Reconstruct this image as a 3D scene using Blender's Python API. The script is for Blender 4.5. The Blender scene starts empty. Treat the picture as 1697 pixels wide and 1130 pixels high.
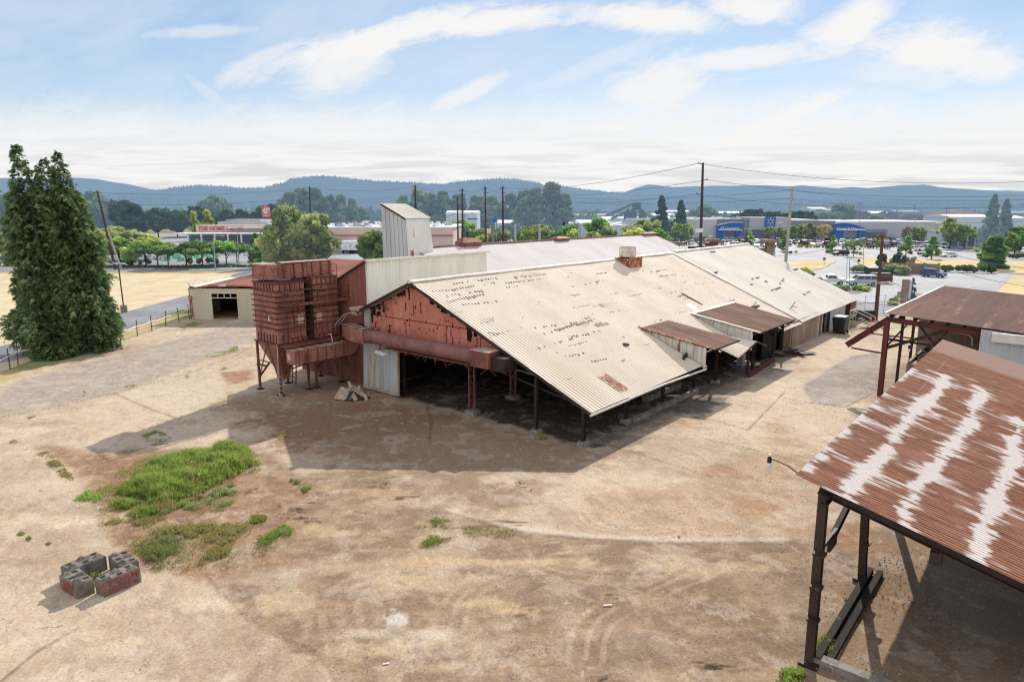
import bpy, bmesh, math, random
import numpy as np
from mathutils import Vector, Matrix
random.seed(7); np.random.seed(7)
R=random.random
def U(a,b): return a+(b-a)*random.random()
scene=bpy.context.scene
COL=scene.collection
# ---------------- camera model (metres; yard level is z=0)
FPX=1120.; CH=14.; PIT=math.radians(11.1)
def ray(x,y):
    u=(x-848.5)/FPX; v=(y-565)/FPX; c,s=math.cos(PIT),math.sin(PIT)
    return (u, c-v*s, -s-v*c)
def at(x,y,z=0.):
    r=ray(x,y); t=(z-CH)/r[2]; return Vector((r[0]*t,r[1]*t,z))
def aty(x,y,Y):
    r=ray(x,y); k=Y/r[1]; return Vector((r[0]*k,Y,CH+r[2]*k))
# ---------------- barn frame: s runs along the sheds, t to the left
AN=math.radians(39.8); SA,CA=math.sin(AN),math.cos(AN)
def L(s,t,z=0.): return Vector((s*SA-t*CA, s*CA+t*SA, z))
def loc2(x,y): p=at(x,y); return (p.x*SA+p.y*CA, -p.x*CA+p.y*SA)
def ons(x,y,s0):
    r=ray(x,y); rs=r[0]*SA+r[1]*CA; rt=-r[0]*CA+r[1]*SA; k=s0/rs
    return (s0, rt*k, CH+r[2]*k)
def ont(x,y,t0):
    r=ray(x,y); rs=r[0]*SA+r[1]*CA; rt=-r[0]*CA+r[1]*SA; k=t0/rt
    return (rs*k, t0, CH+r[2]*k)
def onroof(x,y,z0=8.87,t0=36.,k0=.43):
    r=ray(x,y); rs=r[0]*SA+r[1]*CA; rt=-r[0]*CA+r[1]*SA
    k=(z0-k0*t0-CH)/(r[2]-k0*rt); return (rs*k,rt*k,CH+r[2]*k)
# ---------------- colours and materials
def lin(c):
    c=c/255.; return c/12.92 if c<=.04045 else ((c+.055)/1.055)**2.4
def rgb(r,g,b,k=1.): return (lin(r)*k,lin(g)*k,lin(b)*k,1.)
class N:
    def __init__(s,name):
        s.m=bpy.data.materials.new(name); s.m.use_nodes=True; s.t=s.m.node_tree; s.n=s.t.nodes; s.n.clear()
        s.out=s.n.new('ShaderNodeOutputMaterial'); s._pos=None
    def new(s,t,**k):
        n=s.n.new(t)
        for a,b in k.items(): setattr(n,a,b)
        return n
    def link(s,a,b): s.t.links.new(a,b)
    def put(s,sock,v):
        if isinstance(v,bpy.types.NodeSocket): s.link(v,sock)
        elif v is not None: sock.default_value=v
    def pos(s,rot=0.,scale=(1,1,1),obj=False):
        if obj: src=s.new('ShaderNodeTexCoord').outputs['Object']
        else: src=s.new('ShaderNodeNewGeometry').outputs['Position']
        m=s.new('ShaderNodeMapping'); s.link(src,m.inputs[0])
        # rotate first (into the barn frame), then scale
        if rot:
            m.inputs['Rotation'].default_value=(0,0,rot)
            m2=s.new('ShaderNodeMapping'); s.link(m.outputs[0],m2.inputs[0]); m2.inputs['Scale'].default_value=scale
            return m2.outputs[0]
        m.inputs['Scale'].default_value=scale
        return m.outputs[0]
    def noise(s,vec,scale,detail=4,rough=.6,dist=0.):
        n=s.new('ShaderNodeTexNoise'); s.link(vec,n.inputs['Vector'])
        n.inputs['Scale'].default_value=scale; n.inputs['Detail'].default_value=detail
        n.inputs['Roughness'].default_value=rough; n.inputs['Distortion'].default_value=dist
        return n.outputs['Fac']
    def ramp(s,fac,a,b,c0=0.,c1=1.):
        n=s.new('ShaderNodeMapRange',interpolation_type='SMOOTHSTEP'); s.put(n.inputs['Value'],fac)
        n.inputs['From Min'].default_value=a; n.inputs['From Max'].default_value=b
        n.inputs['To Min'].default_value=c0; n.inputs['To Max'].default_value=c1
        return n.outputs['Result']
    def math(s,op,a,b=None,c=None,clamp=False):
        n=s.new('ShaderNodeMath',operation=op,use_clamp=clamp); s.put(n.inputs[0],a)
        if b is not None: s.put(n.inputs[1],b)
        if c is not None: s.put(n.inputs[2],c)
        return n.outputs[0]
    def mix(s,f,a,b,mode='MIX'):
        n=s.new('ShaderNodeMix',data_type='RGBA',blend_type=mode); s.put(n.inputs[0],f); s.put(n.inputs[6],a); s.put(n.inputs[7],b)
        return n.outputs[2]
    def bump(s,h,strength=.3,dist=.02,nrm=None):
        n=s.new('ShaderNodeBump'); n.inputs['Strength'].default_value=strength; n.inputs['Distance'].default_value=dist
        s.link(h,n.inputs['Height'])
        if nrm: s.link(nrm,n.inputs['Normal'])
        return n.outputs[0]
    def bsdf(s,col,rough=.8,metal=0.,nrm=None,spec=.3,haze=0.,trans=0.):
        b=s.new('ShaderNodeBsdfPrincipled'); s.put(b.inputs['Base Color'],col); s.put(b.inputs['Roughness'],rough)
        s.put(b.inputs['Metallic'],metal); b.inputs['Specular IOR Level'].default_value=spec
        if nrm: s.link(nrm,b.inputs['Normal'])
        o=b.outputs[0]
        if trans:
            t=s.new('ShaderNodeBsdfTranslucent'); s.put(t.inputs[0],col); mx=s.new('ShaderNodeMixShader')
            mx.inputs[0].default_value=trans; s.link(o,mx.inputs[1]); s.link(t.outputs[0],mx.inputs[2]); o=mx.outputs[0]
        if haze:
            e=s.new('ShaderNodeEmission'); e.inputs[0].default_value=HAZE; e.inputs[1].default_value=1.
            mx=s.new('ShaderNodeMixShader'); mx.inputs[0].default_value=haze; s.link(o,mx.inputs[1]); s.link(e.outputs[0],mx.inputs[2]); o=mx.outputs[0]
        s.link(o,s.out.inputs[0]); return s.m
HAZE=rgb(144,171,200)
M={}
def simple(key,c1,c2=None,scale=1.5,rough=.85,metal=0.,c3=None,bump=.25,stretch=(1,1,1),rot=0.,haze=0.,lo=.35,hi=.65,fine=.25,spec=.3,lo3=.6,hi3=.7,dist=.3,obj=False):
    """surface with two stains and fine grain, in world space"""
    k=N(key); v=k.pos(rot,stretch,obj)
    if c2 is None: c2=tuple(x*.75 for x in c1[:3])+(1,)
    col=k.mix(k.ramp(k.noise(v,scale,5,.65,dist),lo,hi),c1,c2)
    if c3: col=k.mix(k.ramp(k.noise(v,scale*2.3,6,.7,dist),lo3,hi3),col,c3)
    f=k.noise(k.pos(0,(1,1,1),obj),scale*14,3,.7)
    col=k.mix(fine,col,k.mix(f,(.0,.0,.0,1),(1,1,1,1)),'OVERLAY')
    M[key]=k.bsdf(col,rough,metal,k.bump(f,bump,.02) if bump else None,spec,haze); return M[key]
# ---------------- mesh builder
class MB:
    def __init__(s): s.v=[]; s.f=[]; s.m=[]
    def add(s,vs,fs,mi=0):
        o=len(s.v); s.v+= [tuple(p) for p in vs]; s.f+=[tuple(i+o for i in f) for f in fs]; s.m+=[mi]*len(fs)
    def quad(s,a,b,c,d,mi=0): s.add([a,b,c,d],[(0,1,2,3)],mi)
    def poly(s,pts,mi=0): s.add(pts,[tuple(range(len(pts)))],mi)
    def box(s,a,b,T=None,mi=0):
        x0,y0,z0=a; x1,y1,z1=b
        P=[(x0,y0,z0),(x1,y0,z0),(x1,y1,z0),(x0,y1,z0),(x0,y0,z1),(x1,y0,z1),(x1,y1,z1),(x0,y1,z1)]
        if T: P=[T(*p) for p in P]
        s.add(P,[(0,3,2,1),(4,5,6,7),(0,1,5,4),(1,2,6,5),(2,3,7,6),(3,0,4,7)],mi)
    def hexa(s,P,mi=0): s.add(P,[(0,3,2,1),(4,5,6,7),(0,1,5,4),(1,2,6,5),(2,3,7,6),(3,0,4,7)],mi)
    def beam(s,p,q,w,h=None,mi=0,up=(0,0,1)):
        p=Vector(p); q=Vector(q); h=h or w; d=(q-p)
        if d.length<1e-6: return
        d.normalize(); up=Vector(up)
        if abs(d.dot(up))>.98: up=Vector((SA,CA,0))
        a=d.cross(up).normalized()*w/2; b=a.cross(d).normalized()*h/2
        s.hexa([p-a-b,p+a-b,q+a-b,q-a-b,p-a+b,p+a+b,q+a+b,q-a+b],mi)
    def ibeam(s,p,q,w,h,mi=0,up=(0,0,1)):
        p=Vector(p);q=Vector(q);d=(q-p).normalized();u=Vector(up)
        if abs(d.dot(u))>.98: u=Vector((SA,CA,0))
        a=d.cross(u).normalized(); b=a.cross(d).normalized()
        for sg in (-1,1): s.beam(p+b*sg*h/2,q+b*sg*h/2,w,.03,mi,tuple(b))
        s.beam(p,q,.03,h,mi,tuple(b))
    def tube(s,pts,r,n=8,mi=0,cap=True,r2=None,sx=1.,sz=1.):
        pts=[Vector(p) for p in pts]; k=len(pts); o=len(s.v); rr=[]
        for i,p in enumerate(pts):
            d=(pts[min(i+1,k-1)]-pts[max(i-1,0)]).normalized()
            up=Vector((0,0,1)) if abs(d.z)<.95 else Vector((SA,CA,0))
            a=d.cross(up).normalized(); b=a.cross(d).normalized()
            ri=r[i] if isinstance(r,(list,tuple)) else (r+(r2-r)*i/(k-1) if r2 is not None else r)
            ph=math.pi/n if n==4 else 0; q=math.sqrt(2) if n==4 else 1
            for j in range(n):
                t=2*math.pi*j/n+ph; s.v.append(tuple(p+a*math.cos(t)*ri*q*sx+b*math.sin(t)*ri*q*sz))
        for i in range(k-1):
            for j in range(n):
                s.f.append((o+i*n+j,o+i*n+(j+1)%n,o+(i+1)*n+(j+1)%n,o+(i+1)*n+j)); s.m.append(mi)
        if cap:
            s.f.append(tuple(o+j for j in range(n))[::-1]); s.f.append(tuple(o+(k-1)*n+j for j in range(n))); s.m+=[mi,mi]
    def corr(s,A,B,D,pitch=.3,depth=.04,rows=1,mi=0,C=None,wob=0.,jag=0.,groove=None):
        """corrugated sheet: A->B across the ribs, A->D along them"""
        A,B,D=Vector(A),Vector(B),Vector(D); C=Vector(C) if C is not None else B+(D-A)
        n=(B-A).cross(D-A).normalized(); 
        if n.z<0: n=-n
        w=(B-A).length; k=max(1,int(w/pitch)); cols=[]
        for i in range(k):
            for f,h in (((0,0),(.4,0),(.5,1),(.9,1)) if groove is None else ((0,1),(.66,1),(.74,0),(.93,0))): cols.append(((i+f)/k,h))
        cols.append((1.,0 if groove is None else 1)); o=len(s.v); nc=len(cols); rn=rows+1
        for ci,(u,h) in enumerate(cols):
            j=U(-jag,jag) if jag and ci%4==0 else (j if ci and jag else 0)
            for r in range(rn):
                v=r/rows; vv=v+(j if r==rows else 0)
                p=A.lerp(B,u).lerp(D.lerp(C,u),vv) + n*h*depth
                if wob: q_=p.x*SA+p.y*CA; t_=-p.x*CA+p.y*SA; p=p+n*wob*(math.sin(q_*.9+t_*.7)+math.sin(q_*.37+t_*1.3+2))*.5
                s.v.append(tuple(p))
        for i in range(nc-1):
            for r in range(rows):
                a=o+i*rn+r; s.f.append((a,a+rn,a+rn+1,a+1)); s.m.append(mi if groove is None or i%4 not in (1,2) else groove)
    def build(s,name,mats,parent=None,local=False,smooth=False,tags=None,loc=None,angle=None):
        me=bpy.data.meshes.new(name)
        off=Vector((0,0,0))
        if parent is not None and not local:
            off=Vector(parent.location); q=parent
            while q.parent: q=q.parent; off=off+Vector(q.location)
        elif loc is not None: off=Vector(loc)
        vs=np.array(s.v,dtype=np.float64).reshape(-1,3)-np.array(off)
        me.from_pydata([tuple(x) for x in vs.tolist()],[],s.f)
        if not isinstance(mats,(list,tuple)): mats=[mats]
        for m in mats: me.materials.append(M[m] if isinstance(m,str) else m)
        me.polygons.foreach_set('material_index',np.array(s.m,dtype=np.int32))
        if smooth: me.polygons.foreach_set('use_smooth',np.ones(len(s.f),dtype=bool))
        me.update()
        o=bpy.data.objects.new(name,me); COL.objects.link(o)
        if parent is not None: o.parent=parent
        elif loc is not None: o.location=loc
        if tags: tag(o,*tags)
        return o
def tag(o,label=None,cat=None,group=None,kind=None):
    if label: o['label']=label
    if cat: o['category']=cat
    if group: o['group']=group
    if kind: o['kind']=kind
    return o
def thing(name,label,cat,loc=(0,0,0),group=None,rot=0.):
    o=bpy.data.objects.new(name,None); COL.objects.link(o); o.location=loc; o.rotation_euler=(0,0,rot); o.empty_display_size=.3
    return tag(o,label,cat,group)
def struct(name,mb,mats,smooth=False): return tag(mb.build(name,mats,smooth=smooth),kind='structure')
def dup(root,loc,rot=0.,label=None,group=None,scale=None):
    def cp(o,par):
        c=o.copy(); COL.objects.link(c); c.parent=par
        for ch in [x for x in KIDS.get(o.name,[])]: cp(ch,c)
        return c
    c=cp(root,None); c.location=loc; c.rotation_euler=(0,0,rot)
    if scale: c.scale=scale
    if label: c['label']=label
    if group: c['group']=group
    return c
KIDS={}
def reg(root):
    def w(o):
        KIDS[o.name]=[c for c in bpy.data.objects if c.parent==o]
        for c in KIDS[o.name]: w(c)
    w(root)
def text(name,body,mat,origin,xdir,size,ext=.02,parent=None,up=(0,0,1),squash=1.):
    """lettering converted to a mesh lying on a vertical face"""
    cu=bpy.data.curves.new('lettering','FONT'); cu.body=body; cu.size=size; cu.extrude=ext; cu.align_x='CENTER'; cu.align_y='CENTER'; cu.offset=size*.018
    t=bpy.data.objects.new('lettering_source',cu); COL.objects.link(t)
    dg=bpy.context.evaluated_depsgraph_get(); me=bpy.data.meshes.new_from_object(t.evaluated_get(dg)); bpy.data.objects.remove(t)
    x=Vector(xdir).normalized(); u=Vector(up).normalized(); n=x.cross(u)
    mtx=Matrix((x*squash,u,n)).transposed().to_4x4(); mtx.translation=Vector(origin)
    me.transform(mtx); me.materials.clear(); me.materials.append(M[mat])
    o=bpy.data.objects.new(name,me); COL.objects.link(o)
    if parent is not None:
        me.transform(Matrix.Translation(-Vector(parent.location))); o.parent=parent
    return o
# ---------------- value noise on numpy arrays
def vnoise(x,y,seed=0,oct=4,rough=.55):
    rs=np.random.RandomState(seed); tot=np.zeros_like(x); amp=1.; nrm=0.
    for o in range(oct):
        g=rs.rand(257,257); X=x*(2**o)+o*17.3; Y=y*(2**o)+o*31.7
        xi=np.floor(X).astype(int); yi=np.floor(Y).astype(int); fx=X-xi; fy=Y-yi
        fx=fx*fx*(3-2*fx); fy=fy*fy*(3-2*fy); a=xi%256; b=yi%256
        tot+=amp*((g[a,b]*(1-fx)+g[a+1,b]*fx)*(1-fy)+(g[a,b+1]*(1-fx)+g[a+1,b+1]*fx)*fy); nrm+=amp; amp*=rough
    return tot/nrm
def sdpoly(px,py,poly):
    """signed distance to polygon (inside > 0)"""
    d=np.full(px.shape,1e9); ins=np.zeros(px.shape,bool); n=len(poly)
    for i in range(n):
        x0,y0=poly[i][:2]; x1,y1=poly[(i+1)%n][:2]; ex,ey=x1-x0,y1-y0
        t=np.clip(((px-x0)*ex+(py-y0)*ey)/(ex*ex+ey*ey+1e-9),0,1)
        d=np.minimum(d,np.hypot(px-x0-t*ex,py-y0-t*ey))
        c=((y0>py)!=(y1>py)); 
        with np.errstate(divide='ignore',invalid='ignore'):
            xi=x0+(py-y0)*(ex)/(ey if abs(ey)>1e-9 else 1e-9)
        ins^=(c&(px<xi))
    return np.where(ins,d,-d)
def sdline(px,py,pts):
    d=np.full(px.shape,1e9)
    for i in range(len(pts)-1):
        x0,y0=pts[i][:2]; x1,y1=pts[i+1][:2]; ex,ey=x1-x0,y1-y0
        t=np.clip(((px-x0)*ex+(py-y0)*ey)/(ex*ex+ey*ey+1e-9),0,1)
        d=np.minimum(d,np.hypot(px-x0-t*ex,py-y0-t*ey))
    return d
def G(*pp): return [at(x,y) for x,y in pp]
def sst(x,a,b): 
    t=np.clip((x-a)/(b-a),0,1); return t*t*(3-2*t)
# ================= camera, light, sky =================
cam=bpy.data.cameras.new('camera'); co=bpy.data.objects.new('camera',cam); COL.objects.link(co)
co.location=(0,0,CH); co.rotation_euler=(math.pi/2-PIT,0,0)
cam.sensor_width=36.; cam.lens=36.*FPX/1697.; cam.clip_start=.1; cam.clip_end=30000.
scene.camera=co
scene.view_settings.view_transform='Standard'; scene.view_settings.look='None'; scene.view_settings.exposure=0.; scene.view_settings.gamma=1.; scene.cycles.pixel_filter_type='BLACKMAN_HARRIS'; scene.cycles.filter_width=1.25
scene.cycles.max_bounces=4; scene.cycles.diffuse_bounces=2; scene.cycles.glossy_bounces=2; scene.cycles.transmission_bounces=2; scene.cycles.transparent_max_bounces=4; scene.cycles.use_denoising=True; scene.cycles.caustics_reflective=False
SEL=math.radians(33.7); SAZ=math.radians(21.1)
sd=Vector((math.sin(SAZ)*math.cos(SEL),math.cos(SAZ)*math.cos(SEL),math.sin(SEL)))
sl=bpy.data.lights.new('sun','SUN'); sl.energy=4.75; sl.angle=math.radians(.5); sl.color=(1.,.92,.80)
so=bpy.data.objects.new('sun',sl); COL.objects.link(so); so.rotation_euler=sd.to_track_quat('Z','Y').to_euler(); so.location=(30,60,90)
w=bpy.data.worlds.new('World'); scene.world=w; w.use_nodes=True; wt=w.node_tree; wn=wt.nodes; wn.clear()
class WN(N):
    def __init__(s,t): s.t=t; s.n=t.nodes
k=WN(wt); w.cycles.sampling_method='MANUAL'; w.cycles.sample_map_resolution=256
sky=k.new('ShaderNodeTexSky',sky_type='NISHITA',sun_disc=False); sky.sun_elevation=SEL; sky.sun_rotation=SAZ
sky.air_density=1.0; sky.dust_density=.15; sky.ozone_density=2.2; sky.altitude=50
bs=k.new('ShaderNodeBackground'); bs.inputs[1].default_value=1.0
tc=k.new('ShaderNodeTexCoord'); sep=k.new('ShaderNodeSeparateXYZ'); k.link(tc.outputs['Generated'],sep.inputs[0])
X,Y,Z=sep.outputs
ym=k.math('MAXIMUM',Y,.05)
u=k.math('DIVIDE',X,ym); v=k.math('DIVIDE',Z,ym)      # tangent-plane direction towards +Y
cmb=k.new('ShaderNodeCombineXYZ'); k.link(u,cmb.inputs[0]); k.link(v,cmb.inputs[1])
def mapped(sx,sy,rot=0):
    m=k.new('ShaderNodeMapping'); k.link(cmb.outputs[0],m.inputs[0]); m.inputs['Rotation'].default_value=(0,0,rot)
    m2=k.new('ShaderNodeMapping'); k.link(m.outputs[0],m2.inputs[0]); m2.inputs['Scale'].default_value=(sx,sy,1); return m2.outputs[0]
vz=k.math('MINIMUM',k.math('MAXIMUM',Z,0.),1.)
grad=k.mix(k.ramp(vz,.0,.30),rgb(206,224,240),rgb(142,184,228)); grad=k.mix(k.ramp(vz,.3,.9),grad,rgb(104,152,214))
nsk=k.new('ShaderNodeVectorMath',operation='SCALE'); k.link(sky.outputs[0],nsk.inputs[0]); nsk.inputs['Scale'].default_value=.13
k.link(k.mix(.62,nsk.outputs[0],grad),bs.inputs[0])
nz=k.noise(mapped(3.2,7.5,-.25),1.6,6,.62,.7)        # wisps
nz2=k.noise(mapped(5,13,-.3),3.5,5,.72,1.1)
wob=k.math('MULTIPLY_ADD',nz,1.5,-.75); wob=k.math('ADD',wob,k.math('MULTIPLY_ADD',nz2,1.0,-.5))
acc=None
def uv(px,py):
    r=ray(px,py); return r[0]/r[1], r[2]/r[1]
for (px,py,ax,ay,deg,st) in [(640,62,215,26,14,1.0),(560,105,85,48,15,.8),(820,35,150,20,8,1.0),(1060,28,140,24,-3,1.0),(1090,150,110,58,12,.85),
        (1535,80,120,42,-8,1.),(1290,200,150,22,24,.9),(1235,98,145,20,6,.8),(775,155,75,15,24,.75),(1420,35,80,38,25,.95),(1250,12,80,24,0,.9),
        (350,52,110,10,3,.5),(440,95,75,14,22,.6),(1630,105,70,30,0,.85),(1500,120,120,30,0,.55),(1680,210,110,45,10,.8),(350,160,60,10,-40,.35),(985,110,160,20,20,.45)]:
    cu,cv=uv(px,py); a=math.radians(deg); ru=ax/1120.*1.0; rv=ay/1120.
    du=k.math('SUBTRACT',u,cu); dv=k.math('SUBTRACT',v,cv)
    p=k.math('ADD',k.math('MULTIPLY',du,math.cos(a)/ru),k.math('MULTIPLY',dv,math.sin(a)/ru))
    q=k.math('ADD',k.math('MULTIPLY',du,-math.sin(a)/rv),k.math('MULTIPLY',dv,math.cos(a)/rv))
    d=k.math('ADD',k.math('MULTIPLY',p,p),k.math('MULTIPLY',q,q)); d=k.math('SQRT',d)
    f=k.math('ADD',k.math('SUBTRACT',1.05,d),k.math('MULTIPLY',wob,1.15))
    f=k.ramp(f,-.42,.72,0,min(1,st*1.1))
    acc=f if acc is None else k.math('MAXIMUM',acc,f)
# pale overcast bank low over the hills
vb=k.math('ADD',v,k.math('MULTIPLY',u,-.02)); vb=k.math('ADD',vb,k.math('MULTIPLY',wob,.06))
bank=k.ramp(vb,.20,.085,0.,.95)
acc=k.math('MAXIMUM',acc,bank)
veil=k.ramp(k.noise(mapped(1.5,5,-.2),1.3,6,.6,.5),.30,.70,.05,.42)
acc=k.math('MAXIMUM',acc,veil)
front=k.ramp(Y,0.02,.25,0,1); acc=k.math('ADD',k.math('MULTIPLY',acc,front),k.math('MULTIPLY_ADD',front,-.8,.8))  # unseen cloud cover behind the camera, added to raise the ambient fill
bc=k.new('ShaderNodeBackground'); 
grey=k.ramp(k.noise(mapped(2.2,30,0),2.2,6,.6,.5),.42,.62,0,1)
low=k.ramp(v,.13,.03,0,1)
cc=k.mix(k.math('MULTIPLY',grey,low),rgb(250,249,248),rgb(224,223,224))
k.link(cc,bc.inputs[0]); k.link(k.math('MULTIPLY_ADD',front,-.06,1.04),bc.inputs[1])
ms=k.new('ShaderNodeMixShader'); k.link(acc,ms.inputs[0]); k.link(bs.outputs[0],ms.inputs[1]); k.link(bc.outputs[0],ms.inputs[2])
wo=k.new('ShaderNodeOutputWorld'); k.link(ms.outputs[0],wo.inputs[0])
# ================= ground sheet =================
Yr=[-200.,-60.,-20.,0.,6.,10.]; y=11.
while y<125: Yr.append(y); y*=1.0052
while y<700: Yr.append(y); y*=1.03
Yr+= [900,1300,2000,3500,6000,11000]
Yr=np.array(Yr); us=np.concatenate([[-100,-25,-8,-4,-2.5,-1.8,-1.4],np.linspace(-1.25,1.25,860),[1.4,1.8,2.5,4,8,25,100]])
YY,UU=np.meshgrid(Yr,us,indexing='ij'); XX=UU*np.clip(YY,10.,400.)
px=XX.ravel(); py=YY.ravel()
S=px*SA+py*CA; T=-px*CA+py*SA
def C(r,g,b,k=.87): return np.array([lin(r)*k,lin(g)*k,lin(b)*k])
n1=vnoise(px*.11+50,py*.11+50,1,6,.6); n2=vnoise(px*.45+50,py*.45+50,2,6,.62); n3=vnoise(px*1.6+90,py*1.6+90,3,5,.65); n4=vnoise(px*.05+20,py*.05+20,4,4)
nst=vnoise(S*.9+70,T*.25+70,5,5,.6); nfib=vnoise(px*.9+py*.25+40,py*2.2-px*.3+90,6,5,.65)
def lerp(a,b,f): f=f[:,None]; return a*(1-f)+b*f
col=lerp(C(208,187,161),C(187,165,140),sst(n1,.35,.62))
col=lerp(col,C(222,204,178),sst(n2,.56,.72)*.6)
col=lerp(col,C(168,142,116),sst(n3*.5+n1*.5,.55,.68)*.5)
conc=np.ones(px.shape)
def paint(col,poly,c,edge=.8,rag=2.2,amt=1.,nn=None,sc=1.):
    q=G(*poly); d=sdpoly(px,py,q)+((n2 if nn is None else nn)-.5)*rag*2+(n3-.5)*rag
    f=sst(d,-edge,edge)*amt; return lerp(col,c if c.ndim>1 else np.broadcast_to(c,col.shape),f),f
def blob(col,x,y,rx,ry,c,amt=1.,rag=1.):
    p=at(x,y); a=at(x+rx,y); b=at(x,y-ry); ra=abs(a.x-p.x); rb=abs(b.y-p.y)
    d=np.hypot((px-p.x)/ra,(py-p.y)/rb)-(n2-.5)*rag*2-(n3-.5)*rag
    f=sst(d,1.25,.5)*amt; return lerp(col,np.broadcast_to(c,col.shape),f)
# worn dirt in the middle of the yard
dirt=lerp(C(172,146,119),C(148,124,101),sst(nfib,.4,.62)); dirt=lerp(dirt,C(190,168,142),sst(n2,.55,.68)*.8); dirt=lerp(dirt,C(146,124,106),sst(n1*.6+n3*.4,.52,.66)*.6)
col,f=paint(col,[(500,790),(560,770),(650,775),(740,848),(860,880),(960,891),(1110,899),(1300,898),(1420,870),(1560,960),(1600,1180),(700,1180),(480,1080),(395,1010),(340,950),(240,950),(180,880),(170,800),(120,770),(210,742),(430,742)],dirt,.25,.55); conc*=1-f
# pavement of the right lane, browner towards the canopy
col,f=paint(col,[(1180,790),(1290,700),(1330,740),(1330,860),(1260,890),(1130,890),(960,880),(1000,800)],lerp(C(196,160,126),C(170,138,110),sst(n3,.4,.6)),1.,2.2,.6)
for a in [(1250,840,55,18),(1340,880,60,14),(1190,780,40,10),(1120,700,60,12),(1450,900,60,22),(1500,1000,90,30),(1600,1080,80,30)]: col=blob(col,*a,C(168,124,86),.55)
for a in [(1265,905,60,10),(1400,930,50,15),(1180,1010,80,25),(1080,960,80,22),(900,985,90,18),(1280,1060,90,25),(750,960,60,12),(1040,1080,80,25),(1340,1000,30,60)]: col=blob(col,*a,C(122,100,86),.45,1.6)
for a in [(720,965,70,12),(480,1000,50,16),(820,1000,50,10),(870,930,120,6),(560,880,80,14),(1180,940,90,12),(600,1075,70,14)]: col=blob(col,*a,C(212,186,150),.6,1.6)
col=blob(col,655,1022,26,14,C(226,218,206),.8,1.2); col=blob(col,640,1050,70,8,C(216,200,178),.6,1.5)
# around the weeds
col,f=paint(col,[(70,740),(200,752),(420,770),(520,830),(470,930),(330,960),(250,945),(190,900),(160,830)],lerp(C(170,138,108),C(146,114,86),sst(n3,.42,.6)),.5,.8,.85)
def ruts(col,cx,cy,w_,h_,n,seed,c=C(74,56,44)):
    rr_=random.Random(seed)
    for i in range(n):
        x0=cx+rr_.uniform(-w_,w_*.3); y0=cy+rr_.uniform(-h_,h_); ln=rr_.uniform(.3,1.)*w_; pts=G((x0,y0),(x0+ln*.5,y0+rr_.uniform(-1.5,1.)),(x0+ln,y0+rr_.uniform(-2,1.5)))
        d=sdline(px,py,pts)+(n3-.5)*.14; f=sst(d,.07,.0)*rr_.uniform(.5,.95); col=lerp(col,np.broadcast_to(c,col.shape),f)
    return col
for a in [(625,800,45,9,9,1),(640,815,60,12,8,2),(485,850,36,10,12,3),(500,862,30,5,7,4),(262,732,22,5,7,5),(810,868,80,6,10,6),(790,880,50,6,5,7),(480,835,40,5,4,8),(860,1010,30,10,5,9),(1010,990,40,8,4,10),(1190,1100,60,8,7,11)]: col=ruts(col,*a)
for a in [(625,815,50,8),(690,935,26,10),(855,1010,36,9),(560,812,40,5)]: col=blob(col,*a,C(206,172,132),.55,1.2)
# orange dust in front of the barn opening
col,f=paint(col,[(400,690),(520,672),(600,665),(690,672),(760,690),(700,716),(600,735),(500,742),(440,722)],lerp(C(158,98,60),C(132,82,54),sst(n3,.4,.6)),1.4,2.,.85)
col,f=paint(col,[(370,618),(420,612),(425,628),(380,640)],C(150,98,66),.5,.8,.7)
# dark ground before and under the barn, with shade painted in
def rect(col,s0,s1,t0,t1,c,edge=.6,rag=1.,amt=1.):
    d=np.minimum(np.minimum(S-s0,s1-S),np.minimum(T-t0,t1-T))+(n3-.5)*rag*2+(n2-.5)*rag*2
    f=sst(d,-edge,edge)*amt; return lerp(col,np.broadcast_to(c,col.shape),f)
col=rect(col,22,33,19,47,C(140,112,90),1.8,1.8,.8)  # darker brown painted where the shed's shadow falls
col=rect(col,32.5,70,20.6,41.5,C(70,61,54),.3,.5,.95)  # dark floor, deepened further to paint in the interior shade
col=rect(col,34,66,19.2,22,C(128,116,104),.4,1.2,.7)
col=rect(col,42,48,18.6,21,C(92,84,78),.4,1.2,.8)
col=rect(col,20,50,-9,4.8,C(150,124,100),1.,1.6,.75)  # canopy shade painted into the ground as a darker tone
# grey asphalt patch and slabs in the lane
col,f=paint(col,[(1330,640),(1372,612),(1412,590),(1452,584),(1470,610),(1462,640),(1432,662),(1390,674),(1345,668)],lerp(C(176,164,154),C(160,148,140),sst(n2,.4,.6)),.12,.15,.95)
col,f=paint(col,[(1455,640),(1500,590),(1540,640),(1460,700),(1410,700),(1430,680)],C(126,106,88),.8,1.2,.6)
col,f=paint(col,[(190,655),(300,612),(362,604),(372,660),(300,690)],C(214,198,178),.1,.1,.5)
col,f=paint(col,[(0,640),(300,560),(420,530),(420,565),(330,600),(200,650),(0,690)],lerp(C(186,172,160),C(170,156,146),sst(nfib,.4,.6)),.4,.6,.8)
for a in [(90,770,60,8),(60,700,50,5),(120,840,90,12),(300,700,60,8),(60,930,80,10)]: col=blob(col,*a,C(150,124,100),.35,1.8)
for a in [(60,860,90,10),(350,1000,60,12),(150,1060,120,20),(1000,800,120,12),(880,790,80,8),(1240,740,60,12),(1290,660,30,10)]: col=blob(col,*a,C(222,202,174),.5,1.8)
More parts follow.
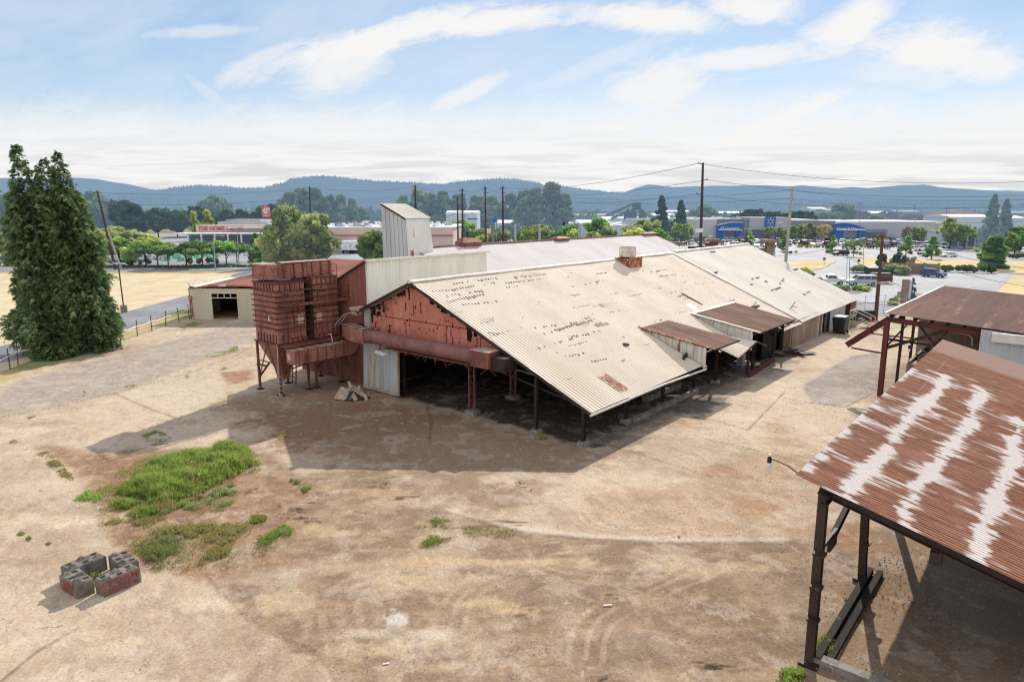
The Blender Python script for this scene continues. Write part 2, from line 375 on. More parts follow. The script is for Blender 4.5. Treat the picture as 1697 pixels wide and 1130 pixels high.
# wheel tracks: pale curved pairs
def track(col,pts,wd=.22,gap=1.5,c=C(206,182,152),amt=.6):
    q=[at(*p) for p in pts]; qq=[]
    for i in range(len(q)-1):
        for j in range(6): qq.append(q[i].lerp(q[i+1],j/6))
    qq.append(q[-1])
    for it in range(4): qq=[qq[0]]+[(qq[i-1]+qq[i]*2+qq[i+1])/4 for i in range(1,len(qq)-1)]+[qq[-1]]
    d=sdline(px,py,qq); f=np.maximum(sst(d,wd,wd*.4),sst(np.abs(d-gap),wd,wd*.4))*amt*.7*sst(n2,.35,.6)
    return lerp(col,np.broadcast_to(c,col.shape),f)
col=track(col,[(745,1040),(755,1000),(790,965),(850,940),(930,925),(1050,920),(1100,940),(1060,960),(940,950),(880,930)],.15,.5)
col=track(col,[(690,1030),(690,990),(650,960),(590,965),(560,1000),(570,1060),(650,1090),(760,1080)],.2,.6)
col=track(col,[(970,1090),(975,1050),(995,1020),(1080,975),(1200,930)],.13,.55)
col=track(col,[(958,850),(975,872),(1030,884),(1110,880)],.13,.4,C(226,206,182))
col=track(col,[(1100,1010),(1180,960),(1260,930),(1340,900)],.2,1.2,C(140,116,96),.5)
col=track(col,[(500,1130),(620,1060),(820,1000),(1000,990)],.3,1.6,C(138,112,92),.4)
for p in [[(740,848),(860,880),(960,891),(1110,899),(1300,898)],]:
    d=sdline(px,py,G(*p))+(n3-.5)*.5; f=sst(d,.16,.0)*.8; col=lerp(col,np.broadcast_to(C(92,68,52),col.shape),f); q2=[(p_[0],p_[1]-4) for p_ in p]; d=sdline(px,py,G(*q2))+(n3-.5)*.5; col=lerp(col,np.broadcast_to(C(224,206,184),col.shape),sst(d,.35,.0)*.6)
for p in [[(400,1015),(450,1050),(520,1075),(560,1130)],[(395,1010),(340,952)]]:
    d=sdline(px,py,G(*p))+(n3-.5)*.4; f=sst(d,.13,.0)*.4; col=lerp(col,np.broadcast_to(C(110,86,66),col.shape),f)
for p in [[(0,692),(120,668),(215,644),(300,622),(390,590),(420,572)],[(190,652),(250,678),(300,695)],[(1170,728),(1250,745),(1345,770)],[(1010,738),(1180,790)],[(1345,770),(1425,690)],[(1150,690),(1240,712),(1300,650)],[(1300,660),(1345,668),(1400,675),(1450,650)],[(0,1130),(60,1080),(130,1040)],[(700,640),(715,700),(712,735)]]:
    d=sdline(px,py,G(*p))+(n3-.5)*.12; f=sst(d,.12,.0)*.65; col=lerp(col,np.broadcast_to(C(90,72,58),col.shape),f)
# pale bits of grit
sp=vnoise(px*6,py*6,9,1); col=lerp(col,C(226,214,196),sst(sp,.93,.97)*.4)
# ---- outside the yard
grass=lerp(C(196,176,128),C(150,152,92),sst(n1,.45,.65))
yard=[(-42.2,52),(-41.8,86),(-15,88),(-15,140),(60,140),(75,110),(62,88),(52,84),(110,40),(160,0),(160,-300),(-160,-300),(-160,-40),(-60,20),(-43.6,44)]
d=sdpoly(px,py,yard)+(n3-.5)*1.6; f=1-sst(d,-.3,.3); col=lerp(col,grass,f); conc*=1-f
far=lerp(C(108,118,84),C(150,146,112),sst(n4,.4,.6)); f=sst(py,150,190)*(1-0); col=lerp(col,far,f)
col=np.clip(col,0,1)
nr,nc=XX.shape; idx=np.arange(nr*nc).reshape(nr,nc)
quads=np.stack([idx[:-1,:-1],idx[:-1,1:],idx[1:,1:],idx[1:,:-1]],-1).reshape(-1,4)
me=bpy.data.meshes.new('ground'); nv=nr*nc; nf=len(quads)
me.vertices.add(nv); me.loops.add(nf*4); me.polygons.add(nf)
rel=(n3-.5)*.05*conc*0+((n2-.5)*.10+(n3-.5)*.05)*(1-conc)*(py<115)
cc_=np.stack([px,py,np.where((py<115)&(py>8),rel-.02*(1-conc),0)],-1)
me.vertices.foreach_set('co',cc_.astype(np.float32).ravel())
me.loops.foreach_set('vertex_index',quads.astype(np.int32).ravel())
me.polygons.foreach_set('loop_start',np.arange(0,nf*4,4,dtype=np.int32)); me.polygons.foreach_set('loop_total',np.full(nf,4,dtype=np.int32))
me.polygons.foreach_set('use_smooth',np.ones(nf,dtype=bool)); me.update(calc_edges=True)
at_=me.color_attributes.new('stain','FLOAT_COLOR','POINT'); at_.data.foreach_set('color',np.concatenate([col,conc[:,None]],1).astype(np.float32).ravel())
k=N('ground_surface'); a=k.new('ShaderNodeVertexColor',layer_name='stain')
p0=k.pos(); fine=k.noise(p0,9,5,.75); mid=k.noise(p0,1.7,6,.7,.4); gr=k.noise(p0,38,2,.8); streak=k.noise(k.pos(AN+.5,(.5,2.2,1)),1.1,6,.7,.5)
c=k.mix(.30,a.outputs[0],k.mix(mid,(0,0,0,1),(1,1,1,1)),'OVERLAY'); wn_=k.noise(p0,.5,9,.70,.35); wn2=k.noise(k.pos(.7,(1.,2.,1)),.6,9,.71,.5)
c=k.mix(k.ramp(wn_,.55,.575,0,.26),c,(.60,.52,.43,1)); c=k.mix(k.ramp(wn2,.55,.58,0,.28),c,(.25,.19,.14,1)); c=k.mix(k.ramp(wn2,.41,.39,0,.2),c,(.58,.50,.42,1))
c=k.mix(.26,c,k.mix(k.ramp(fine,.25,.75),(0,0,0,1),(1,1,1,1)),'OVERLAY')
c=k.mix(.07,c,k.mix(k.ramp(streak,.3,.7),(0,0,0,1),(1,1,1,1)),'OVERLAY')
c=k.mix(k.ramp(gr,.64,.74,0,.4),c,(.62,.55,.46,1)); c=k.mix(k.ramp(gr,.37,.27,0,.4),c,(.08,.055,.04,1))
vo=k.new('ShaderNodeTexVoronoi',feature='DISTANCE_TO_EDGE'); vo.inputs['Scale'].default_value=.16
wv=k.new('ShaderNodeVectorMath',operation='ADD'); k.link(p0,wv.inputs[0]); nn=k.new('ShaderNodeTexNoise'); k.link(p0,nn.inputs[0]); nn.inputs['Scale'].default_value=.6; nn.inputs['Detail'].default_value=6
sc=k.new('ShaderNodeVectorMath',operation='SCALE'); k.link(nn.outputs[1],sc.inputs[0]); sc.inputs['Scale'].default_value=2.2; k.link(sc.outputs[0],wv.inputs[1]); k.link(wv.outputs[0],vo.inputs['Vector'])
crack=k.ramp(vo.outputs['Distance'],.006,.001); crack=k.math('MULTIPLY',crack,k.math('MULTIPLY',a.outputs[1],k.ramp(mid,.5,.66)))
br=k.new('ShaderNodeTexBrick'); k.link(k.pos(AN),br.inputs[0]); br.inputs['Scale'].default_value=.13; br.inputs['Mortar Size'].default_value=.003; br.inputs['Mortar Smooth'].default_value=.3; br.offset=0
jt=k.math('MULTIPLY',k.math('MULTIPLY',br.outputs['Fac'],a.outputs[1]),k.ramp(mid,.46,.62,.0,.4))
c=k.mix(k.math('MULTIPLY',k.math('MAXIMUM',crack,jt),.75),c,(.08,.06,.045,1))
hb=k.math('ADD',k.math('MULTIPLY',mid,.7),k.math('MULTIPLY',fine,.35)); hb=k.math('SUBTRACT',hb,k.math('MULTIPLY',crack,.6))
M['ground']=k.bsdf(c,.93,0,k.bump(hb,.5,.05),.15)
me.materials.append(M['ground']); g=bpy.data.objects.new('ground',me); COL.objects.link(g); g['kind']='structure'
# ================= materials =================
simple('asphalt',rgb(148,150,156),rgb(126,127,132),.12,.9,c3=rgb(170,168,166),haze=.0)
simple('lot',rgb(168,168,170),rgb(148,148,150),.08,.8,c3=rgb(196,194,190),haze=.06)
simple('kerb',rgb(176,172,166),rgb(140,136,130),.6)
simple('paint',rgb(220,220,216))
simple('drygrass',rgb(214,198,164),rgb(196,178,140),.25,.95,c3=rgb(160,156,90),fine=.35,lo3=.62,hi3=.74,haze=.0)
simple('drygrass_far',rgb(214,190,140),rgb(196,170,116),.12,.95,c3=rgb(150,150,90),fine=.2,haze=.05,bump=0)
simple('roof_tan',rgb(236,222,204),rgb(222,206,184),.35,.85,c3=rgb(196,160,130),stretch=(1,.18,1),rot=AN-math.pi/2,fine=.12,bump=.1,lo3=.66,hi3=.8,lo=.4,hi=.7)
simple('roof_groove',rgb(140,118,98),rgb(112,90,72),.6,.9,c3=rgb(110,84,66),fine=.2)
simple('roof_white',rgb(228,220,208),rgb(214,204,192),.3,.85,c3=rgb(190,176,158),stretch=(1,.2,1),rot=AN-math.pi/2,fine=.12,bump=.1,lo3=.66,hi3=.85)
simple('roof_pale',rgb(206,200,198),rgb(196,186,182),.25,.85,c3=rgb(190,158,136),stretch=(1,.12,1),rot=AN-math.pi/2,fine=.1,bump=.1,lo3=.60,hi3=.82)
simple('wall_white',rgb(228,228,222),rgb(212,212,202),.5,.5,c3=rgb(196,184,160),stretch=(1,1,.2),fine=.1,bump=.1,lo3=.66,hi3=.85)
simple('wall_grey',rgb(196,200,204),rgb(178,182,188),.5,.5,c3=rgb(160,150,138),stretch=(1,1,.2),fine=.1,bump=.1,lo3=.66,hi3=.85)
simple('cheek_white',rgb(224,222,214),rgb(196,188,174),1.2,.5,c3=rgb(150,100,66),stretch=(1,1,.15),fine=.1,bump=.1,lo3=.58,hi3=.7)
simple('blue_sheet',rgb(186,194,198),rgb(168,178,184),.9,.55,c3=rgb(176,150,100),stretch=(1,1,.10),fine=.15,bump=.1,lo3=.5,hi3=.62)
simple('red_wall',rgb(220,146,128),rgb(198,122,106),.5,.7,c3=rgb(96,56,42),stretch=(1,1,.45),fine=.3,bump=.3,lo3=.62,hi3=.68)
simple('red_panel',rgb(178,122,110),rgb(144,96,86),1.1,.7,c3=rgb(96,58,44),stretch=(1,1,.35),fine=.45,bump=.4,lo3=.5,hi3=.72)
simple('red_rust',rgb(140,90,80),rgb(104,68,60),1.6,.7,c3=rgb(78,48,38),stretch=(1,1,.4),fine=.4,bump=.4,lo3=.55,hi3=.72)
simple('rib_rust',rgb(112,68,60),rgb(84,52,46),1.6,.8,c3=rgb(140,92,78),fine=.4)  # rust tone, darkened so the ribs carry shadow lines in their colour
simple('red_brown',rgb(150,98,88),rgb(122,78,70),.8,.7,c3=rgb(80,48,42),stretch=(1,1,.2),fine=.3)
simple('dark_steel',rgb(66,48,42),rgb(46,38,36),1.2,.6,c3=rgb(112,68,50),fine=.4,stretch=(1,1,.5))
simple('maroon_steel',rgb(112,52,50),rgb(88,42,42),1.,.5,c3=rgb(60,36,36),fine=.3,stretch=(1,1,.5))
simple('duct_brown',rgb(146,104,98),rgb(124,86,82),.9,.6,c3=rgb(84,56,50),stretch=(1,1,1),fine=.35)
simple('dust_top',rgb(196,170,154),rgb(168,134,120),1.2,.9,c3=rgb(196,176,160),fine=.4)
simple('brown_roof',rgb(118,86,78),rgb(98,72,66),.25,.95,c3=rgb(158,120,108),stretch=(.25,3,1),rot=AN-math.pi/2,fine=.35,bump=.2,lo3=.55,hi3=.75)
simple('dormer_roof',rgb(138,110,98),rgb(114,88,78),.5,.95,c3=rgb(160,138,126),stretch=(2,.3,1),rot=AN-math.pi/2,fine=.25,bump=.15,spec=.1)
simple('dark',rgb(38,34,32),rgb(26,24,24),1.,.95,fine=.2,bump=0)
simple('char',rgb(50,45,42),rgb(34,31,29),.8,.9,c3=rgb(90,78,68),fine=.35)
simple('hole',rgb(92,66,52),rgb(62,48,42),3.,.95,c3=rgb(136,92,66),fine=.2,bump=0)
simple('concrete',rgb(150,142,132),rgb(116,108,100),1.8,.95,c3=rgb(176,168,158),fine=.5,bump=.6)
simple('block_side',rgb(142,132,122),rgb(100,92,86),2.2,.95,c3=rgb(168,160,152),fine=.5,bump=.7,lo3=.6,hi3=.7)
simple('spray_red',rgb(168,60,56),rgb(140,60,56),7.,.7,fine=.3,c3=rgb(128,104,96),lo3=.5,hi3=.6)
simple('block_wall',rgb(172,156,142),rgb(142,124,110),.6,.9,c3=rgb(110,90,78),stretch=(1,1,.5),fine=.3)
simple('plank',rgb(128,118,108),rgb(92,84,78),1.6,.9,c3=rgb(160,150,140),fine=.4,stretch=(1,1,.3))
simple('cream',rgb(216,210,190),rgb(204,196,172),.4,.6,c3=rgb(176,160,130),stretch=(1,1,.2),fine=.1,bump=.1,lo3=.66,hi3=.8)
simple('red_roof',rgb(166,108,90),rgb(146,90,76),.2,.7,c3=rgb(190,140,116),stretch=(1,.3,1),fine=.2,bump=.1)
simple('flash_white',rgb(232,228,220),rgb(214,206,194),1.5,.5,fine=.1,bump=0)
simple('orange_rust',rgb(176,104,62),rgb(146,78,44),1.6,.8,c3=rgb(220,206,190),fine=.4,lo3=.52,hi3=.62)
simple('rust_white',rgb(226,218,208),rgb(214,200,184),1.6,.6,c3=rgb(176,104,62),fine=.2,stretch=(1,1,.5),lo3=.55,hi3=.66)
simple('wood_pole',rgb(104,82,68),rgb(80,62,54),1.2,.9,stretch=(1,1,.1),fine=.3)
simple('wood_dark',rgb(74,52,46),rgb(58,42,38),1.2,.9,stretch=(1,1,.1),fine=.3,haze=.05)
simple('pole_grey',rgb(170,166,162),rgb(150,146,142),1.,.6)
simple('galv',rgb(186,188,188),rgb(160,162,162),1.,.5,metal=.2)
simple('wire',rgb(60,60,64),bump=0,haze=.25)
simple('black_plastic',rgb(44,48,52),rgb(34,36,40),2,.5,fine=.1)
simple('cone',rgb(226,92,44)); simple('yellow',rgb(178,160,84))
simple('tarp',rgb(196,176,158),rgb(168,146,128),2.2,.8,c3=rgb(120,100,86),fine=.3)
simple('tarp_dark',rgb(66,60,58),rgb(48,44,44),2.,.8)
simple('hose',rgb(206,196,196),rgb(180,160,160),2.)
simple('sticker',rgb(216,204,192),rgb(190,160,150),6,.7,c3=rgb(150,90,84),fine=.2)
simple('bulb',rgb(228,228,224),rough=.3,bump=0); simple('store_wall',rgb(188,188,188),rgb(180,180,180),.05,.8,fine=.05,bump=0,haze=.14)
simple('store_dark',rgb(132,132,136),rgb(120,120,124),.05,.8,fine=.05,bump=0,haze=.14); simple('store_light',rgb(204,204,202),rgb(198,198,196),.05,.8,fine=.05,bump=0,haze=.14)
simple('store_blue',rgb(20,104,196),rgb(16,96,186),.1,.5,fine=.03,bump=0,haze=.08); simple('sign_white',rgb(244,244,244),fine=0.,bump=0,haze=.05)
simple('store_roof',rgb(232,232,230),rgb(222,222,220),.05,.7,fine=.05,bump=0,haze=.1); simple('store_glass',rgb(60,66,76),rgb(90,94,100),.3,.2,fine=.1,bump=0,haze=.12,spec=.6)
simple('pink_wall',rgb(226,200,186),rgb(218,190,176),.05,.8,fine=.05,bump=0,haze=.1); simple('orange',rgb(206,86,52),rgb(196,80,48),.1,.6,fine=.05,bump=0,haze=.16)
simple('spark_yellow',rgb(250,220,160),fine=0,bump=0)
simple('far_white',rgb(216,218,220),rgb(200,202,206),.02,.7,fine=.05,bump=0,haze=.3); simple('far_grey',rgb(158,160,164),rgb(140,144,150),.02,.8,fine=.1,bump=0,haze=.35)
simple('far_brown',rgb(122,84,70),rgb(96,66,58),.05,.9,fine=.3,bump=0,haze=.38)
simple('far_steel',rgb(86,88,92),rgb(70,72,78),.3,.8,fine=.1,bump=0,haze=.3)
simple('stone',rgb(152,132,116),rgb(124,106,92),.8,.9,c3=rgb(176,160,144),fine=.4); simple('pallet_green',rgb(136,196,164),rgb(110,176,142),.6,.6,c3=rgb(226,232,228),fine=.2,haze=.1)
simple('pallet_white',rgb(226,228,228),rgb(196,196,200),1.,.6,c3=rgb(150,144,140),fine=.2,haze=.1)
simple('taupe',rgb(152,134,122),rgb(140,122,110),.6,.8,fine=.2)
for nm,c in dict(car_white=(232,232,232),car_silver=(176,180,186),car_black=(30,32,40),car_blue=(40,84,150),car_red=(120,32,40),car_grey=(96,100,106),car_maroon=(104,32,44),car_navy=(36,44,66),car_slate=(78,90,120)).items():
    k=N(nm); M[nm]=k.bsdf(rgb(*c),.28,.15,None,.6)
k=N('car_glass'); M['car_glass']=k.bsdf(rgb(36,42,50),.08,0,None,.8)
k=N('tyre'); M['tyre']=k.bsdf(rgb(34,33,33),.9)
k=N('lamp_glass'); M['lamp_glass']=k.bsdf(rgb(224,226,228),.15,0,None,.8)
# gable and corrugated red wall darker ribs handled by geometry
# rusty canopy: red ribbed sheet with worn white paint running down the slope
k=N('canopy_sheet'); RB=AN-math.pi/2; v=k.pos(RB,(1,1,1)); a=k.new('ShaderNodeVertexColor',layer_name='paint')
fib2=k.noise(k.pos(RB,(9,.6,1)),1.,4,.75); big=k.noise(v,.28,5,.6,.5); sp_=k.new('ShaderNodeSeparateXYZ'); k.link(v,sp_.inputs[0])
base=k.mix(k.ramp(fib2,.35,.65),rgb(170,120,96),rgb(126,84,66)); base=k.mix(k.ramp(big,.5,.75,0,.4),base,rgb(182,142,124))
dusty=k.math('MULTIPLY',k.ramp(sp_.outputs[0],45.2,46.,0,.75),k.ramp(fib2,.3,.6,.5,1)); base=k.mix(dusty,base,rgb(184,160,150))
sep_=k.new('ShaderNodeSeparateColor'); k.link(a.outputs[0],sep_.inputs[0])
c=k.mix(sep_.outputs[0],base,rgb(232,224,218)); c=k.mix(sep_.outputs[1],c,rgb(84,52,42)); c=k.mix(.2,c,k.mix(k.noise(v,12,4,.7),(0,0,0,1),(1,1,1,1)),'OVERLAY')
M['canopy_sheet']=k.bsdf(c,.8,0,k.bump(fib2,.15,.01),.15)
# foliage
def leafmat(key,dark,light,yel=None,haze=0.,trans=.25,ns=.6):
    k=N(key); p=k.pos(); n=k.noise(p,ns,3,.6); n2=k.noise(p,ns*6,2,.6); oi=k.new('ShaderNodeObjectInfo')
    a=k.new('ShaderNodeVertexColor',layer_name='tone')
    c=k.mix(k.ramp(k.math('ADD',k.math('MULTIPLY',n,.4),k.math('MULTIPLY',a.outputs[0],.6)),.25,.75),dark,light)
    if yel: c=k.mix(k.ramp(n2,.5,.75,0,.7),c,yel)
    h=k.new('ShaderNodeHueSaturation'); k.link(c,h.inputs['Color']); k.put(h.inputs['Value'],k.math('MULTIPLY_ADD',oi.outputs['Random'],.5,.75)); k.put(h.inputs['Hue'],k.math('MULTIPLY_ADD',oi.outputs['Random'],.03,.485))
    M[key]=k.bsdf(h.outputs[0],.75,0,None,.25,haze,trans); return M[key]
leafmat('cypress_leaf',rgb(60,84,56),rgb(138,160,112),rgb(150,160,112),0,.25,.5)
leafmat('leaf_green',rgb(66,104,48),rgb(156,190,90),None,.05,.5)
leafmat('leaf_yellow',rgb(140,166,66),rgb(220,224,110),None,.06,.5)
leafmat('leaf_olive',rgb(100,128,64),rgb(188,200,118),rgb(190,186,108),.07,.55)
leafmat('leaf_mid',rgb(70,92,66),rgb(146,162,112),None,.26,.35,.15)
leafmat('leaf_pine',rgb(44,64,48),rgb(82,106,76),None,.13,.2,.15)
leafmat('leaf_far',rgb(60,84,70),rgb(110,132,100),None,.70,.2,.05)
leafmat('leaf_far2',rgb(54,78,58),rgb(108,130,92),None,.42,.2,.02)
leafmat('leaf_autumn',rgb(158,140,84),rgb(204,184,120),None,.1,.5)
leafmat('leaf_hedge',rgb(56,80,48),rgb(112,138,76),None,.04,.3)
leafmat('weed',rgb(106,136,62),rgb(178,202,108),rgb(196,198,122),0,.5,1.2)
leafmat('weed_blue',rgb(122,146,84),rgb(178,190,128),rgb(200,196,134),0,.45,1.2)
leafmat('weed_dry',rgb(170,164,96),rgb(214,206,140),rgb(150,176,90),0,.4,1.2)
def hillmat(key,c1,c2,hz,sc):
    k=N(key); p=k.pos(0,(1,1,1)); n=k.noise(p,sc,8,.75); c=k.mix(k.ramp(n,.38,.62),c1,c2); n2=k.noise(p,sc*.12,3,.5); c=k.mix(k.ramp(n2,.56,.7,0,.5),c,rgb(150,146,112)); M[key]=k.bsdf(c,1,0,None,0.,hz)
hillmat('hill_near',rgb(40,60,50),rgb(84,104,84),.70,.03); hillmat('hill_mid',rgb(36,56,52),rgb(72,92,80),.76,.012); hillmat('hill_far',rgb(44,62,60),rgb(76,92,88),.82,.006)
# ================= the long shed (front barn) =================
RZ=lambda t: 8.87-.43*(36.-t) if t<=36 else 8.87-.43*(t-36.)      # roof height at t
barn=thing('industrial_shed','long open sided shed with tan ribbed metal roof and peeling red gable end','shed',L(33,31))
def B(name,mb,mats,par=None,**k): return mb.build(name,mats,par or barn,**k)
# --- roof, right slope, in bays with different eaves
def bay(mb,s0,s1,te,tt=36.,pitch=.3,depth=.05,dz=0.,mi=0,rows=8,wob=.035,te1=None,groove=4):
    te1=te if te1 is None else te1
    mb.corr(L(s0,tt,RZ(tt)+dz),L(s1,tt,RZ(tt)+dz),L(s0,te,RZ(te)+dz),pitch,depth,rows,mi,C=L(s1,te1,RZ(te1)+dz),wob=wob,groove=groove)
mb=MB()
bay(mb,31.9,47.2,20.65,te1=20.75); bay(mb,47.2,51.9,25.95); bay(mb,51.9,56.5,21.3); bay(mb,56.5,66.1,25.85); bay(mb,66.1,71.9,20.9)
# rows of corroded slots and patches lying in the troughs (set a hair above the sheet)
def on(s,t,dz=.075): return L(s,t,RZ(t)+dz)
def slot(s,t,w,h): mb.quad(on(s,t),on(s+w,t),on(s+w,t-h),on(s,t-h),1)
def row(x0,y0,x1,y1,dens=.8,h=.14):
    a=onroof(x0,y0); b=onroof(x1,y1); n=max(1,int(abs(b[0]-a[0])/.3))
    for i in range(n):
        if R()<dens:
            s=31.9+round((a[0]+(b[0]-a[0])*i/n-31.9)/.3)*.3; t=a[1]+(b[1]-a[1])*i/n+U(-.03,.03); slot(s+U(.18,.2),t,U(.09,.14),h*U(.5,1.5))
for r in [(745,471,776,468,.95,.2),(712,484,745,481,.7),(745,481,786,474,.95,.22),(790,466,822,461,.9,.18),(795,474,823,468,.5),(850,460,902,454,.98,.24),(835,470,912,461,.6),(755,489,768,486,.9,.2),
          (735,492,756,488,.6),(752,497,800,488,1,.26),(775,485,798,482,.95,.26),(737,501,758,497,.7),(762,506,822,500,.7),(838,506,880,500,.45),(793,537,818,531,.8),(815,556,865,543,.75),(880,545,980,532,.45),(866,560,915,550,.75),(915,548,980,531,.95,.2),(960,530,978,526,.9),
          (890,578,930,566,.7),(930,566,995,548,.55),(940,592,965,586,.9),(970,602,1005,596,.8),(993,502,1002,500,.8),(938,491,960,488,.95,.2),(975,470,1000,465,.9,.2),(1010,488,1025,485,.6),(1075,452,1105,447,.6),(1085,460,1120,455,.5),(1130,470,1137,466,.9),
          (985,455,1005,452,.9),(935,460,945,458,.6),(1150,440,1170,435,.5),(1110,485,1150,477,.35),(1120,492,1135,488,.7),(1080,535,1095,530,.4),(1018,556,1035,552,.8),(980,540,1000,535,.5),(1000,520,1025,515,.3),(1040,440,1050,438,.7),(1010,470,1030,466,.6),(1085,470,1110,465,.4),(1120,460,1145,456,.3),(945,476,975,471,.4),(1025,600,1035,597,.7)]: row(*r)
for i in range(60):
    s_=31.9+round(U(0,38)/.3)*.3; t_=U(22.,35.6); 
    if s_>46 and t_<26.3: continue
    for j in range(random.choice([1,1,2,3,5,8])):
        if R()<.8: slot(s_+j*.3+.2,t_+U(-.03,.03),U(.06,.1),U(.06,.16))
for (x,y,w_,h_) in [(987,506,2.6,.5),(1000,503,1.2,.4),(984,541,1.8,.28),(1128,487,.35,2.2)]:
    a=onroof(x,y); 
    if w_>h_:
        for i in range(int(w_/.3)): slot(31.9+round((a[0]-31.9)/.3)*.3+i*.3+.15,a[1],.15,h_)
    else: slot(a[0],a[1],w_,h_)
def blotch(x,y,w,h,mi,dz=.085,n=9):
    a=onroof(x,y); pts=[]
    for i in range(n):
        an=2*math.pi*i/n; pts.append(on(a[0]+math.cos(an)*w*U(.6,1.2),a[1]+math.sin(an)*h*U(.6,1.2),dz))
    mb.poly(pts,mi)
blotch(1037,573,.45,.22,2,.09); blotch(1250,510,.7,.3,2,.09); blotch(1256,508,.5,.16,2,.095)
for i in range(12): # broken rust patch near the eave
    a=onroof(1008,640); s=31.9+round((a[0]-31.9+i%4*.3)/.3)*.3; tt_=a[1]+.9-(i//4)*.5+U(-.1,.1); mb.quad(on(s+.02,tt_),on(s+.2,tt_),on(s+.2,tt_-U(.4,.9)),on(s+.02,tt_-U(.3,.8)),5)
for r in [(1050,545,1060,541),(1035,566,1045,570),(1205,500,1215,497),(1030,560,1040,556)]: row(*r)
# pale repaired strips
for (x0,y0,x1,y1,w_) in [(1135,506,1172,531,1.1),(1180,520,1230,512,.5),(922,446,938,458,.35)]:
    a=onroof(x0,y0); b=onroof(x1,y1); 
    for i in range(7):
        f0=i/7; f1=(i+.86)/7; s=lambda f:a[0]+(b[0]-a[0])*f; t=lambda f:a[1]+(b[1]-a[1])*f
        if abs(b[1]-a[1])>2: mb.quad(on(s(f0),t(f0),.082),on(s(f0)+w_*U(.7,1.2),t(f0),.082),on(s(f1)+w_*U(.6,1.2),t(f1),.082),on(s(f1)-.1,t(f1),.082),3)
        else: mb.quad(on(s(f0),t(f0),.082),on(s(f1),t(f1),.082),on(s(f1),t(f1)-w_*U(.5,1),.082),on(s(f0),t(f0)-w_*U(.5,1),.082),3)
roof=B('roof',mb,['roof_tan','hole','dark','flash_white','roof_groove','orange_rust'])
mb=MB(); bay(mb,71.9,95.4,20.9,pitch=.6,depth=.03,dz=.16,wob=.03,groove=None)
mb.beam(on(71.95,36,.12),on(71.95,20.9,.12),.22,.14,1)
for (x0,y0,x1,y1) in [(1240,465,1262,461),(1290,472,1297,463),(1312,450,1320,447),(1276,484,1292,478),(1180,455,1190,452),(1265,470,1268,468),(1175,420,1183,419),(1330,490,1345,482),(1242,474,1248,473)]:
    a=onroof(x0,y0); b=onroof(x1,y1)
    for i in range(6):
        f=i/6; s=a[0]+(b[0]-a[0])*f; t=a[1]+(b[1]-a[1])*f
        if R()<.6: mb.quad(on(s,t,.215),on(s+.5,t,.215),on(s+.5,t-.25*U(.4,1.4),.215),on(s,t-.2,.215),2)
B('roof',mb,['roof_white','flash_white','hole'])['label']='paler, smoother far section of the shed roof'
mb=MB(); mb.corr(L(31.9,36,8.87),L(95.4,36,8.87),L(31.9,42.3,RZ(42.3)),.3,.05,2)
B('roof',mb,'roof_tan')
mb=MB(); # ridge cap in lengths, slightly uneven
s=31.85
while s<95.4:
    e=min(95.4,s+U(2.9,3.3)); z=8.93+U(-.02,.03)+(.15 if s>71.5 else 0); mb.tube([L(s,36,z),L(e-.02,36,z+U(-.015,.015))],.2,8,0,sx=1.25,sz=.62); s=e
B('ridge_cap',mb,'flash_white')
mb=MB(); mb.beam(L(31.95,36.05,8.82),L(31.95,20.65,RZ(20.65)-.04),.08,.22); mb.beam(L(31.95,35.95,8.82),L(31.95,42.2,RZ(42.2)-.04),.08,.22)
B('rake_trim',mb,'dark_steel')
mb=MB(); mb.tube([L(31.8,20.58,RZ(20.6)-.05),L(36.2,20.56,RZ(20.6)-.03)],.07,6); mb.tube([L(36.25,20.6,RZ(20.6)-.02),L(41,20.58,RZ(20.6)-.0),L(47.5,20.5,RZ(20.5)-.10)],.075,6); mb.tube([L(47.5,20.5,2.3),L(48,21.0,2.35),L(48.1,21.4,2.6)],.07,6)
B('gutter',mb,'flash_white')
mb=MB();
a=onroof(1252,508); mb=MB(); mb.beam(on(a[0]-.5,a[1],.1),on(a[0]+.4,a[1]+.1,.4),.15,.03); B('torn_flap',mb,'dark_steel')
a=onroof(1133,597); mb=MB(); mb.tube([on(a[0],a[1],.05),on(a[0],a[1],.4)],.12,7); B('pipe_stub',mb,'dark_steel'); mb=MB(); mb.tube([on(a[0]+.6,a[1]+.1,.05),on(a[0]+.6,a[1]+.1,.4)],.12,7); B('pipe_stub',mb,'dark_steel')
a=onroof(1314,516); mb=MB(); mb.beam(on(a[0]-.6,a[1]+.2,.1),on(a[0]+.9,a[1]+.1,.9),.08,.04); mb.beam(on(a[0],a[1]+.3,.35),on(a[0]+.3,a[1]-.3,.6),.06,.04); B('torn_flap',mb,'dark_steel')

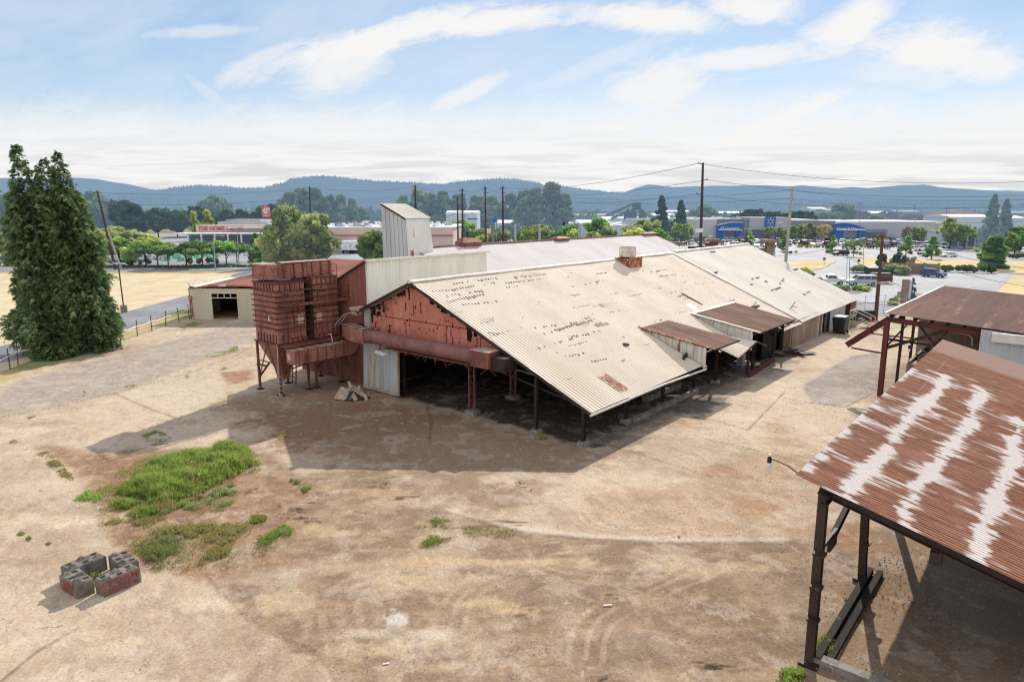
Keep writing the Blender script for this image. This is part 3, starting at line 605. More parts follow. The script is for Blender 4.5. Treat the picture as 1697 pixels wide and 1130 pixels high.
# --- gable: sheets with a ragged top edge
mb=MB(); t=41.4
while t>28.35:
    w=min(.32,t-28.3); tm=t-w/2; top=RZ(tm)-.12-max(0,random.gauss(.12,.22))*(1.3 if tm<36 else .9); bot=3.72+.0*(t)
    if 29.9<tm<30.5: top-=.0
    sd_=32.62+ (.008 if int(t/.32)%2 else 0)
    mb.quad(L(sd_,t,bot),L(sd_,t-w,bot+.01),L(sd_,t-w,top-U(-.05,.12)),L(sd_,t,top)); t-=w
for i in range(90):
    t=U(28.6,41); z=U(4.1,RZ(t)-.35); w,h=(U(.03,.12),U(.04,.3)) if R()<.85 else (U(.05,.1),U(.4,.8)); mb.quad(L(32.6,t,z),L(32.6,t-w,z),L(32.6,t-w*.8,z+h),L(32.6,t-.01,z+h),1)
for (t,z,w,h) in [(36.9,7.5,.1,1.),(34.7,7.4,.5,.55),(33.6,6.9,.7,.4),(31.1,5.2,.45,.95),(35.2,6.,.1,.12),(39.9,6.3,.3,.25),(40.6,6.,.5,.3),(41.25,5.4,.2,.9)]:
    mb.poly([L(32.59,t,z),L(32.59,t-w*.7,z-.05),L(32.59,t-w,z+h*.4),L(32.59,t-w*.8,z+h),L(32.59,t-w*.3,z+h*1.05),L(32.59,t+.03,z+h*.7)],1)
mb.box((32.58,28.3,5.98),(32.61,41.3,6.01),L,1)
for t in (37.3,33.1,29.9): mb.box((32.585,t,3.8),(32.605,t+.03,min(RZ(t)-.4,6.0)),L,2)
B('gable_wall',mb,['red_wall','dark','red_rust'])
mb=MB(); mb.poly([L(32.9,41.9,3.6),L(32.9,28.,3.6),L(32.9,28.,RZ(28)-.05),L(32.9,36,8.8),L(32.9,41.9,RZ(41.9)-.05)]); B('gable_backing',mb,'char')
mb=MB(); mb.box((32.45,41.35,3.8),(32.6,41.95,6.45),L); mb.corr(L(32.55,41.9,4),L(32.55,41.4,4),L(32.55,41.9,6.4),.2,.03); B('blue_strip',mb,'blue_sheet')
# lintel, beams, posts
mb=MB(); mb.box((32.5,27.9,3.52),(32.75,38.2,3.78),L); mb.box((32.35,28,3.9),(32.5,38.2,3.98),L); B('lintel_beam',mb,'red_rust')
def post(s,t,z1,w=.16,key='dark_steel',base=True,lattice=False,name='post'):
    mb=MB()
    if lattice:
        for dt in (-.24,.24): mb.ibeam(L(s,t+dt,.25),L(s,t+dt,z1),.1,.1)
        z=.35; sg=1
        while z<z1-.4: mb.beam(L(s,t-.22*sg,z),L(s,t+.22*sg,z+.42),.04,.03); z+=.42; sg=-sg
    else: mb.ibeam(L(s,t,.2),L(s,t,z1),w,w)
    o=B(name,mb,key)
    if base:
        m2=MB(); q=.32 if not lattice else .45
        P=[L(s-q,t-q*1.15,-.02),L(s+q,t-q,-.02),L(s+q,t+q,-.02),L(s-q,t+q,-.02),L(s-q*.8,t-q*.8,.26),L(s+q*.85,t-q*.8,.3),L(s+q*.8,t+q*.8,.27),L(s-q*.8,t+q*.85,.24)]; m2.hexa(P); m2.build('footing','concrete',o)
post(33.0,31.1,3.6,lattice=True,key='red_rust'); post(37.7,31.3,6.6,lattice=True,key='far_steel' if 0 else 'duct_brown')
post(32.45,25.05,RZ(25.05)-.25,.18); post(32.5,21.5,RZ(21.5)-.2,.2); post(32.9,38.0,3.6,.16,base=False)
for s in (38,43.15,48.25): post(s,21.8,RZ(21.8)-.2,.2)
post(51.7,21.5,3.9,.2); 
for (s,t,z) in [(55.4,20.3,2.55),(57.3,20.6,2.7),(62.9,20.8,3.6),(61.5,21.9,3.6),(56.,22.2,2.8),(48.2,26,4.3),(56.6,26.,4.3),(66.,21.,3.7)]: post(s,t,z,.16,base=False)
for s in (43,48.3,53.6,58.9,64.2): post(s,31.3,6.6,.2,base=False); post(s,25.8,4.2,.16,base=False)
mb=MB()
for s in (32.75,38,43.15,48.25,53.5,58.8,64): mb.beam(L(s,21,RZ(21)-.22),L(s,36,8.5),.12,.25); mb.beam(L(s,36,8.5),L(s,41.8,6.1),.12,.25); mb.beam(L(s,21.5,2.3),L(s,31.3,4.),.08,.12)
for t in (21.9,25.6,29.2,33): mb.beam(L(33,t,RZ(t)-.14),L(66,t,RZ(t)-.14),.1,.16)
B('rafters',mb,'dark_steel')
mb=MB(); mb.tube([L(33.2,31.2,3.55),L(34,27.5,3.4),L(33.6,25.2,3.3)],.05,6); B('pipe_brace',mb,'pole_grey')
mb=MB(); mb.box((38.1,21.3,-.02),(48.2,21.6,.28),L); mb.box((38.3,24.5,-.02),(47,24.9,.25),L); mb.box((43.2,23,-.02),(48.6,23.5,.4),L,0)
B('kerb_wall',mb,'concrete')
mb=MB(); mb.ibeam(L(55.2,20.1,.22),L(63,20.6,.25),.2,.4); B('sill_beam',mb,'maroon_steel')
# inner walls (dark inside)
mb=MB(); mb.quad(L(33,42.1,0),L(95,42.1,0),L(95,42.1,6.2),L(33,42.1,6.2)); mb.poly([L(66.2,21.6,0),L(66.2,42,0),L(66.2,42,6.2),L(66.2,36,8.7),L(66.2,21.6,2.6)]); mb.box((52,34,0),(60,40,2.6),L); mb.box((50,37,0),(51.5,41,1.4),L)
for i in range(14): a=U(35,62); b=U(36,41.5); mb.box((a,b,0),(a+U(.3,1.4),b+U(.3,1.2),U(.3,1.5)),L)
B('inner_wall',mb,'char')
# closed far section: concrete block wall, doors and sheets (t about 21.2)
TW=21.25
def wall(s0,s1,z0,z1,key,name='wall_panel',dt=0.,lab=None,rib=None):
    mb=MB()
    if rib: mb.corr(L(s0,TW+dt,z0),L(s1,TW+dt,z0),L(s0,TW+dt,z1),rib,.03)
    mb.box((s0,TW+dt+.01,z0),(s1,TW+dt+.12,z1),L); o=B(name,mb,key)
    if lab: o['label']=lab
    return o
wall(66.4,67.1,0,2.9,'char'); wall(67.15,67.9,0,2.75,'maroon_steel','door',-.02,'reddish brown narrow door'); wall(67.95,69.0,0,2.8,'plank'); wall(69.05,69.25,.2,2.2,'yellow','post',-.1,'yellow painted post')
wall(69.3,69.9,0,2.8,'dark','doorway',.1); wall(69.9,78.6,0,2.75,'block_wall'); wall(78.65,78.85,0,2.75,'flash_white','door_frame',-.05); wall(78.9,79.9,0,2.7,'plank',dt=-.02); wall(79.95,80.15,0,2.7,'flash_white','door_frame',-.05)
wall(80.2,81.5,0,2.6,'dark','doorway',.3); wall(81.2,81.8,0,2.6,'plank','door',-.06); wall(81.9,83.1,0,2.65,'char','door',0.); wall(83.15,89.6,0,2.7,'wall_grey',rib=.4,lab='grey metal sheet wall'); wall(89.7,92.2,.9,2.7,'dark','doorway',.1); wall(92.25,94.9,0,2.7,'red_brown')
mb=MB(); mb.poly([L(95.1,21.3,0),L(95.1,42,0),L(95.1,42,6.2),L(95.1,36,8.8),L(95.1,21.3,2.55)]); B('end_wall',mb,'wall_grey')
mb=MB(); mb.box((66.3,21.5,2.2),(95,21.7,2.65),L); B('eave_beam',mb,'wood_dark')
# --- shed dormers that flatten out over the eave
def dormer(s0,s1,s0l,s1l,tl,zl,key,white,nm):
    T0=26.0; zt=RZ(T0)+.12
    mb=MB(); mb.corr(L(s0,T0,zt),L(s1,T0,zt),L(s0l,tl,zl),.3,.014,3,0,C=L(s1l,tl,zl)); mb.quad(L(s0,T0,zt-.08),L(s1,T0,zt-.08),L(s1l,tl,zl-.08),L(s0l,tl,zl-.08),1)
    mb.beam(L(s0l,tl,zl-.04),L(s1l,tl,zl-.04),.06,.12,1); d=B('dormer_roof',mb,[key,'char','flash_white'])
    m2=MB(); m2.beam(L(s0,T0,zt+.02),L(s0l,tl,zl+.02),.12,.1); 
    if white: m2.beam(L(s0-.1,T0+.1,zt+.03),L(s1,T0+.1,zt+.03),.5,.05); m2.build('flashing','flash_white',d)
    else: m2.build('flashing','orange_rust',d)
    m3=MB(); te=tl+.75; f=(te-tl)/(T0-tl); ze=zl+(zt-zl)*f; se=s0l+(s0-s0l)*f
    n=18
    for i in range(n):
        a=T0-(T0-te)*i/n; b=T0-(T0-te)*(i+1)/n; A=lambda t:(zl+(zt-zl)*((t-tl)/(T0-tl)))-.03
        sa=s0+(se-s0)*(T0-a)/(T0-te)+.08+(.03 if i%2 else 0)
        m3.quad(L(sa,a,RZ(a)-.1),L(sa,b,RZ(b)-.1),L(sa,b,A(b)),L(sa,a,A(a)))
    m3.build('cheek_wall','cheek_white',d)
    m4=MB(); m4.beam(L(se+.05,te,RZ(te)-.1),L(se+.05,te,ze),.14,.14); m4.build('corner_trim','flash_white',d)
    return d
dormer(47.15,51.95,47.3,52.1,19.85,3.72,'dormer_roof',False,1)['label']='smaller, nearer brown dormer roof'
dormer(56.5,66.3,56.4,65.4,19.75,3.7,'dormer_roof',True,2)['label']='larger, farther brown dormer roof with white flashing'
mb=MB(); # little sagging awning between the dormers
mb.corr(L(52.3,22.2,RZ(22.2)+.05),L(56.2,22.2,3.1),L(52.2,19.9,2.25),.3,.04,1,0,C=L(56.4,20.,2.95)); mb.corr(L(56.2,22.2,3.1),L(58.6,22.2,2.75),L(56.4,20.,2.95),.3,.04,1,0,C=L(58.9,20.,2.2))
mb.beam(L(52.2,19.9,2.2),L(56.4,20,2.9),.08,.12,1); mb.beam(L(56.4,20,2.9),L(58.9,20,2.15),.08,.12,1)
B('awning',mb,['roof_tan','dark_steel'])['label']='small crooked tan awning between the two dormers'
mb=MB(); mb.box((58.4,21.9,.1),(58.9,22.4,1.2),L); mb.box((59,22,.1),(59.5,22.5,1.3),L); mb.box((58.6,22.3,0),(61.5,23.2,.15),L); 
tag(mb.build('steel_drum','galv'),'pale metal drums standing in the dark opening below the larger dormer','drum')
mb=MB(); mb.box((62.2,21.5,.2),(66,21.6,3.5),L); mb.box((56.6,26.1,0),(66,26.3,4.3),L); B('inner_wall',mb,'char')
# roof vent: rusty box with a pale round stack
vent=tag(MB().build('x','dark'),'a','b') if 0 else None
mb=MB(); z0=RZ(34.4); P=[L(59.5,34.2,RZ(34.2)-.1),L(61.6,34.2,RZ(34.2)-.1),L(61.6,36.0,8.8),L(59.5,36.0,8.8),L(59.4,34.2,9.05),L(61.7,34.2,9.1),L(61.7,36.1,9.12),L(59.4,36.1,9.1)]
P=[Vector(p) for p in P]; mb.hexa(P)
for i in range(4):
    pass
o=B('roof_vent',mb,'orange_rust'); m2=MB(); m2.tube([L(60.4,35.1,9.1),L(60.4,35.1,9.2)],.72,20,1); m2.tube([L(60.4,35.1,9.2),L(60.4,35.1,10.15)],.85,22,0,cap=False); m2.tube([L(60.4,35.1,10.1),L(60.4,35.1,10.12)],.84,22,1); m2.build('stack',['rust_white','dark'],o)
m3=MB()
for (s,t) in ((59.4,34.2),(61.7,34.2)): m3.beam(L(s,t,RZ(t)),L(s,t,9.25),.1,.1)
m3.beam(L(59.4,34.15,9.1),L(61.7,34.15,9.1),.08,.14); m3.build('frame','orange_rust',o)
reg(barn)
# ================= the rear shed with raised white front =================
rear=thing('industrial_shed','rear shed with pale metal roof and raised white ribbed wall behind the red gable','shed',L(33,47))
def D(name,mb,mats,**k): return mb.build(name,mats,rear,**k)
R2=lambda t: 10.0-.385*(52.-t) if t<52 else 10.-.385*(t-52)
mb=MB(); mb.corr(L(46.8,52,10),L(97.2,52,10),L(46.8,42.2,R2(42.2)),.62,.02,6,wob=.02); mb.corr(L(46.8,52,10),L(97.2,52,10),L(46.8,59,R2(59)),.62,.035,3); D('roof',mb,'roof_pale')
mb=MB(); s=46.
while s<97: mb.tube([L(s,52,10.03),L(s+3,52,10.05)],.2,8,sx=1.2,sz=.5); s+=3.02
D('ridge_cap',mb,'red_roof' if 0 else 'dormer_roof')
mb=MB(); 
for px_,wd,h in ((776,3.2,.75),(928,3.,.35),(1107,0,0),(1073,4.4,.3)):
    if not wd: continue
    r=ray(px_,400); rs=r[0]*SA+r[1]*CA; rt=-r[0]*CA+r[1]*SA; s=rs*52/rt
    mb=MB(); mb.box((s-wd/2,51.5,9.8),(s+wd/2,52.5,10.05+h*.4),L); mb.hexa([L(s-wd*.5,51.3,10.05+h*.35),L(s+wd*.5,51.3,10.05+h*.35),L(s+wd*.5,52.6,10.05+h*.35),L(s-wd*.5,52.6,10.05+h*.35),L(s-wd*.3,51.8,10.1+h),L(s+wd*.25,51.8,10.1+h*.9),L(s+wd*.25,52.2,10.1+h*.9),L(s-wd*.3,52.2,10.1+h)]); D('ridge_vent',mb,'red_brown')
mb=MB(); mb.corr(L(32.95,42.0,5.9),L(46.75,42.0,5.9),L(32.95,42.0,10.02),.34,.035); mb.box((32.95,42.02,5.9),(46.75,42.2,10.0),L); D('raised_wall',mb,'wall_white')
W3=lambda t:10.05-.45*(t-42)
mb=MB(); mb.corr(L(32.7,41.85,10.12),L(46.9,41.85,10.12),L(32.7,51.5,W3(51.5)+.06),.34,.03); mb.beam(L(32.7,41.85,10.08),L(46.9,41.85,10.08),.14,.16,1); D('raised_roof',mb,['roof_pale','flash_white'])
mb=MB(); mb.poly([L(46.75,42.1,5.9),L(46.75,51.5,5.9),L(46.75,42.1,10)]); D('raised_end',mb,'wall_white')
mb=MB()
# brown ribbed end wall (upper) and patched red sheets (lower)
n=int((51.5-42)/.28)
for i in range(n):
    t0=42+i*.28; t1=t0+.28; f=.04 if i%2 else 0; mb.quad(L(32.98-f,t0,4.6),L(32.98-f,t1,4.6),L(32.98-f,t1,W3(t1)),L(32.98-f,t0,W3(t0))); mb.quad(L(32.98,t1,4.6),L(32.94,t1,4.6),L(32.94,t1,W3(t1)),L(32.98,t1,W3(t1)))
mb.beam(L(32.9,41.9,W3(41.9)+.02),L(32.9,51.5,W3(51.5)+.02),.12,.18,1); D('end_wall',mb,['red_brown','dark_steel'])
mb=MB(); t=42.3
while t<51.3:
    wd=U(.8,1.3); z=0
    while z<4.55:
        h=min(U(1.1,1.8),4.6-z); mb.corr(L(33.0+U(0,.03),t,z),L(33.0+U(0,.03),t+wd,z),L(33.02,t,z+h),.16,.02,mi=0 if R()<.75 else 1); z+=h
    t+=wd
mb.quad(L(33.05,42.2,0),L(33.05,51.5,0),L(33.05,51.5,4.6),L(33.05,42.2,4.6),2); D('lower_wall',mb,['red_rust','red_brown','char'])
mb=MB(); mb.quad(L(33.1,51.5,0),L(46.8,51.5,0),L(46.8,51.5,5.75),L(33.1,51.5,5.75)); mb.poly([L(46.8,51.55,0),L(46.8,59,0),L(46.8,59,7.2),L(46.8,52,9.9),L(46.8,51.55,9.7)]); mb.quad(L(46.8,58.95,0),L(97,58.95,0),L(97,58.95,7.2),L(46.8,58.95,7.2)); mb.poly([L(97,42.3,0),L(97,58.9,0),L(97,58.9,7.2),L(97,52,9.9),L(97,42.3,6.2)]); D('outer_wall',mb,'red_brown')
mb=MB(); mb.box((31.8,41.8,6.28),(32.9,42.9,6.5),L); mb.box((31.9,42.2,5.9),(32.8,42.8,6.2),L); D('ledge',mb,'cheek_white' if 0 else 'tarp')
reg(rear)
# bluish sheet door leaning on the corner
dr=thing('sliding_door','weathered pale blue ribbed sliding door with yellow stains beside the dark opening','door',L(32.3,40))
mb=MB(); mb.corr(L(32.3,42.2,.25),L(32.3,38.05,.2),L(32.45,42.2,3.75),.42,.05,4,C=L(32.45,38.1,3.7)); mb.build('door_panel','blue_sheet',dr)
mb=MB(); mb.beam(L(32.28,38.0,.15),L(32.42,38.05,3.75),.12,.16); mb.box((32.25,38.0,.1),(32.4,42.2,.35),L); mb.build('door_frame','tarp',dr)
# ================= head house (tall narrow white tower) =================
tw=thing('roof_tower','tall narrow white metal tower with sloping roof standing up through the rear shed roof','tower',L(46,52,7))
def ptz(px_,py_,s0): a=ons(px_,py_,s0); return a
S0=45.2; A0=ons(632,339,S0); A1=ons(672,363,S0); A2=ons(678,425,S0)
tL=A0[1]; tR=A1[1]; zT=A0[2]; zR=A1[2]; B0=ont(711,362,tR); sE=B0[0]; B1=ont(721,424,A2[1]); 
mb=MB(); n=12
for i in range(n):
    f0=i/n; f1=(i+1)/n; g=.03 if i%2 else 0
    def tz(f): return tL+(tR-tL)*f, zT+(zR-zT)*f
    a,za=tz(f0); b,zb=tz(f1); ab=tL+(A2[1]-tL)*f0; bb=tL+(A2[1]-tL)*f1
    mb.quad(L(S0-g,ab,7),L(S0-g,bb,7),L(S0-g,b,zb),L(S0-g,a,za))
mb.build('end_wall','wall_grey',tw)
mb=MB(); mb.corr(L(S0,A2[1],7.),L(B1[0]+.25,A2[1],7.),L(S0,tR,zR),.34,.03,C=L(sE,tR,zR)); mb.quad(L(S0+.3,A2[1]-.02,8.9),L(S0+.7,A2[1]-.02,8.9),L(S0+.6,A2[1]-.0,9.9),L(S0+.35,A2[1]-.0,9.9),1); mb.quad(L(S0+.9,tR-.14,11.2),L(S0+1.0,tR-.14,11.2),L(S0+.85,tR-.03,12.6),L(S0+.8,tR-.03,12.6),1)
mb.build('front_wall',['wall_white','orange_rust'],tw)
mb=MB(); mb.quad(L(sE,tR,zR),L(sE,tL,zT),L(sE,tL,7),L(B1[0]+.25,A2[1],7)); mb.quad(L(S0,tL,7),L(sE,tL,7),L(sE,tL,zT),L(S0,tL,zT)); mb.build('back_wall','wall_grey',tw)
mb=MB(); mb.corr(L(S0-.12,tL+.1,zT+.06),L(sE+.15,tL+.1,zT+.06),L(S0-.12,tR-.15,zR+.02),.34,.05,C=L(sE+.15,tR-.15,zR+.02)); mb.beam(L(S0-.1,tL,zT+.02),L(S0-.1,tR-.1,zR-.02),.06,.14,1); mb.build('roof',['roof_white','char'],tw)
# ================= baghouse =================
bh=thing('dust_collector','rusty red ribbed dust collector on legs with two tall modules and railed walkways','dust collector',L(30,46.8))
def E_(name,mb,mats,par=None): return mb.build(name,mats,par or bh)
def module(s0,s1,t0,t1,z0,z1,nm,lab):
    mb=MB(); mb.box((s0,t0,z0),(s1,t1,z1),L); 
    m=E_('filter_module',mb,'red_panel'); m['label']=lab
    r=MB(); k=0; nr_=8
    for i in range(nr_+1):
        z=z0+.75+(z1-z0-1.35)*i/nr_ if i else z0+.02
        h=.07; r.box((s0-.16,t0-.14,z),(s1+.02,t0-.002,z+h),L); r.box((s0-.16,t0-.14,z),(s0-.002,t1+.12,z+h),L)
    for (z_a,z_b) in ((z1-.62,z1),(z0+.1,z0+.75)):
        q=s0+.35
        while q<s1: r.box((q,t0-.06,z_a),(q+.06,t0-.004,z_b),L); q+=.42
        q=t0+.2
        while q<t1: r.box((s0-.06,q,z_a),(s0-.004,q+.06,z_b),L); q+=.42
    r.box((s0-.1,t0-.08,z1-.03),(s1+.05,t1+.05,z1+.05),L); r.build('stiffening_ribs','rib_rust',m)
    return m
m1=module(27.0,29.45,45.3,48.4,3.9,8.5,1,'left filter module, nearer the yard'); m2_=module(30.2,32.5,45.3,48.4,3.9,8.75,2,'right filter module, against the brown wall')
mb=MB(); mb.box((29.5,46.2,3.9),(30.15,48.2,8.3),L); E_('gap_shade_box',mb,'dark')  # near-black box filling the module gap, standing in for its shade
for (s0,m,pl) in ((27.9,m1,28.7),(30.35,m2_,30.35)):
    mb=MB()
    for i in range(3):
        for j in range(2):
            a=s0+i*.52; 
            if a+.45>(29.4 if m is m1 else 32.4): continue
            mb.box((a,45.22,4.35+j*.95),(a+.42,45.295,5.2+j*.95),L)
    mb.build('access_door','red_panel',m); q=MB(); q.box((pl,45.19,5.35),(pl+.5,45.215,6.05),L); q.build('sticker','sticker',m)
    q=MB()
    for i in range(16): a=s0-.3+U(0,1.5); z=U(7.5,7.95) if i<10 else U(5.4,7.3); q.box((a,45.285,z),(a+U(.05,.12),45.297,z+U(.05,.16)),L)
    q.build('hole_row','dark',m)['kind']='stuff'
q=MB(); q.box((26.86,45.9,5.7),(26.9,46.2,5.78),L); q.tube([L(26.8,46.05,5.72),L(26.8,46.05,6.0)],.06,8); q.tube([L(26.8,46.05,6.),L(26.8,46.05,6.1)],.03,8); E_('lamp',q,'bulb')
# top duct
mb=MB(); mb.tube([L(28.4,49.2,9.2),L(27.7,48.6,9.2),L(27.6,47.6,9.2),L(28.2,46.75,9.25),L(29.2,46.5,9.3),L(32.6,46.5,9.35)],.56,4,0,sx=.8,sz=1.)
q=mb; 
for i in range(6): s=28.3+i*.8; mb.box((s,45.92,8.74),(s+.06,47.08,9.9),L,1)
E_('top_duct',mb,['red_panel','red_rust']); mb=MB(); mb.box((28.4,45.95,9.93),(32.55,47.05,9.97),L); mb.box((27.15,47.0,9.78),(28.4,49.0,9.84),L); mb.box((28.45,47.,9.5),(29.8,48.6,9.75),L); mb.box((29.7,46.3,8.76),(31.,47.9,8.82),L); mb.box((31.3,46.2,8.5),(32.6,46.9,8.8),L); E_('duct_top',mb,'dust_top')
# hoppers
for (s0,s1) in ((27.,29.45),(30.2,32.4)):
    mb=MB(); c=(s0+s1)/2; P=[L(c-.3,46.6,1.25),L(c+.3,46.6,1.25),L(c+.3,47.2,1.25),L(c-.3,47.2,1.25),L(s0,45.4,3.9),L(s1,45.4,3.9),L(s1,48.4,3.9),L(s0,48.4,3.9)]; mb.hexa([Vector(p) for p in P]); mb.box((c-.35,46.5,.9),(c+.35,47.3,1.3),L); E_('hopper',mb,'red_panel')
def leg(s,t,z=3.9,w=.16,striped=False):
    mb=MB(); mb.beam(L(s,t,.08),L(s,t,z),w,w); mb.box((s-.22,t-.22,0),(s+.22,t+.22,.09),L,1); E_('leg',mb,['red_rust' if not striped else 'red_rust','dark_steel'])
for (s,t) in ((26.95,48.3),(26.95,45.3),(29.4,45.3),(30.1,45.3),(32.5,45.3),(29.4,48.3),(32.5,48.3)): leg(s,t)
mb=MB()
for (t0,t1) in ((48.3,46.8),(45.3,46.8)): mb.beam(L(26.93,t0,.9),L(26.93,t1,3.85),.07)
mb.beam(L(26.95,45.3,2.4),L(26.95,48.3,2.4),.07); mb.beam(L(26.95,45.3,1.),L(28.2,45.3,2.),.07); mb.beam(L(26.95,48.3,1.),L(27.9,48.3,2.),.12); mb.beam(L(26.95,47.2,2.05),L(26.95,48.5,2.0),.3,.06); mb.beam(L(30.1,45.3,2.5),L(32.5,45.3,2.6),.07); mb.beam(L(28.3,45.3,2.),L(32.4,45.3,2.35),.1)
E_('brace',mb,'red_rust')
mb=MB()
for dt in (0,.55): mb.beam(L(29.3,47+dt,.05),L(29.5,47+dt,2.5),.06)
for i in range(6): mb.beam(L(29.3+.03*i,47,.3+i*.38),L(29.3+.03*i,47.55,.3+i*.38),.05)
E_('ladder',mb,'dark_steel')
# walkways and rails on the yard side
def walkway(z,s0,s1,top,nm):
    mb=MB(); mb.box((s0,44.45,z-.08),(s1,45.2,z),L); mb.beam(L(s0,44.45,z-.05),L(s1,44.45,z-.05),.06,.16); w=E_('walkway',mb,'red_rust')
    r=MB(); q=s0
    while q<=s1+.01: r.beam(L(q,44.45,z),L(q,44.45,z+1.05),.045); q+=(s1-s0)/4
    for dz in (.5,1.05): r.beam(L(s0,44.45,z+dz),L(s1,44.45,z+dz),.045); r.beam(L(s0,44.45,z+dz),L(s0,45.2,z+dz),.045)
    r.build('railing','rib_rust',w)
walkway(3.9,27.,32.6,0,1); walkway(6.95,27.2,32.9,0,2)
mb=MB()
for (s,t) in ((27,48.3),(27.,46.8),(27,45.3),(28.4,45.3),(29.8,45.3),(31.2,45.3),(32.5,45.3),(32.5,48.3)): mb.beam(L(s,t,8.5),L(s,t,9.7),.04)
for z in (9.1,9.65): mb.beam(L(27,48.3,z),L(27,45.3,z),.04); mb.beam(L(27,45.3,z),L(32.5,45.3,z),.04); mb.beam(L(32.5,45.3,z),L(32.5,48.3,z),.04)
E_('railing',mb,'red_rust')
mb=MB(); mb.beam(L(29.9,45.2,3.9),L(29.9,45.2,8.7),.12); 
for (s,h) in ((28.9,.3),(29.3,.22),(32.1,.35)): mb.hexa([L(s-.2,45.4,8.55),L(s+.25,45.4,8.55),L(s+.2,45.8,8.55),L(s-.2,45.8,8.55),L(s-.05,45.5,8.55+h),L(s+.15,45.45,8.5+h),L(s+.1,45.7,8.6+h),L(s-.1,45.7,8.5+h)])
E_('upright',mb,'dark_steel')
# lower duct, elbow, cross-over duct and long round pipe
dk=MB(); dk.box((27.25,43.7,2.55),(32.2,44.75,3.6),L); dk.box((27.2,43.65,3.6),(32.2,44.8,3.64),L,1)
for i in range(6): s=27.6+i*.8; dk.box((s,43.64,2.5),(s+.07,44.8,3.66),L,2)
lower=dk.build('lower_duct',['red_panel','dust_top','red_rust'],bh)
dk=MB(); dk.quad(L(27.23,44.2,2.85),L(27.23,44.6,2.85),L(27.23,44.6,3.35),L(27.23,44.2,3.35)); dk.build('label_plate','sticker',lower)
dk=MB(); dk.tube([L(32.0,44.2,3.08),L(32.5,44.15,3.15),L(32.85,44.05,3.5),L(32.85,43.95,4.1),L(32.6,43.7,4.5),L(32.2,43.2,4.58)],.55,4,sx=1,sz=1.0); dk.build('elbow_duct','red_panel',bh)
dk=MB(); dk.tube([L(32.3,43.8,4.58),L(31.9,42.8,4.56),L(31.55,41.8,4.55),L(31.5,40.3,4.55)],.54,4,sx=1,sz=.95); dk.quad(L(31.0,40.3,5.08),L(32.02,40.3,5.08),L(32.1,41.8,5.08),L(31.1,41.8,5.08),1); dk.quad(L(31.1,41.8,5.09),L(32.1,41.8,5.09),L(32.6,43.2,5.1),L(31.6,43.3,5.1),1)
for t in (40.35,41.2,42.,42.8): dk.box((31.0 if t<42 else 31.3,t,5.07),(32.1 if t<42 else 32.5,t+.05,5.13),L,2)
dk.build('crossover_duct',['red_panel','dust_top','dark_steel'],bh)
reg(bh)
pipe=thing('round_duct','long round reddish brown duct running along below the red gable','pipe',L(31.5,35,4.55))
mb=MB(); pts=[L(31.5,40.3-i*.55,4.55) for i in range(21)]; mb.tube(pts,.5,20)
for i in range(0,36): t=40.2-i*.305; mb.tube([L(31.5,t,4.55),L(31.5,t-.02,4.55)],.508,20,0)
mb.build('pipe_run',['duct_brown','red_rust'],pipe,smooth=False)
mb=MB(); mb.box((30.95,27.75,4.0),(32.3,29.3,5.06),L); mb.box((30.93,27.7,5.06),(32.33,29.32,5.1),L,1); mb.box((31.2,26.6,3.9),(32.4,27.8,4.8),L,2); mb.build('end_box',['red_rust','dust_top','dark_steel'],pipe)
mb=MB(); mb.box((31.6,29.3,3.78),(32.5,38.5,3.9),L); 
for t in (30,33,36,39): mb.beam(L(31.5,t,3.8),L(31.5,t,4.1),.08); mb.beam(L(31.3,t,3.75),L(32.5,t,3.75),.06)
for i in range(14): t=U(28,39); mb.beam(L(31.5,t,3.8),L(31.5+U(-.3,.3),t+U(-.5,.5),3.5+U(-.1,.2)),.03)
mb.build('bracket','red_rust',pipe)
mb=MB(); mb.beam(L(30.8,38.6,3.72),L(30.8,37.6,3.62),.3,.14); tag(mb.build('light_fitting','flash_white'),'white fluorescent light fitting hanging under the long round duct','light')
# loose hoses
mb=MB(); mb.tube([L(26.7,45.1,4.0),L(26.7,45.0,3.85),L(26.75,45.15,2.5),L(26.72,45.2,1.2)],.035,6)
for i in range(26): z=1.7-i*.06; a=i*1.1; mb.tube([L(26.95+math.cos(a)*.13,45.3+math.sin(a)*.13,z),L(26.95+math.cos(a+.6)*.13,45.3+math.sin(a+.6)*.13,z-.03),L(26.95+math.cos(a+1.1)*.13,45.3+math.sin(a+1.1)*.13,z-.06)],.03,5,cap=False)
mb.tube([L(26.8,45.1,.2),L(26.7,44.8,.08),L(26.5,44.7,.05),L(26.6,45.,.3)],.03,5); tag(mb.build('hose','hose'),'pale pink hose coiled down the front leg of the rusty dust collector','hose')
mb=MB(); mb.tube([L(30.8,44.4,4.3),L(31.0,44.35,4.35),L(31.1,44.3,3.6),L(31.0,44.2,3.1),L(31.3,44.2,3.0),L(31.6,44.2,3.2),L(31.9,44.2,3.7)],.035,6); tag(mb.build('hose','bulb'),'short white hose hanging off the lower walkway of the dust collector','hose')
mb=MB(); mb.tube([L(30.6,43.2,5.2),L(31.2,42.8,6.0),L(32.6,41.9,6.3)],.035,5); mb.tube([L(31.0,43.2,5.2),L(31.5,42.9,5.9)],.03,5); tag(mb.build('conduit_pipe','pole_grey'),'bent grey conduit rising from the duct to the blue strip of the gable','pipe')
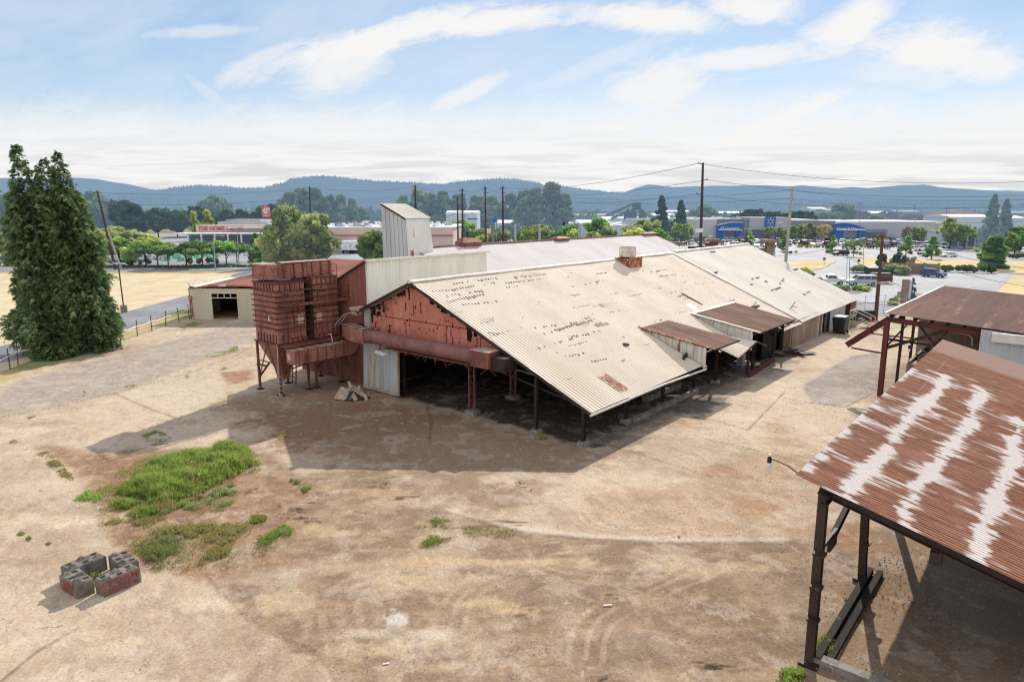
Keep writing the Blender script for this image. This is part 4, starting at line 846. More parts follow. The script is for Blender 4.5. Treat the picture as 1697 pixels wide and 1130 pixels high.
# crumpled tarpaulin
c=at(583,660); mb=MB()
def fold(cx,cy,rx,ry,h,mi,seed,n=14,sharp=1.):
    rs=random.Random(seed); o=[]; g=[]
    for i in range(n+1):
        for j in range(n+1):
            u=i/n*2-1; v=j/n*2-1; q=1-max(abs(u),abs(v))**2.2
            z=h*max(0,q)*(.45+.4*math.sin(u*3.1+seed)+.35*math.sin(v*4.3+u*2+seed*2))+.05*rs.random()
            o.append((cx+u*rx*(1+.15*math.sin(v*3+seed)),cy+v*ry*(1+.2*math.sin(u*4+seed)),max(.03,z)))
    for i in range(n):
        for j in range(n): a=i*(n+1)+j; g.append((a,a+n+1,a+n+2,a+1))
    mb.add(o,g,mi)
fold(c.x,c.y,1.25,.75,.5,1,1.3); fold(c.x-.35,c.y+.15,.9,.65,.95,0,2.2); fold(c.x+.7,c.y+.05,.55,.7,1.05,0,3.7)
mb.add([c+Vector(p) for p in ((-.1,-.2,.9),(.15,-.35,.95),(.9,-.55,.25),(.55,-.15,.55),(-.25,-.05,1.3),(-.05,-.1,1.35),(.5,.3,.7))],[(0,1,2,3),(4,0,3,6),(4,5,1,0)],0)
mb.beam(c+Vector((0,-.75,.06)),c+Vector((.3,-.3,.6)),.06)
tag(mb.build('tarpaulin',['tarp','tarp_dark']),'crumpled pale tan tarpaulin heaped on the ground by the blue door','tarpaulin')
# ================= rusty canopy at the right =================
cp=thing('open_canopy','open steel canopy with rusty ribbed roof streaked with worn white paint','canopy',L(30,3))
CZ=lambda t: 5.82-.25*(5.9-t)
def Cn(name,mb,mats,par=None): return mb.build(name,mats,par or cp)
mb=MB(); mb.corr(L(21.,5.95,CZ(5.95)),L(49.8,5.95,CZ(5.95)),L(21,-9,CZ(-9)),.16,.022,200,wob=.012); cr=Cn('roof',mb,'canopy_sheet')
def oncan(x,y):
    r=ray(x,y); rs=r[0]*SA+r[1]*CA; rt=-r[0]*CA+r[1]*SA; k=(5.82-.25*5.9-CH)/(r[2]-.25*rt); return (rs*k,rt*k)
va=np.array(mb.v); cs=va[:,0]*SA+va[:,1]*CA; ct=-va[:,0]*CA+va[:,1]*SA; rib=np.floor((cs-21.)/.16*1.0+.3)
zz_=lambda pts:[oncan(1300+x/2.569,560+y/2.569) for x,y in pts]
LN=[(zz_([(690,160),(655,225),(600,285),(535,335),(485,400),(435,470),(390,530),(325,590),(270,650),(262,690)]),.17,1.1,1.),
    (zz_([(820,210),(850,232),(805,285),(800,360),(742,420),(690,480),(645,550),(595,610),(550,640)]),.18,1.2,1.),
    (zz_([(990,340),(1000,390),(970,450),(990,510),(940,600),(900,700),(850,790),(832,860),(832,950)]),.18,1.15,1.),
    (zz_([(560,660),(500,740),(520,820)]),.16,.7,.72),(zz_([(90,560),(240,400),(400,230),(540,130)]),.2,1.9,.62),([(48.,-3.2),(40,-3.8),(32,-3.2),(24,-4.6)],.4,1.5,1.),([(45.,-7),(34,-6.4),(22,-7.6)],.4,1.5,1.)]
h1=np.modf(np.sin(rib*12.9898)*43758.5453)[0]%1.0; h2=np.modf(np.sin(rib*78.233)*12543.77)[0]%1.0
f1=vnoise(rib*.83+20,ct*.55+h1*3+40,21,4,.6); f2=vnoise(rib*1.9+60,ct*1.6+60,22,4,.65); f3=vnoise(cs*.35+30,ct*.35+30,23,3)
wn=vnoise(cs*.8+10,ct*.8+10,24,4,.65)-.5; val=np.full(cs.shape,-.15)
for q,w1,w2,am in LN:
    d=sdline(cs,ct,q); dd=np.maximum(0,d+wn*.5-.05*0+(h2-.5)*.22); val=np.maximum(val,am*(1.25*np.exp(-(dd/w1)**2)+.64*np.exp(-(d/w2)**1.5)))
f4=vnoise(rib*.33+70,ct*.45+70,25,4,.6); val=val+(f1-.5)*1.5+(f4-.5)*1.5+(f2-.5)*.8+(f3-.5)*.6-.10*(ct<1.2)*(cs<28)
val=np.where(cs>44.6+(f2-.5)*1.2,-1,val); wm=sst(val,.52,1.0)*.88; dk=sst(f2*.6+f1*.4,.60,.72)*.55*(cs<45)
at3=cr.data.color_attributes.new('paint','FLOAT_COLOR','POINT'); at3.data.foreach_set('color',np.stack([wm,dk*(1-wm),wm*0,wm*0+1],1).astype(np.float32).ravel())
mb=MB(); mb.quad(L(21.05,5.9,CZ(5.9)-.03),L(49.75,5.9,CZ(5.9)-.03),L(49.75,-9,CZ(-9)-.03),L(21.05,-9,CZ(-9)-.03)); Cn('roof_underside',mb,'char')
mb=MB(); mb.ibeam(L(21.35,5.3,CZ(5.3)-.22),L(21.35,-9,CZ(-9)-.22),.2,.3); 
for t in (-.5,-2.,1.9): mb.box((21.2,t,CZ(t)-.75),(21.5,t+.3,CZ(t)-.38),L)
Cn('end_beam',mb,'dark_steel')
mb=MB()
for s in (26.9,33,39,45,49.5): mb.beam(L(s,5.4,CZ(5.4)-.2),L(s,-9,CZ(-9)-.2),.15,.25)
for t in (5.2,3,.8,-1.4,-3.6,-6): mb.beam(L(21.3,t,CZ(t)-.1),L(49.6,t,CZ(t)-.1),.12,.14)
Cn('rafters',mb,'dark_steel')
for (s,t) in ((20.45,4.9),(26.85,4.86),(33.2,4.9),(39.5,4.9),(45.8,4.9),(21.2,-8.5),(33.,-8.5),(45,-8.5)):
    mb=MB(); top=5.35 if t>0 else CZ(t)-.3; s1=21.3 if s<21 else s
    mb.ibeam(L(s,t,.1),L(s1,t+(.25 if t>0 else 0),top),.26,.26); mb.box((s-.28,t-.28,0),(s+.28,t+.28,.1),L); 
    if s<27: 
        for z in (1.5,2.6,3.7): mb.box((s-.17,t-.17,z),(s+.17,t+.17,z+.08),L)
    Cn('post',mb,'dark_steel')
mb=MB(); mb.ibeam(L(21.,5.05,5.2),L(33,5.05,5.45),.22,.26); mb.ibeam(L(33,5.05,5.45),L(49.6,5.05,5.45),.22,.26); Cn('eave_beam',mb,'dark_steel')
mb=MB(); mb.ibeam(L(22.6,5.15,3.15),L(26.85,4.95,4.95),.16,.22); mb.box((22.1,5.0,3.05),(22.9,5.1,3.6),L); mb.box((21.0,5.,3.5),(22.4,5.12,3.62),L); Cn('knee_brace',mb,'dark_steel')
mb=MB(); mb.beam(L(20.5,4.72,.16),L(27.5,4.72,.16),.22,.26); mb.beam(L(20.9,4.42,.1),L(27.7,4.4,.1),.2,.18); Cn('sill_beam',mb,'char')  # second dark beam stands in for the sill's shadow
reg(cp)
mb=MB(); P=[at(1338,1092),at(1500,1150)]; mb.beam((P[0].x,P[0].y,.12),(P[1].x+1,P[1].y-1,.12),.35,.26); tag(mb.build('concrete_kerb','concrete'),'low dirty concrete kerb running out from the foot of the canopy post','kerb')
def yardlamp(px_,py_,z,px2,py2,z2,lab):
    a=at(px_,py_,z); b=at(px2,py2,z2); t=thing('yard_lamp',lab,'lamp',a)
    mb=MB(); mb.tube([b,b.lerp(a,.35)+Vector((0,0,.12)),b.lerp(a,.75)+Vector((0,0,.14)),a+Vector((0,0,.12))],.022,6); mb.build('arm','dark_steel',t)
    mb=MB(); mb.tube([a+Vector((0,0,-.02)),a+Vector((0,0,.16))],.075,10); mb.tube([a+Vector((0,0,.16)),a+Vector((0,0,.2))],.05,8); mb.build('socket','dark_steel',t)
    mb=MB(); mb.tube([a+Vector((0,0,.2)),a+Vector((0,0,.27))],[.045,.05],8); mb.build('cap','lamp_glass',t)
    mb=MB(); mb.tube([a+Vector((0,0,-.02)),a+Vector((0,0,-.1)),a+Vector((0,0,-.2)),a+Vector((0,0,-.26))],[.045,.075,.06,.02],10); mb.build('bulb','lamp_glass',t)
yardlamp(1275,765,5.75,1322,784,5.72,'bare bulb on a curved black arm at the near corner of the rusty canopy')
yardlamp(1507,577,5.7,1538,586,5.72,'bare bulb on a thin arm halfway along the canopy eave')
# ================= brown roofed building beyond =================
bb=thing('open_building','open fronted building with flat brown roof and maroon steel frame','building',L(60,8))
def Bb(name,mb,mats,par=None): return mb.build(name,mats,par or bb)
BZ=lambda t: 6.3-.066*(10.4-t)
mb=MB(); mb.corr(L(56.1,10.45,6.32),L(83.4,10.4,6.0),L(56.1,-16,BZ(-16)),.5,.02,4,C=L(83.4,-16,4.4)); Bb('roof',mb,['brown_roof','dark_steel'])
mb=MB(); mb.beam(L(56.05,10.5,6.34),L(83.4,10.45,6.02),.14,.12); Bb('white_flashing',mb,'flash_white')
mb=MB(); mb.box((56.15,-16,4.5),(83.3,-15.9,4.7),L)
for i in range(9): t=9.6-i*1.; mb.beam(L(56.2,t,BZ(t)-.2),L(70,t,BZ(t)-.42),.1,.2)
mb.beam(L(56.2,10.2,6.1),L(83,10.2,5.85),.12,.3); Bb('rafters',mb,'dark_steel')
mb=MB(); mb.ibeam(L(56.1,10.3,5.9),L(56.3,4.5,5.45),.24,.34); Bb('front_beam',mb,'maroon_steel')
mb=MB(); mb.ibeam(L(56.25,10.32,.0),L(56.2,10.35,5.9),.34,.42); Bb('post',mb,'maroon_steel')
e=ons(1403,572,56.15); mb=MB(); mb.ibeam(L(56.15,10.2,5.95),L(*e),.34,.42); Bb('outrigger_beam',mb,'maroon_steel')
f=ons(1411,576,56.2); g_=ons(1460,585,56.2); mb=MB(); mb.beam(L(*f),L(56.2,10.4,g_[2]-.0),.1,.14); f=ons(1440,552,56.2); mb.beam(L(56.2,f[1],f[2]+.5),L(56.2,f[1],f[2]-.05),.3,.3); mb.beam(L(56.2,f[1],f[2]),L(56.4,6,f[2]-.15),.1,.1); Bb('tie_beam',mb,'maroon_steel')
mb=MB(); mb.beam(L(56.3,10.25,3.7),L(56.4,6.4,5.5),.2,.22); mb.beam(L(56.5,10.2,3.9),L(56.5,9.,5.7),.12,.12); mb.beam(L(56.5,7.2,4.3),L(56.5,8.4,5.7),.14,.14); mb.beam(L(56.5,7.2,4.3),L(56.5,6.4,5.5),.12,.12); mb.beam(L(56.5,10.2,4.35),L(56.5,2.,4.0),.12,.16); mb.beam(L(60,10.1,5.2),L(60,2,4.9),.14,.16); Bb('truss_brace',mb,'dark_steel')
for (s,t) in ((61.,10.1),(66,10.1),(74,10.1),(83,10.1),(56.4,4.)):
    mb=MB(); mb.beam(L(s,t,0),L(s,t,5.8),.2,.2); Bb('post',mb,'dark_steel')
mb=MB(); a=ons(1622,577,55.9); mb.corr(L(55.95,a[1],2.5),L(55.95,-16,1),L(55.95,a[1],BZ(a[1])-.08),.32,.035,C=L(55.95,-16,BZ(-16)-.1)); Bb('front_wall',mb,'wall_grey')
a2=ons(1645,548,55.7); mb=MB(); mb.box((55.6,-12,a2[2]-.75),(55.9,a2[1],a2[2]-.15),L); Bb('shutter_box',mb,'flash_white')
mb=MB(); mb.box((68.4,-16,0),(68.6,10.1,5.6),L); mb.box((60.5,9.2,0),(68.4,9.4,2.1),L,1) ; mb.quad(L(56.2,a[1]+.1,0),L(68.4,a[1]+.1,0),L(68.4,a[1]+.1,5.5),L(56.2,a[1]+.1,5.5)); Bb('rear_wall',mb,['block_wall','block_wall'])
mb=MB(); mb.box((59.5,5.2,0),(61.5,8.6,2.7),L); mb.box((60.2,8.7,0),(62,9.4,1.9),L); Bb('low_wall',mb,'block_wall')
mb=MB(); mb.quad(L(59.48,6.4,0),L(59.48,7.6,0),L(59.48,7.6,2.),L(59.48,6.4,2.)); Bb('doorway',mb,'dark')
mb=MB(); q=[ons(1570,548,56.4),ons(1605,555,56.4),ons(1611,560,56.4),ons(1611,573,56.4)]; mb.tube([L(*p) for p in q],.05,6); Bb('conduit',mb,'pole_grey')
reg(bb)
# ================= cream warehouse at the left =================
ang=math.radians(2.5); fx=lambda x,y:(x*math.cos(ang)+y*math.sin(ang),-x*math.sin(ang)+y*math.cos(ang))
O=at(318,528.5); 
def Wc(x,y,z=0): a,b=fx(x,y); return Vector((O.x+a,O.y+b,z))
wh=thing('warehouse','low cream metal warehouse with an open doorway and a reddish flat roof','warehouse',Wc(12,20))
def Wh(n,mb,m,par=None): return mb.build(n,m,par or wh)
zw=aty(318,478,O.y).z; WD=46; WW=25
mb=MB(); dx0=aty(352,500,O.y).x-O.x; dx1=aty(395,500,O.y).x-O.x; zd=aty(370,486,O.y).z
def cw(x0,x1,z0,z1,key='cream'): mb.corr(Wc(x0,0,z0),Wc(x1,0,z0),Wc(x0,0,z1),.32,.03); 
cw(0,dx0,0,zw); cw(dx1,WW,0,zw); cw(dx0,dx1,zd,zw+.0); Wh('front_wall',mb,'cream')
mb=MB(); mb.quad(Wc(0,0,0),Wc(0,WD,0),Wc(0,WD,zw+.5),Wc(0,0,zw+.5)); mb.quad(Wc(WW,0,0),Wc(WW,WD,0),Wc(WW,WD,zw),Wc(WW,0,zw)); mb.quad(Wc(0,WD,0),Wc(WW,WD,0),Wc(WW,WD,zw),Wc(0,WD,zw)); Wh('side_wall',mb,'cream')
mb=MB(); xm=(dx0+dx1)/2; zr=zw+.45
mb.corr(Wc(.3,.0,zw+.05),Wc(.3,WD,zw+.05),Wc(xm,0,zr),.6,.03); mb.corr(Wc(xm,.0,zr),Wc(xm,WD,zr),Wc(WW,0,zw-.5),.6,.03); Wh('roof',mb,'red_roof')
mb=MB(); mb.box((0,0,zw+.1),(.1,WD,zw+.62),Wc); mb.quad(Wc(.12,0,zw+.3),Wc(.9,0,zw+.16),Wc(.9,WD,zw+.16),Wc(.12,WD,zw+.3)); 
for i in range(16): mb.box((-.05,i*3,.0+zw),(.0,i*3+.12,zw+.7),Wc)
Wh('parapet',mb,'flash_white')
mb=MB(); mb.beam(Wc(0,-.05,zw+.02),Wc(xm,-.05,zr-.03),.1,.14,1); mb.beam(Wc(xm,-.05,zr-.03),Wc(WW,-.05,zw-.5),.1,.14,1); mb.box((xm-2.,-.12,zw+.18),(xm+2.,-.04,zr-.02),Wc,1); mb.box((xm-.5,-.3,zr-.15),(xm+.4,-.1,zr+.12),Wc,0); Wh('trim',mb,['flash_white','red_brown'])
mb=MB(); mb.box((dx0-.12,-.06,0),(dx0,.06,zd+.1),Wc); mb.box((dx1,-.06,0),(dx1+.12,.06,zd+.1),Wc); mb.box((dx0,-.06,zd-.02),(dx1,.06,zd+.1),Wc); mb.box((dx0,-.05,zd-.62),(dx1,.03,zd-.52),Wc)
for i in range(1,4): x=dx0+(dx1-dx0)*i/4; mb.box((x-.04,-.05,zd-.52),(x+.04,.03,zd),Wc)
fr=Wh('door_frame',mb,'flash_white')
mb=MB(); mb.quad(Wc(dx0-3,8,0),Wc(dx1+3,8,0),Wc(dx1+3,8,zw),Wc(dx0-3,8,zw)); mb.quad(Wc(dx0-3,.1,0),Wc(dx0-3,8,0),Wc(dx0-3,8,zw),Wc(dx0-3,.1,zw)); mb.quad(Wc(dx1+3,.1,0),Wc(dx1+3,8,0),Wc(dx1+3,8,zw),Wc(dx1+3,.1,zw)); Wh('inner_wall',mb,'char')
mb=MB(); mb.beam(Wc(.25,-.1,0),Wc(.15,-.1,2.9),.14,.14); mb.box((-.1,-.25,2.6),(.35,-.08,2.95),Wc); Wh('downpipe',mb,'orange_rust')
reg(wh)
# ================= concrete block planter around the storm drain =================
pl=thing('block_planter','square well of four studded grey concrete blocks sprayed red around a drain','concrete blocks',at(165,968))
BH=.61
def block(cs,lab):
    P=[at(x,y,BH) for x,y in cs]; P=[Vector((p.x,p.y,0)) for p in P]
    o=P[0]; d=(P[1]-P[0]).normalized(); cc=sum(P,Vector())/4; mb=MB()
    def ring(f,z): return [cc+(p-cc)*f+Vector((0,0,z)) for p in P]
    rs=[ring(1.0,0),ring(1.,BH-.06),ring(.93,BH)]
    for i in range(2):
        for j in range(4): mb.quad(rs[i][j],rs[i][(j+1)%4],rs[i+1][(j+1)%4],rs[i+1][j])
    mb.poly(rs[2])
    a=P[1]-P[0]; b=P[3]-P[0]; na=max(2,round(a.length/.42)); nb=max(2,round(b.length/.42))
    for i in range(na):
        for j in range(nb):
            c=P[0]+a*((i+.5)/na)+b*((j+.5)/nb); w=.12; da=a.normalized(); db=b.normalized(); q=((-1,-1),(1,-1),(1,1),(-1,1))
            if (i+j)%2==0: mb.hexa([c+da*e*w+db*f*w+Vector((0,0,BH+.003)) for e,f in q]+[c+da*e*.05+db*f*.05+Vector((0,0,BH+.11)) for e,f in q])
            else: mb.poly([c+da*e*w*.8+db*f*w*.8+Vector((0,0,BH+.004)) for e,f in q],1)
    bl=mb.build('concrete_block',['block_side','char'],pl); bl['label']=lab; return P
block([(125.7,968),(154.3,957.3),(131,940),(97.5,952)],'left front block with red paint on its end')
PR=block([(170.3,964.8),(231.9,939.3),(217,931.9),(156.5,957.9)],'right front block sprayed STORM DRAIN in red')
block([(114,945.7),(175.6,919.6),(160.7,912.7),(99.6,937.2)],'rear left block'); block([(197.9,937.2),(229.7,927.6),(207.4,909.6),(178.8,919.6)],'rear right block')
ax=(PR[1]-PR[0]).normalized(); ay=Vector((-ax.y,ax.x,0)); mid_=PR[0]+(PR[1]-PR[0])*.46
text('spray_lettering','STORM',"spray_red",mid_-ay*.006+Vector((0,0,.44)),ax,.32,.003,pl,squash=1.25); text('spray_lettering','DRAIN',"spray_red",mid_-ax*.06-ay*.006+Vector((0,0,.17)),ax,.32,.003,pl,squash=1.2)
Q0=at(125.7,968,BH); Q1=at(97.5,952,BH); Q0.z=Q1.z=0; d=(Q1-Q0); n_=Vector((d.y,-d.x,0)).normalized(); n_=n_ if n_.dot(Vector((-1,-1,0)))>0 else -n_; mb=MB()
for i in range(5): z=.1+i*.09; mb.beam(Q0+d*.25+n_*.006+Vector((0,0,z)),Q0+d*(.8+U(-.1,.1))+n_*.006+Vector((0,0,z+U(-.04,.05))),.012,.05)
mb.build('spray_marks','spray_red',pl)
# ================= left fence, poles =================
def fence(pts,h,name,lab,grp=None,rail='flash_white',pc='wood_pole',wires=3,lean=.12,pr=.05,mesh=False):
    f=thing(name,lab,'fence',(pts[0][0],pts[0][1],0),grp)
    tops=[]
    for p in pts:
        p=Vector((p[0],p[1],0)); q=p+Vector((U(-lean,lean),U(-lean,lean),h)); tops.append((p,q)); mb=MB(); mb.tube([p,q],pr,6); mb.build('post',pc,f)
    mb=MB()
    for i in range(len(tops)-1):
        a=tops[i][0].lerp(tops[i][1],.62); b=tops[i+1][0].lerp(tops[i+1][1],.62)
        if rail: mb.tube([a,a.lerp(b,.5)+Vector((0,0,-.09)),b],.055,5)
    if rail: mb.build('rail',rail,f)
    mb=MB()
    for w_ in range(wires):
        z=(w_+1)/(wires+.6)
        for i in range(len(tops)-1): mb.tube([tops[i][0].lerp(tops[i][1],z),tops[i+1][0].lerp(tops[i+1][1],z)],.008,3,cap=False)
    mb.build('wire_strands','wire',f); return f
pts=[at(x,y) for x,y in [(-40,640),(17,612),(30,604),(200,567),(228,558),(252,549),(275,541),(297,534),(314,529)]]
fence(pts,1.9,'wire_fence','leaning wire fence with a sagging white rail between the road and the yard')
def pole(pxt,pyt,pxb,Y,r,key,lab,arms=1,name='utility_pole',grp=None,zt=None,armdir=(1,.2,0),al=1.2,ins=True):
    top=aty(pxt,pyt,Y); b=aty(pxb,400,Y); b=Vector((b.x,Y,0)) 
    t=thing(name,lab,'pole',b,grp); mb=MB(); mb.tube([b,b.lerp(top,.5),top],[r*1.15,r,r*.75],8); mb.build('mast',key,t)
    d=Vector(armdir).normalized()
    for i in range(arms):
        z=.97-i*.07; c=b.lerp(top,z); m=MB(); m.beam(c-d*al*(.6 if i%2 else 1),c+d*al*(1 if i%2 else .6),.12,.14); 
        for q in (-.9,.0,.9): m.tube([c+d*al*q*.6+Vector((0,0,.05)),c+d*al*q*.6+Vector((0,0,.3))],.05,5)
        m.build('crossarm',key,t)
    return t,top,b
# yard light on short timber pole in the verge
p=at(206,518); t=thing('light_pole','short rusty light pole on a concrete foot beside the left road','pole',p); mb=MB(); mb.tube([p,Vector((p.x-.1,p.y,aty(196,436,p.y).z))],.09,6); mb.build('mast','wood_pole',t); mb=MB(); z=aty(196,436,p.y).z; mb.hexa([p+Vector(q) for q in ((-.9,-.2,z-.1),(.9,-.2,z-.15),(.9,.2,z-.15),(-.9,.2,z-.1),(-.5,-.1,z+.1),(.5,-.1,z+.05),(.5,.1,z+.05),(-.5,.1,z+.1))]); mb.box((p.x-.5,p.y-.1,z+.6),(p.x-.1,p.y+.1,z+1.1)); mb.build('floodlight','galv',t); mb=MB(); mb.tube([p,p+Vector((0,0,1.0))],.42,10); mb.build('footing','concrete',t)
# ================= lane clutter by the far end =================
p=L(82.6,19.9); t=thing('waste_bin','tall dark grey wheeled waste bin standing by the grey metal wall','bin',p); 
def Q(x,y,z): return p+Vector((x*SA-y*CA,x*CA+y*SA,z))
mb=MB(); mb.hexa([Q(-.8,-.55,.18),Q(.8,-.55,.18),Q(.8,.55,.18),Q(-.8,.55,.18),Q(-1.,-.7,1.75),Q(1.,-.7,1.75),Q(1.,.7,1.75),Q(-1.,.7,1.75)]); mb.build('tub','black_plastic',t); mb=MB(); mb.hexa([Q(-1.05,-.75,1.76),Q(1.05,-.75,1.76),Q(1.05,.75,1.76),Q(-1.05,.75,1.76),Q(-.9,-.6,1.95),Q(.9,-.6,1.95),Q(.9,.6,1.95),Q(-.9,.6,1.95)]); mb.build('lid','black_plastic',t)
for a,b in ((-.7,-.6),(.7,-.6)): mb=MB(); mb.tube([Q(a-.05,b,.16),Q(a+.05,b,.16)],.16,10); mb.build('wheel','tyre',t)
p=L(88.3,20.2); t=thing('outdoor_stairs','pale timber stairs with handrail up to the dark doorway at the end','stairs',p)
mb=MB(); 
for i in range(6): mb.box((-.6-.0+i*.0,-1.9+i*.28-.6,.15+i*.16),(1.2,-1.6+i*.28-.6,.2+i*.16),Q)
mb.build('treads','plank',t); mb=MB(); mb.box((-1.6,-.25,1.05),(1.3,1.0,1.12),Q); mb.build('landing','plank',t); mb=MB()
for (x,y) in ((-1.6,-.25),(1.2,-.25),(-1.6,.9),(1.2,-2.4),(0,-.25)): mb.beam(Q(x,y,0),Q(x,y,2.05 if y>-1 else 1.2),.08)
mb.beam(Q(-1.6,-.25,2.05),Q(1.2,-.25,2.05),.08); mb.beam(Q(1.2,-.25,2.05),Q(1.2,-2.4,1.2),.08); mb.beam(Q(-.6,-.25,2.05),Q(-.6,-2.4,1.2),.08); mb.beam(Q(-1.6,-.25,1.6),Q(1.2,-.25,1.2),.06); mb.build('handrail','cream',t)
for k_ in range(8):
    pass
p=L(66.4,20.3); rs=random.Random(4)
for i in range(9):
    a=rs.uniform(0,6.3) if i>3 else .3*i; mb=MB(); c=p+Vector((rs.uniform(-1.6,1.8),rs.uniform(-.6,.7),.05+i*.05)); d=Vector((math.cos(a*.3),math.sin(a*.3),0)); mb.beam(c-d*1.2,c+d*1.2,rs.uniform(.4,.9),.05)
    tag(mb.build('plank','plank' if i%3 else 'char'),'weathered grey board in the loose pile by the larger dormer','board','boards in the loose pile')
p=at(1440,533); t=tag(None or MB().build('x','dark'),'a','b') if 0 else None
c=at(1433,531); mb=MB(); mb.hexa([c+Vector(q) for q in ((-1.3,-.35,0),(1.3,-.35,0),(1.3,.35,0),(-1.3,.35,0),(-1.15,-.12,1.3),(1.15,-.12,1.3),(1.15,.12,1.3),(-1.15,.12,1.3))]); tag(mb.build('barrier','far_steel' if 0 else 'black_plastic'),'dark trapezoid barrier block standing by the gate fence','barrier')
for i,(x,y) in enumerate(((1442,533),(1449,530))):
    c=at(x,y); mb=MB(); mb.box((c.x-.28,c.y-.28,0),(c.x+.28,c.y+.28,.05)); mb.tube([c+Vector((0,0,.05)),c+Vector((0,0,.85))],[.2,.04],12); tag(mb.build('traffic_cone','cone'),['orange traffic cone in front of the dark barrier block','orange traffic cone at the foot of the wooden pole'][i],'traffic cone')
pts=[at(x,y) for x,y in [(1418,523),(1432,522),(1464,519),(1500,514)]]
fence(pts,2.6,'chain_link_fence','thin steel mesh fence between the lane and the road by the wooden pole',rail='galv',pc='galv',wires=6,lean=.02,pr=.04)
pts=[at(x,y) for x,y in [(1130,452),(1212,447),(1282,447),(1345,447),(1380,500),(1400,508),(1418,523)]]
# weeds -------------------------------------------------
def weeds(name,polys,n,h,key,lab,spread=.05,seed=1,bl=.011,cat='weeds',clump=1,hv=.6):
    rs=np.random.RandomState(seed); V=[];F=[];T=[]
    q=[(p.x,p.y) for p in G(*polys)]; xs=[a[0] for a in q]; ys=[a[1] for a in q]; got=0; tries=0; tone=.5
    while got<n and tries<25:
        tries+=1; m=max(400,n*2); X_=rs.uniform(min(xs),max(xs),m); Y_=rs.uniform(min(ys),max(ys),m); dd=sdpoly(X_,Y_,q); nn_=vnoise(X_*.9+33,Y_*.9+33,seed,4,.6)
        rg=min(2.2,max(.05,dd.max()*1.2)); ok=(dd+(nn_-.5)*rg>0)&(rs.rand(m)<(sst(nn_,.40,.64)*1.2+.04)*np.clip(.12+dd/(.35*dd.max()),0,1))
        for x,y,d_,nv_ in zip(X_[ok],Y_[ok],dd[ok],nn_[ok]):
            if got>=n: break
            hh=h*1.15*(hv+.8*(nv_-.3)*2)*min(1.,.3+max(0,d_)*.5)*rs.uniform(.35,1.3); st=rs.randint(4,8); tone=rs.rand()
            for j in range(st):
                a=rs.uniform(0,6.28); lean=rs.uniform(.05,.42)*hh; b=bl*rs.uniform(.7,1.4); ca,sa=math.cos(a),math.sin(a); z0=hh*rs.uniform(0,.45)
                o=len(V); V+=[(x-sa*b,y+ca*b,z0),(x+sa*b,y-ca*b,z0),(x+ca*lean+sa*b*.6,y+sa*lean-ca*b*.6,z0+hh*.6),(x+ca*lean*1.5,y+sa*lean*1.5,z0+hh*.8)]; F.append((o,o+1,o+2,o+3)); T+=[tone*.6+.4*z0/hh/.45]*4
            got+=1
    me=bpy.data.meshes.new(name); me.from_pydata(V,[],F); at2=me.color_attributes.new('tone','FLOAT_COLOR','POINT'); at2.data.foreach_set('color',np.repeat(np.array(T)[:,None],4,1).astype(np.float32).ravel()); me.materials.append(M[key]); me.update()
    o=bpy.data.objects.new(name,me); COL.objects.link(o); tag(o,lab,cat,kind='stuff'); return o
weeds('weeds',[(185,835),(205,800),(250,765),(330,752),(372,738),(405,740),(432,765),(430,782),(385,792),(345,815),(300,830),(262,852),(225,862)],26000,.44,'weed','dense patch of bright green weeds on the dirt in the yard',seed=3)
weeds('weeds',[(225,862),(262,852),(300,830),(345,815),(385,800),(410,815),(372,845),(330,850),(300,842),(275,852)],2400,.22,'weed_blue','lower pale weeds along the front of the green patch',seed=4)
weeds('weeds',[(230,905),(262,880),(285,872),(302,900),(300,930),(265,950),(240,935)],1000,.3,'weed_blue','tall pale weeds beside the concrete blocks',seed=5)
weeds('weeds',[(60,752),(78,745),(120,785),(125,800),(100,790)],700,.18,'weed_dry','thin yellow green weeds at the left edge of the dirt',seed=6)
weeds('weeds',[(120,830),(145,812),(175,822),(160,835)],500,.2,'weed','small weed tuft left of the green patch',seed=7)
weeds('weeds',[(425,895),(470,868),(490,878),(488,892),(440,908)],800,.18,'weed','low green weeds right of the dirt patch',seed=8)
weeds('weeds',[(395,858),(420,850),(445,856),(440,870),(405,868)],600,.2,'weed','small green weed clump in the middle of the dirt',seed=9)
weeds('weeds',[(478,795),(500,795),(518,808),(505,818)],380,.22,'weed','isolated weed clump right of the large green patch',seed=10)
weeds('weeds',[(150,860),(250,850),(420,860),(470,905),(380,950),(260,955),(200,905)],6500,.10,'weed_dry','sparse dry weeds over the dirt patch',seed=11)
weeds('weeds',[(690,870),(720,855),(750,862),(760,890),(730,905),(680,920),(700,895)],900,.12,'weed','sparse green grass in the middle of the yard',seed=12)
weeds('weeds',[(760,870),(860,876),(850,895),(770,890)],500,.09,'weed_dry','thin dry grass right of the sparse green grass',seed=13)
weeds('weeds',[(1352,1078),(1362,1058),(1382,1062),(1384,1088),(1362,1092)],520,.4,'weed','green weed bush at the foot of the near canopy post',seed=14,bl=.012)
weeds('weeds',[(1283,1130),(1290,1110),(1330,1112),(1345,1135),(1300,1150)],900,.3,'weed','green weeds at the bottom edge of the yard',seed=15,bl=.012)
weeds('weeds',[(335,592),(350,585),(395,572),(398,580),(360,593)],700,.12,'weed','green strip of grass in a crack of the left pavement',seed=16)
weeds('weeds',[(300,540),(330,530),(345,534),(300,550)],500,.15,'weed','green grass at the corner of the cream warehouse',seed=17)
weeds('weeds',[(875,715),(885,708),(905,712),(908,728),(885,730)],420,.25,'weed_dry','dry grass around the foot of the shed post',seed=18)
weeds('weeds',[(232,722),(262,712),(290,728),(262,740)],260,.25,'weed_blue','wispy weeds in the shadow left of the shed',seed=19)
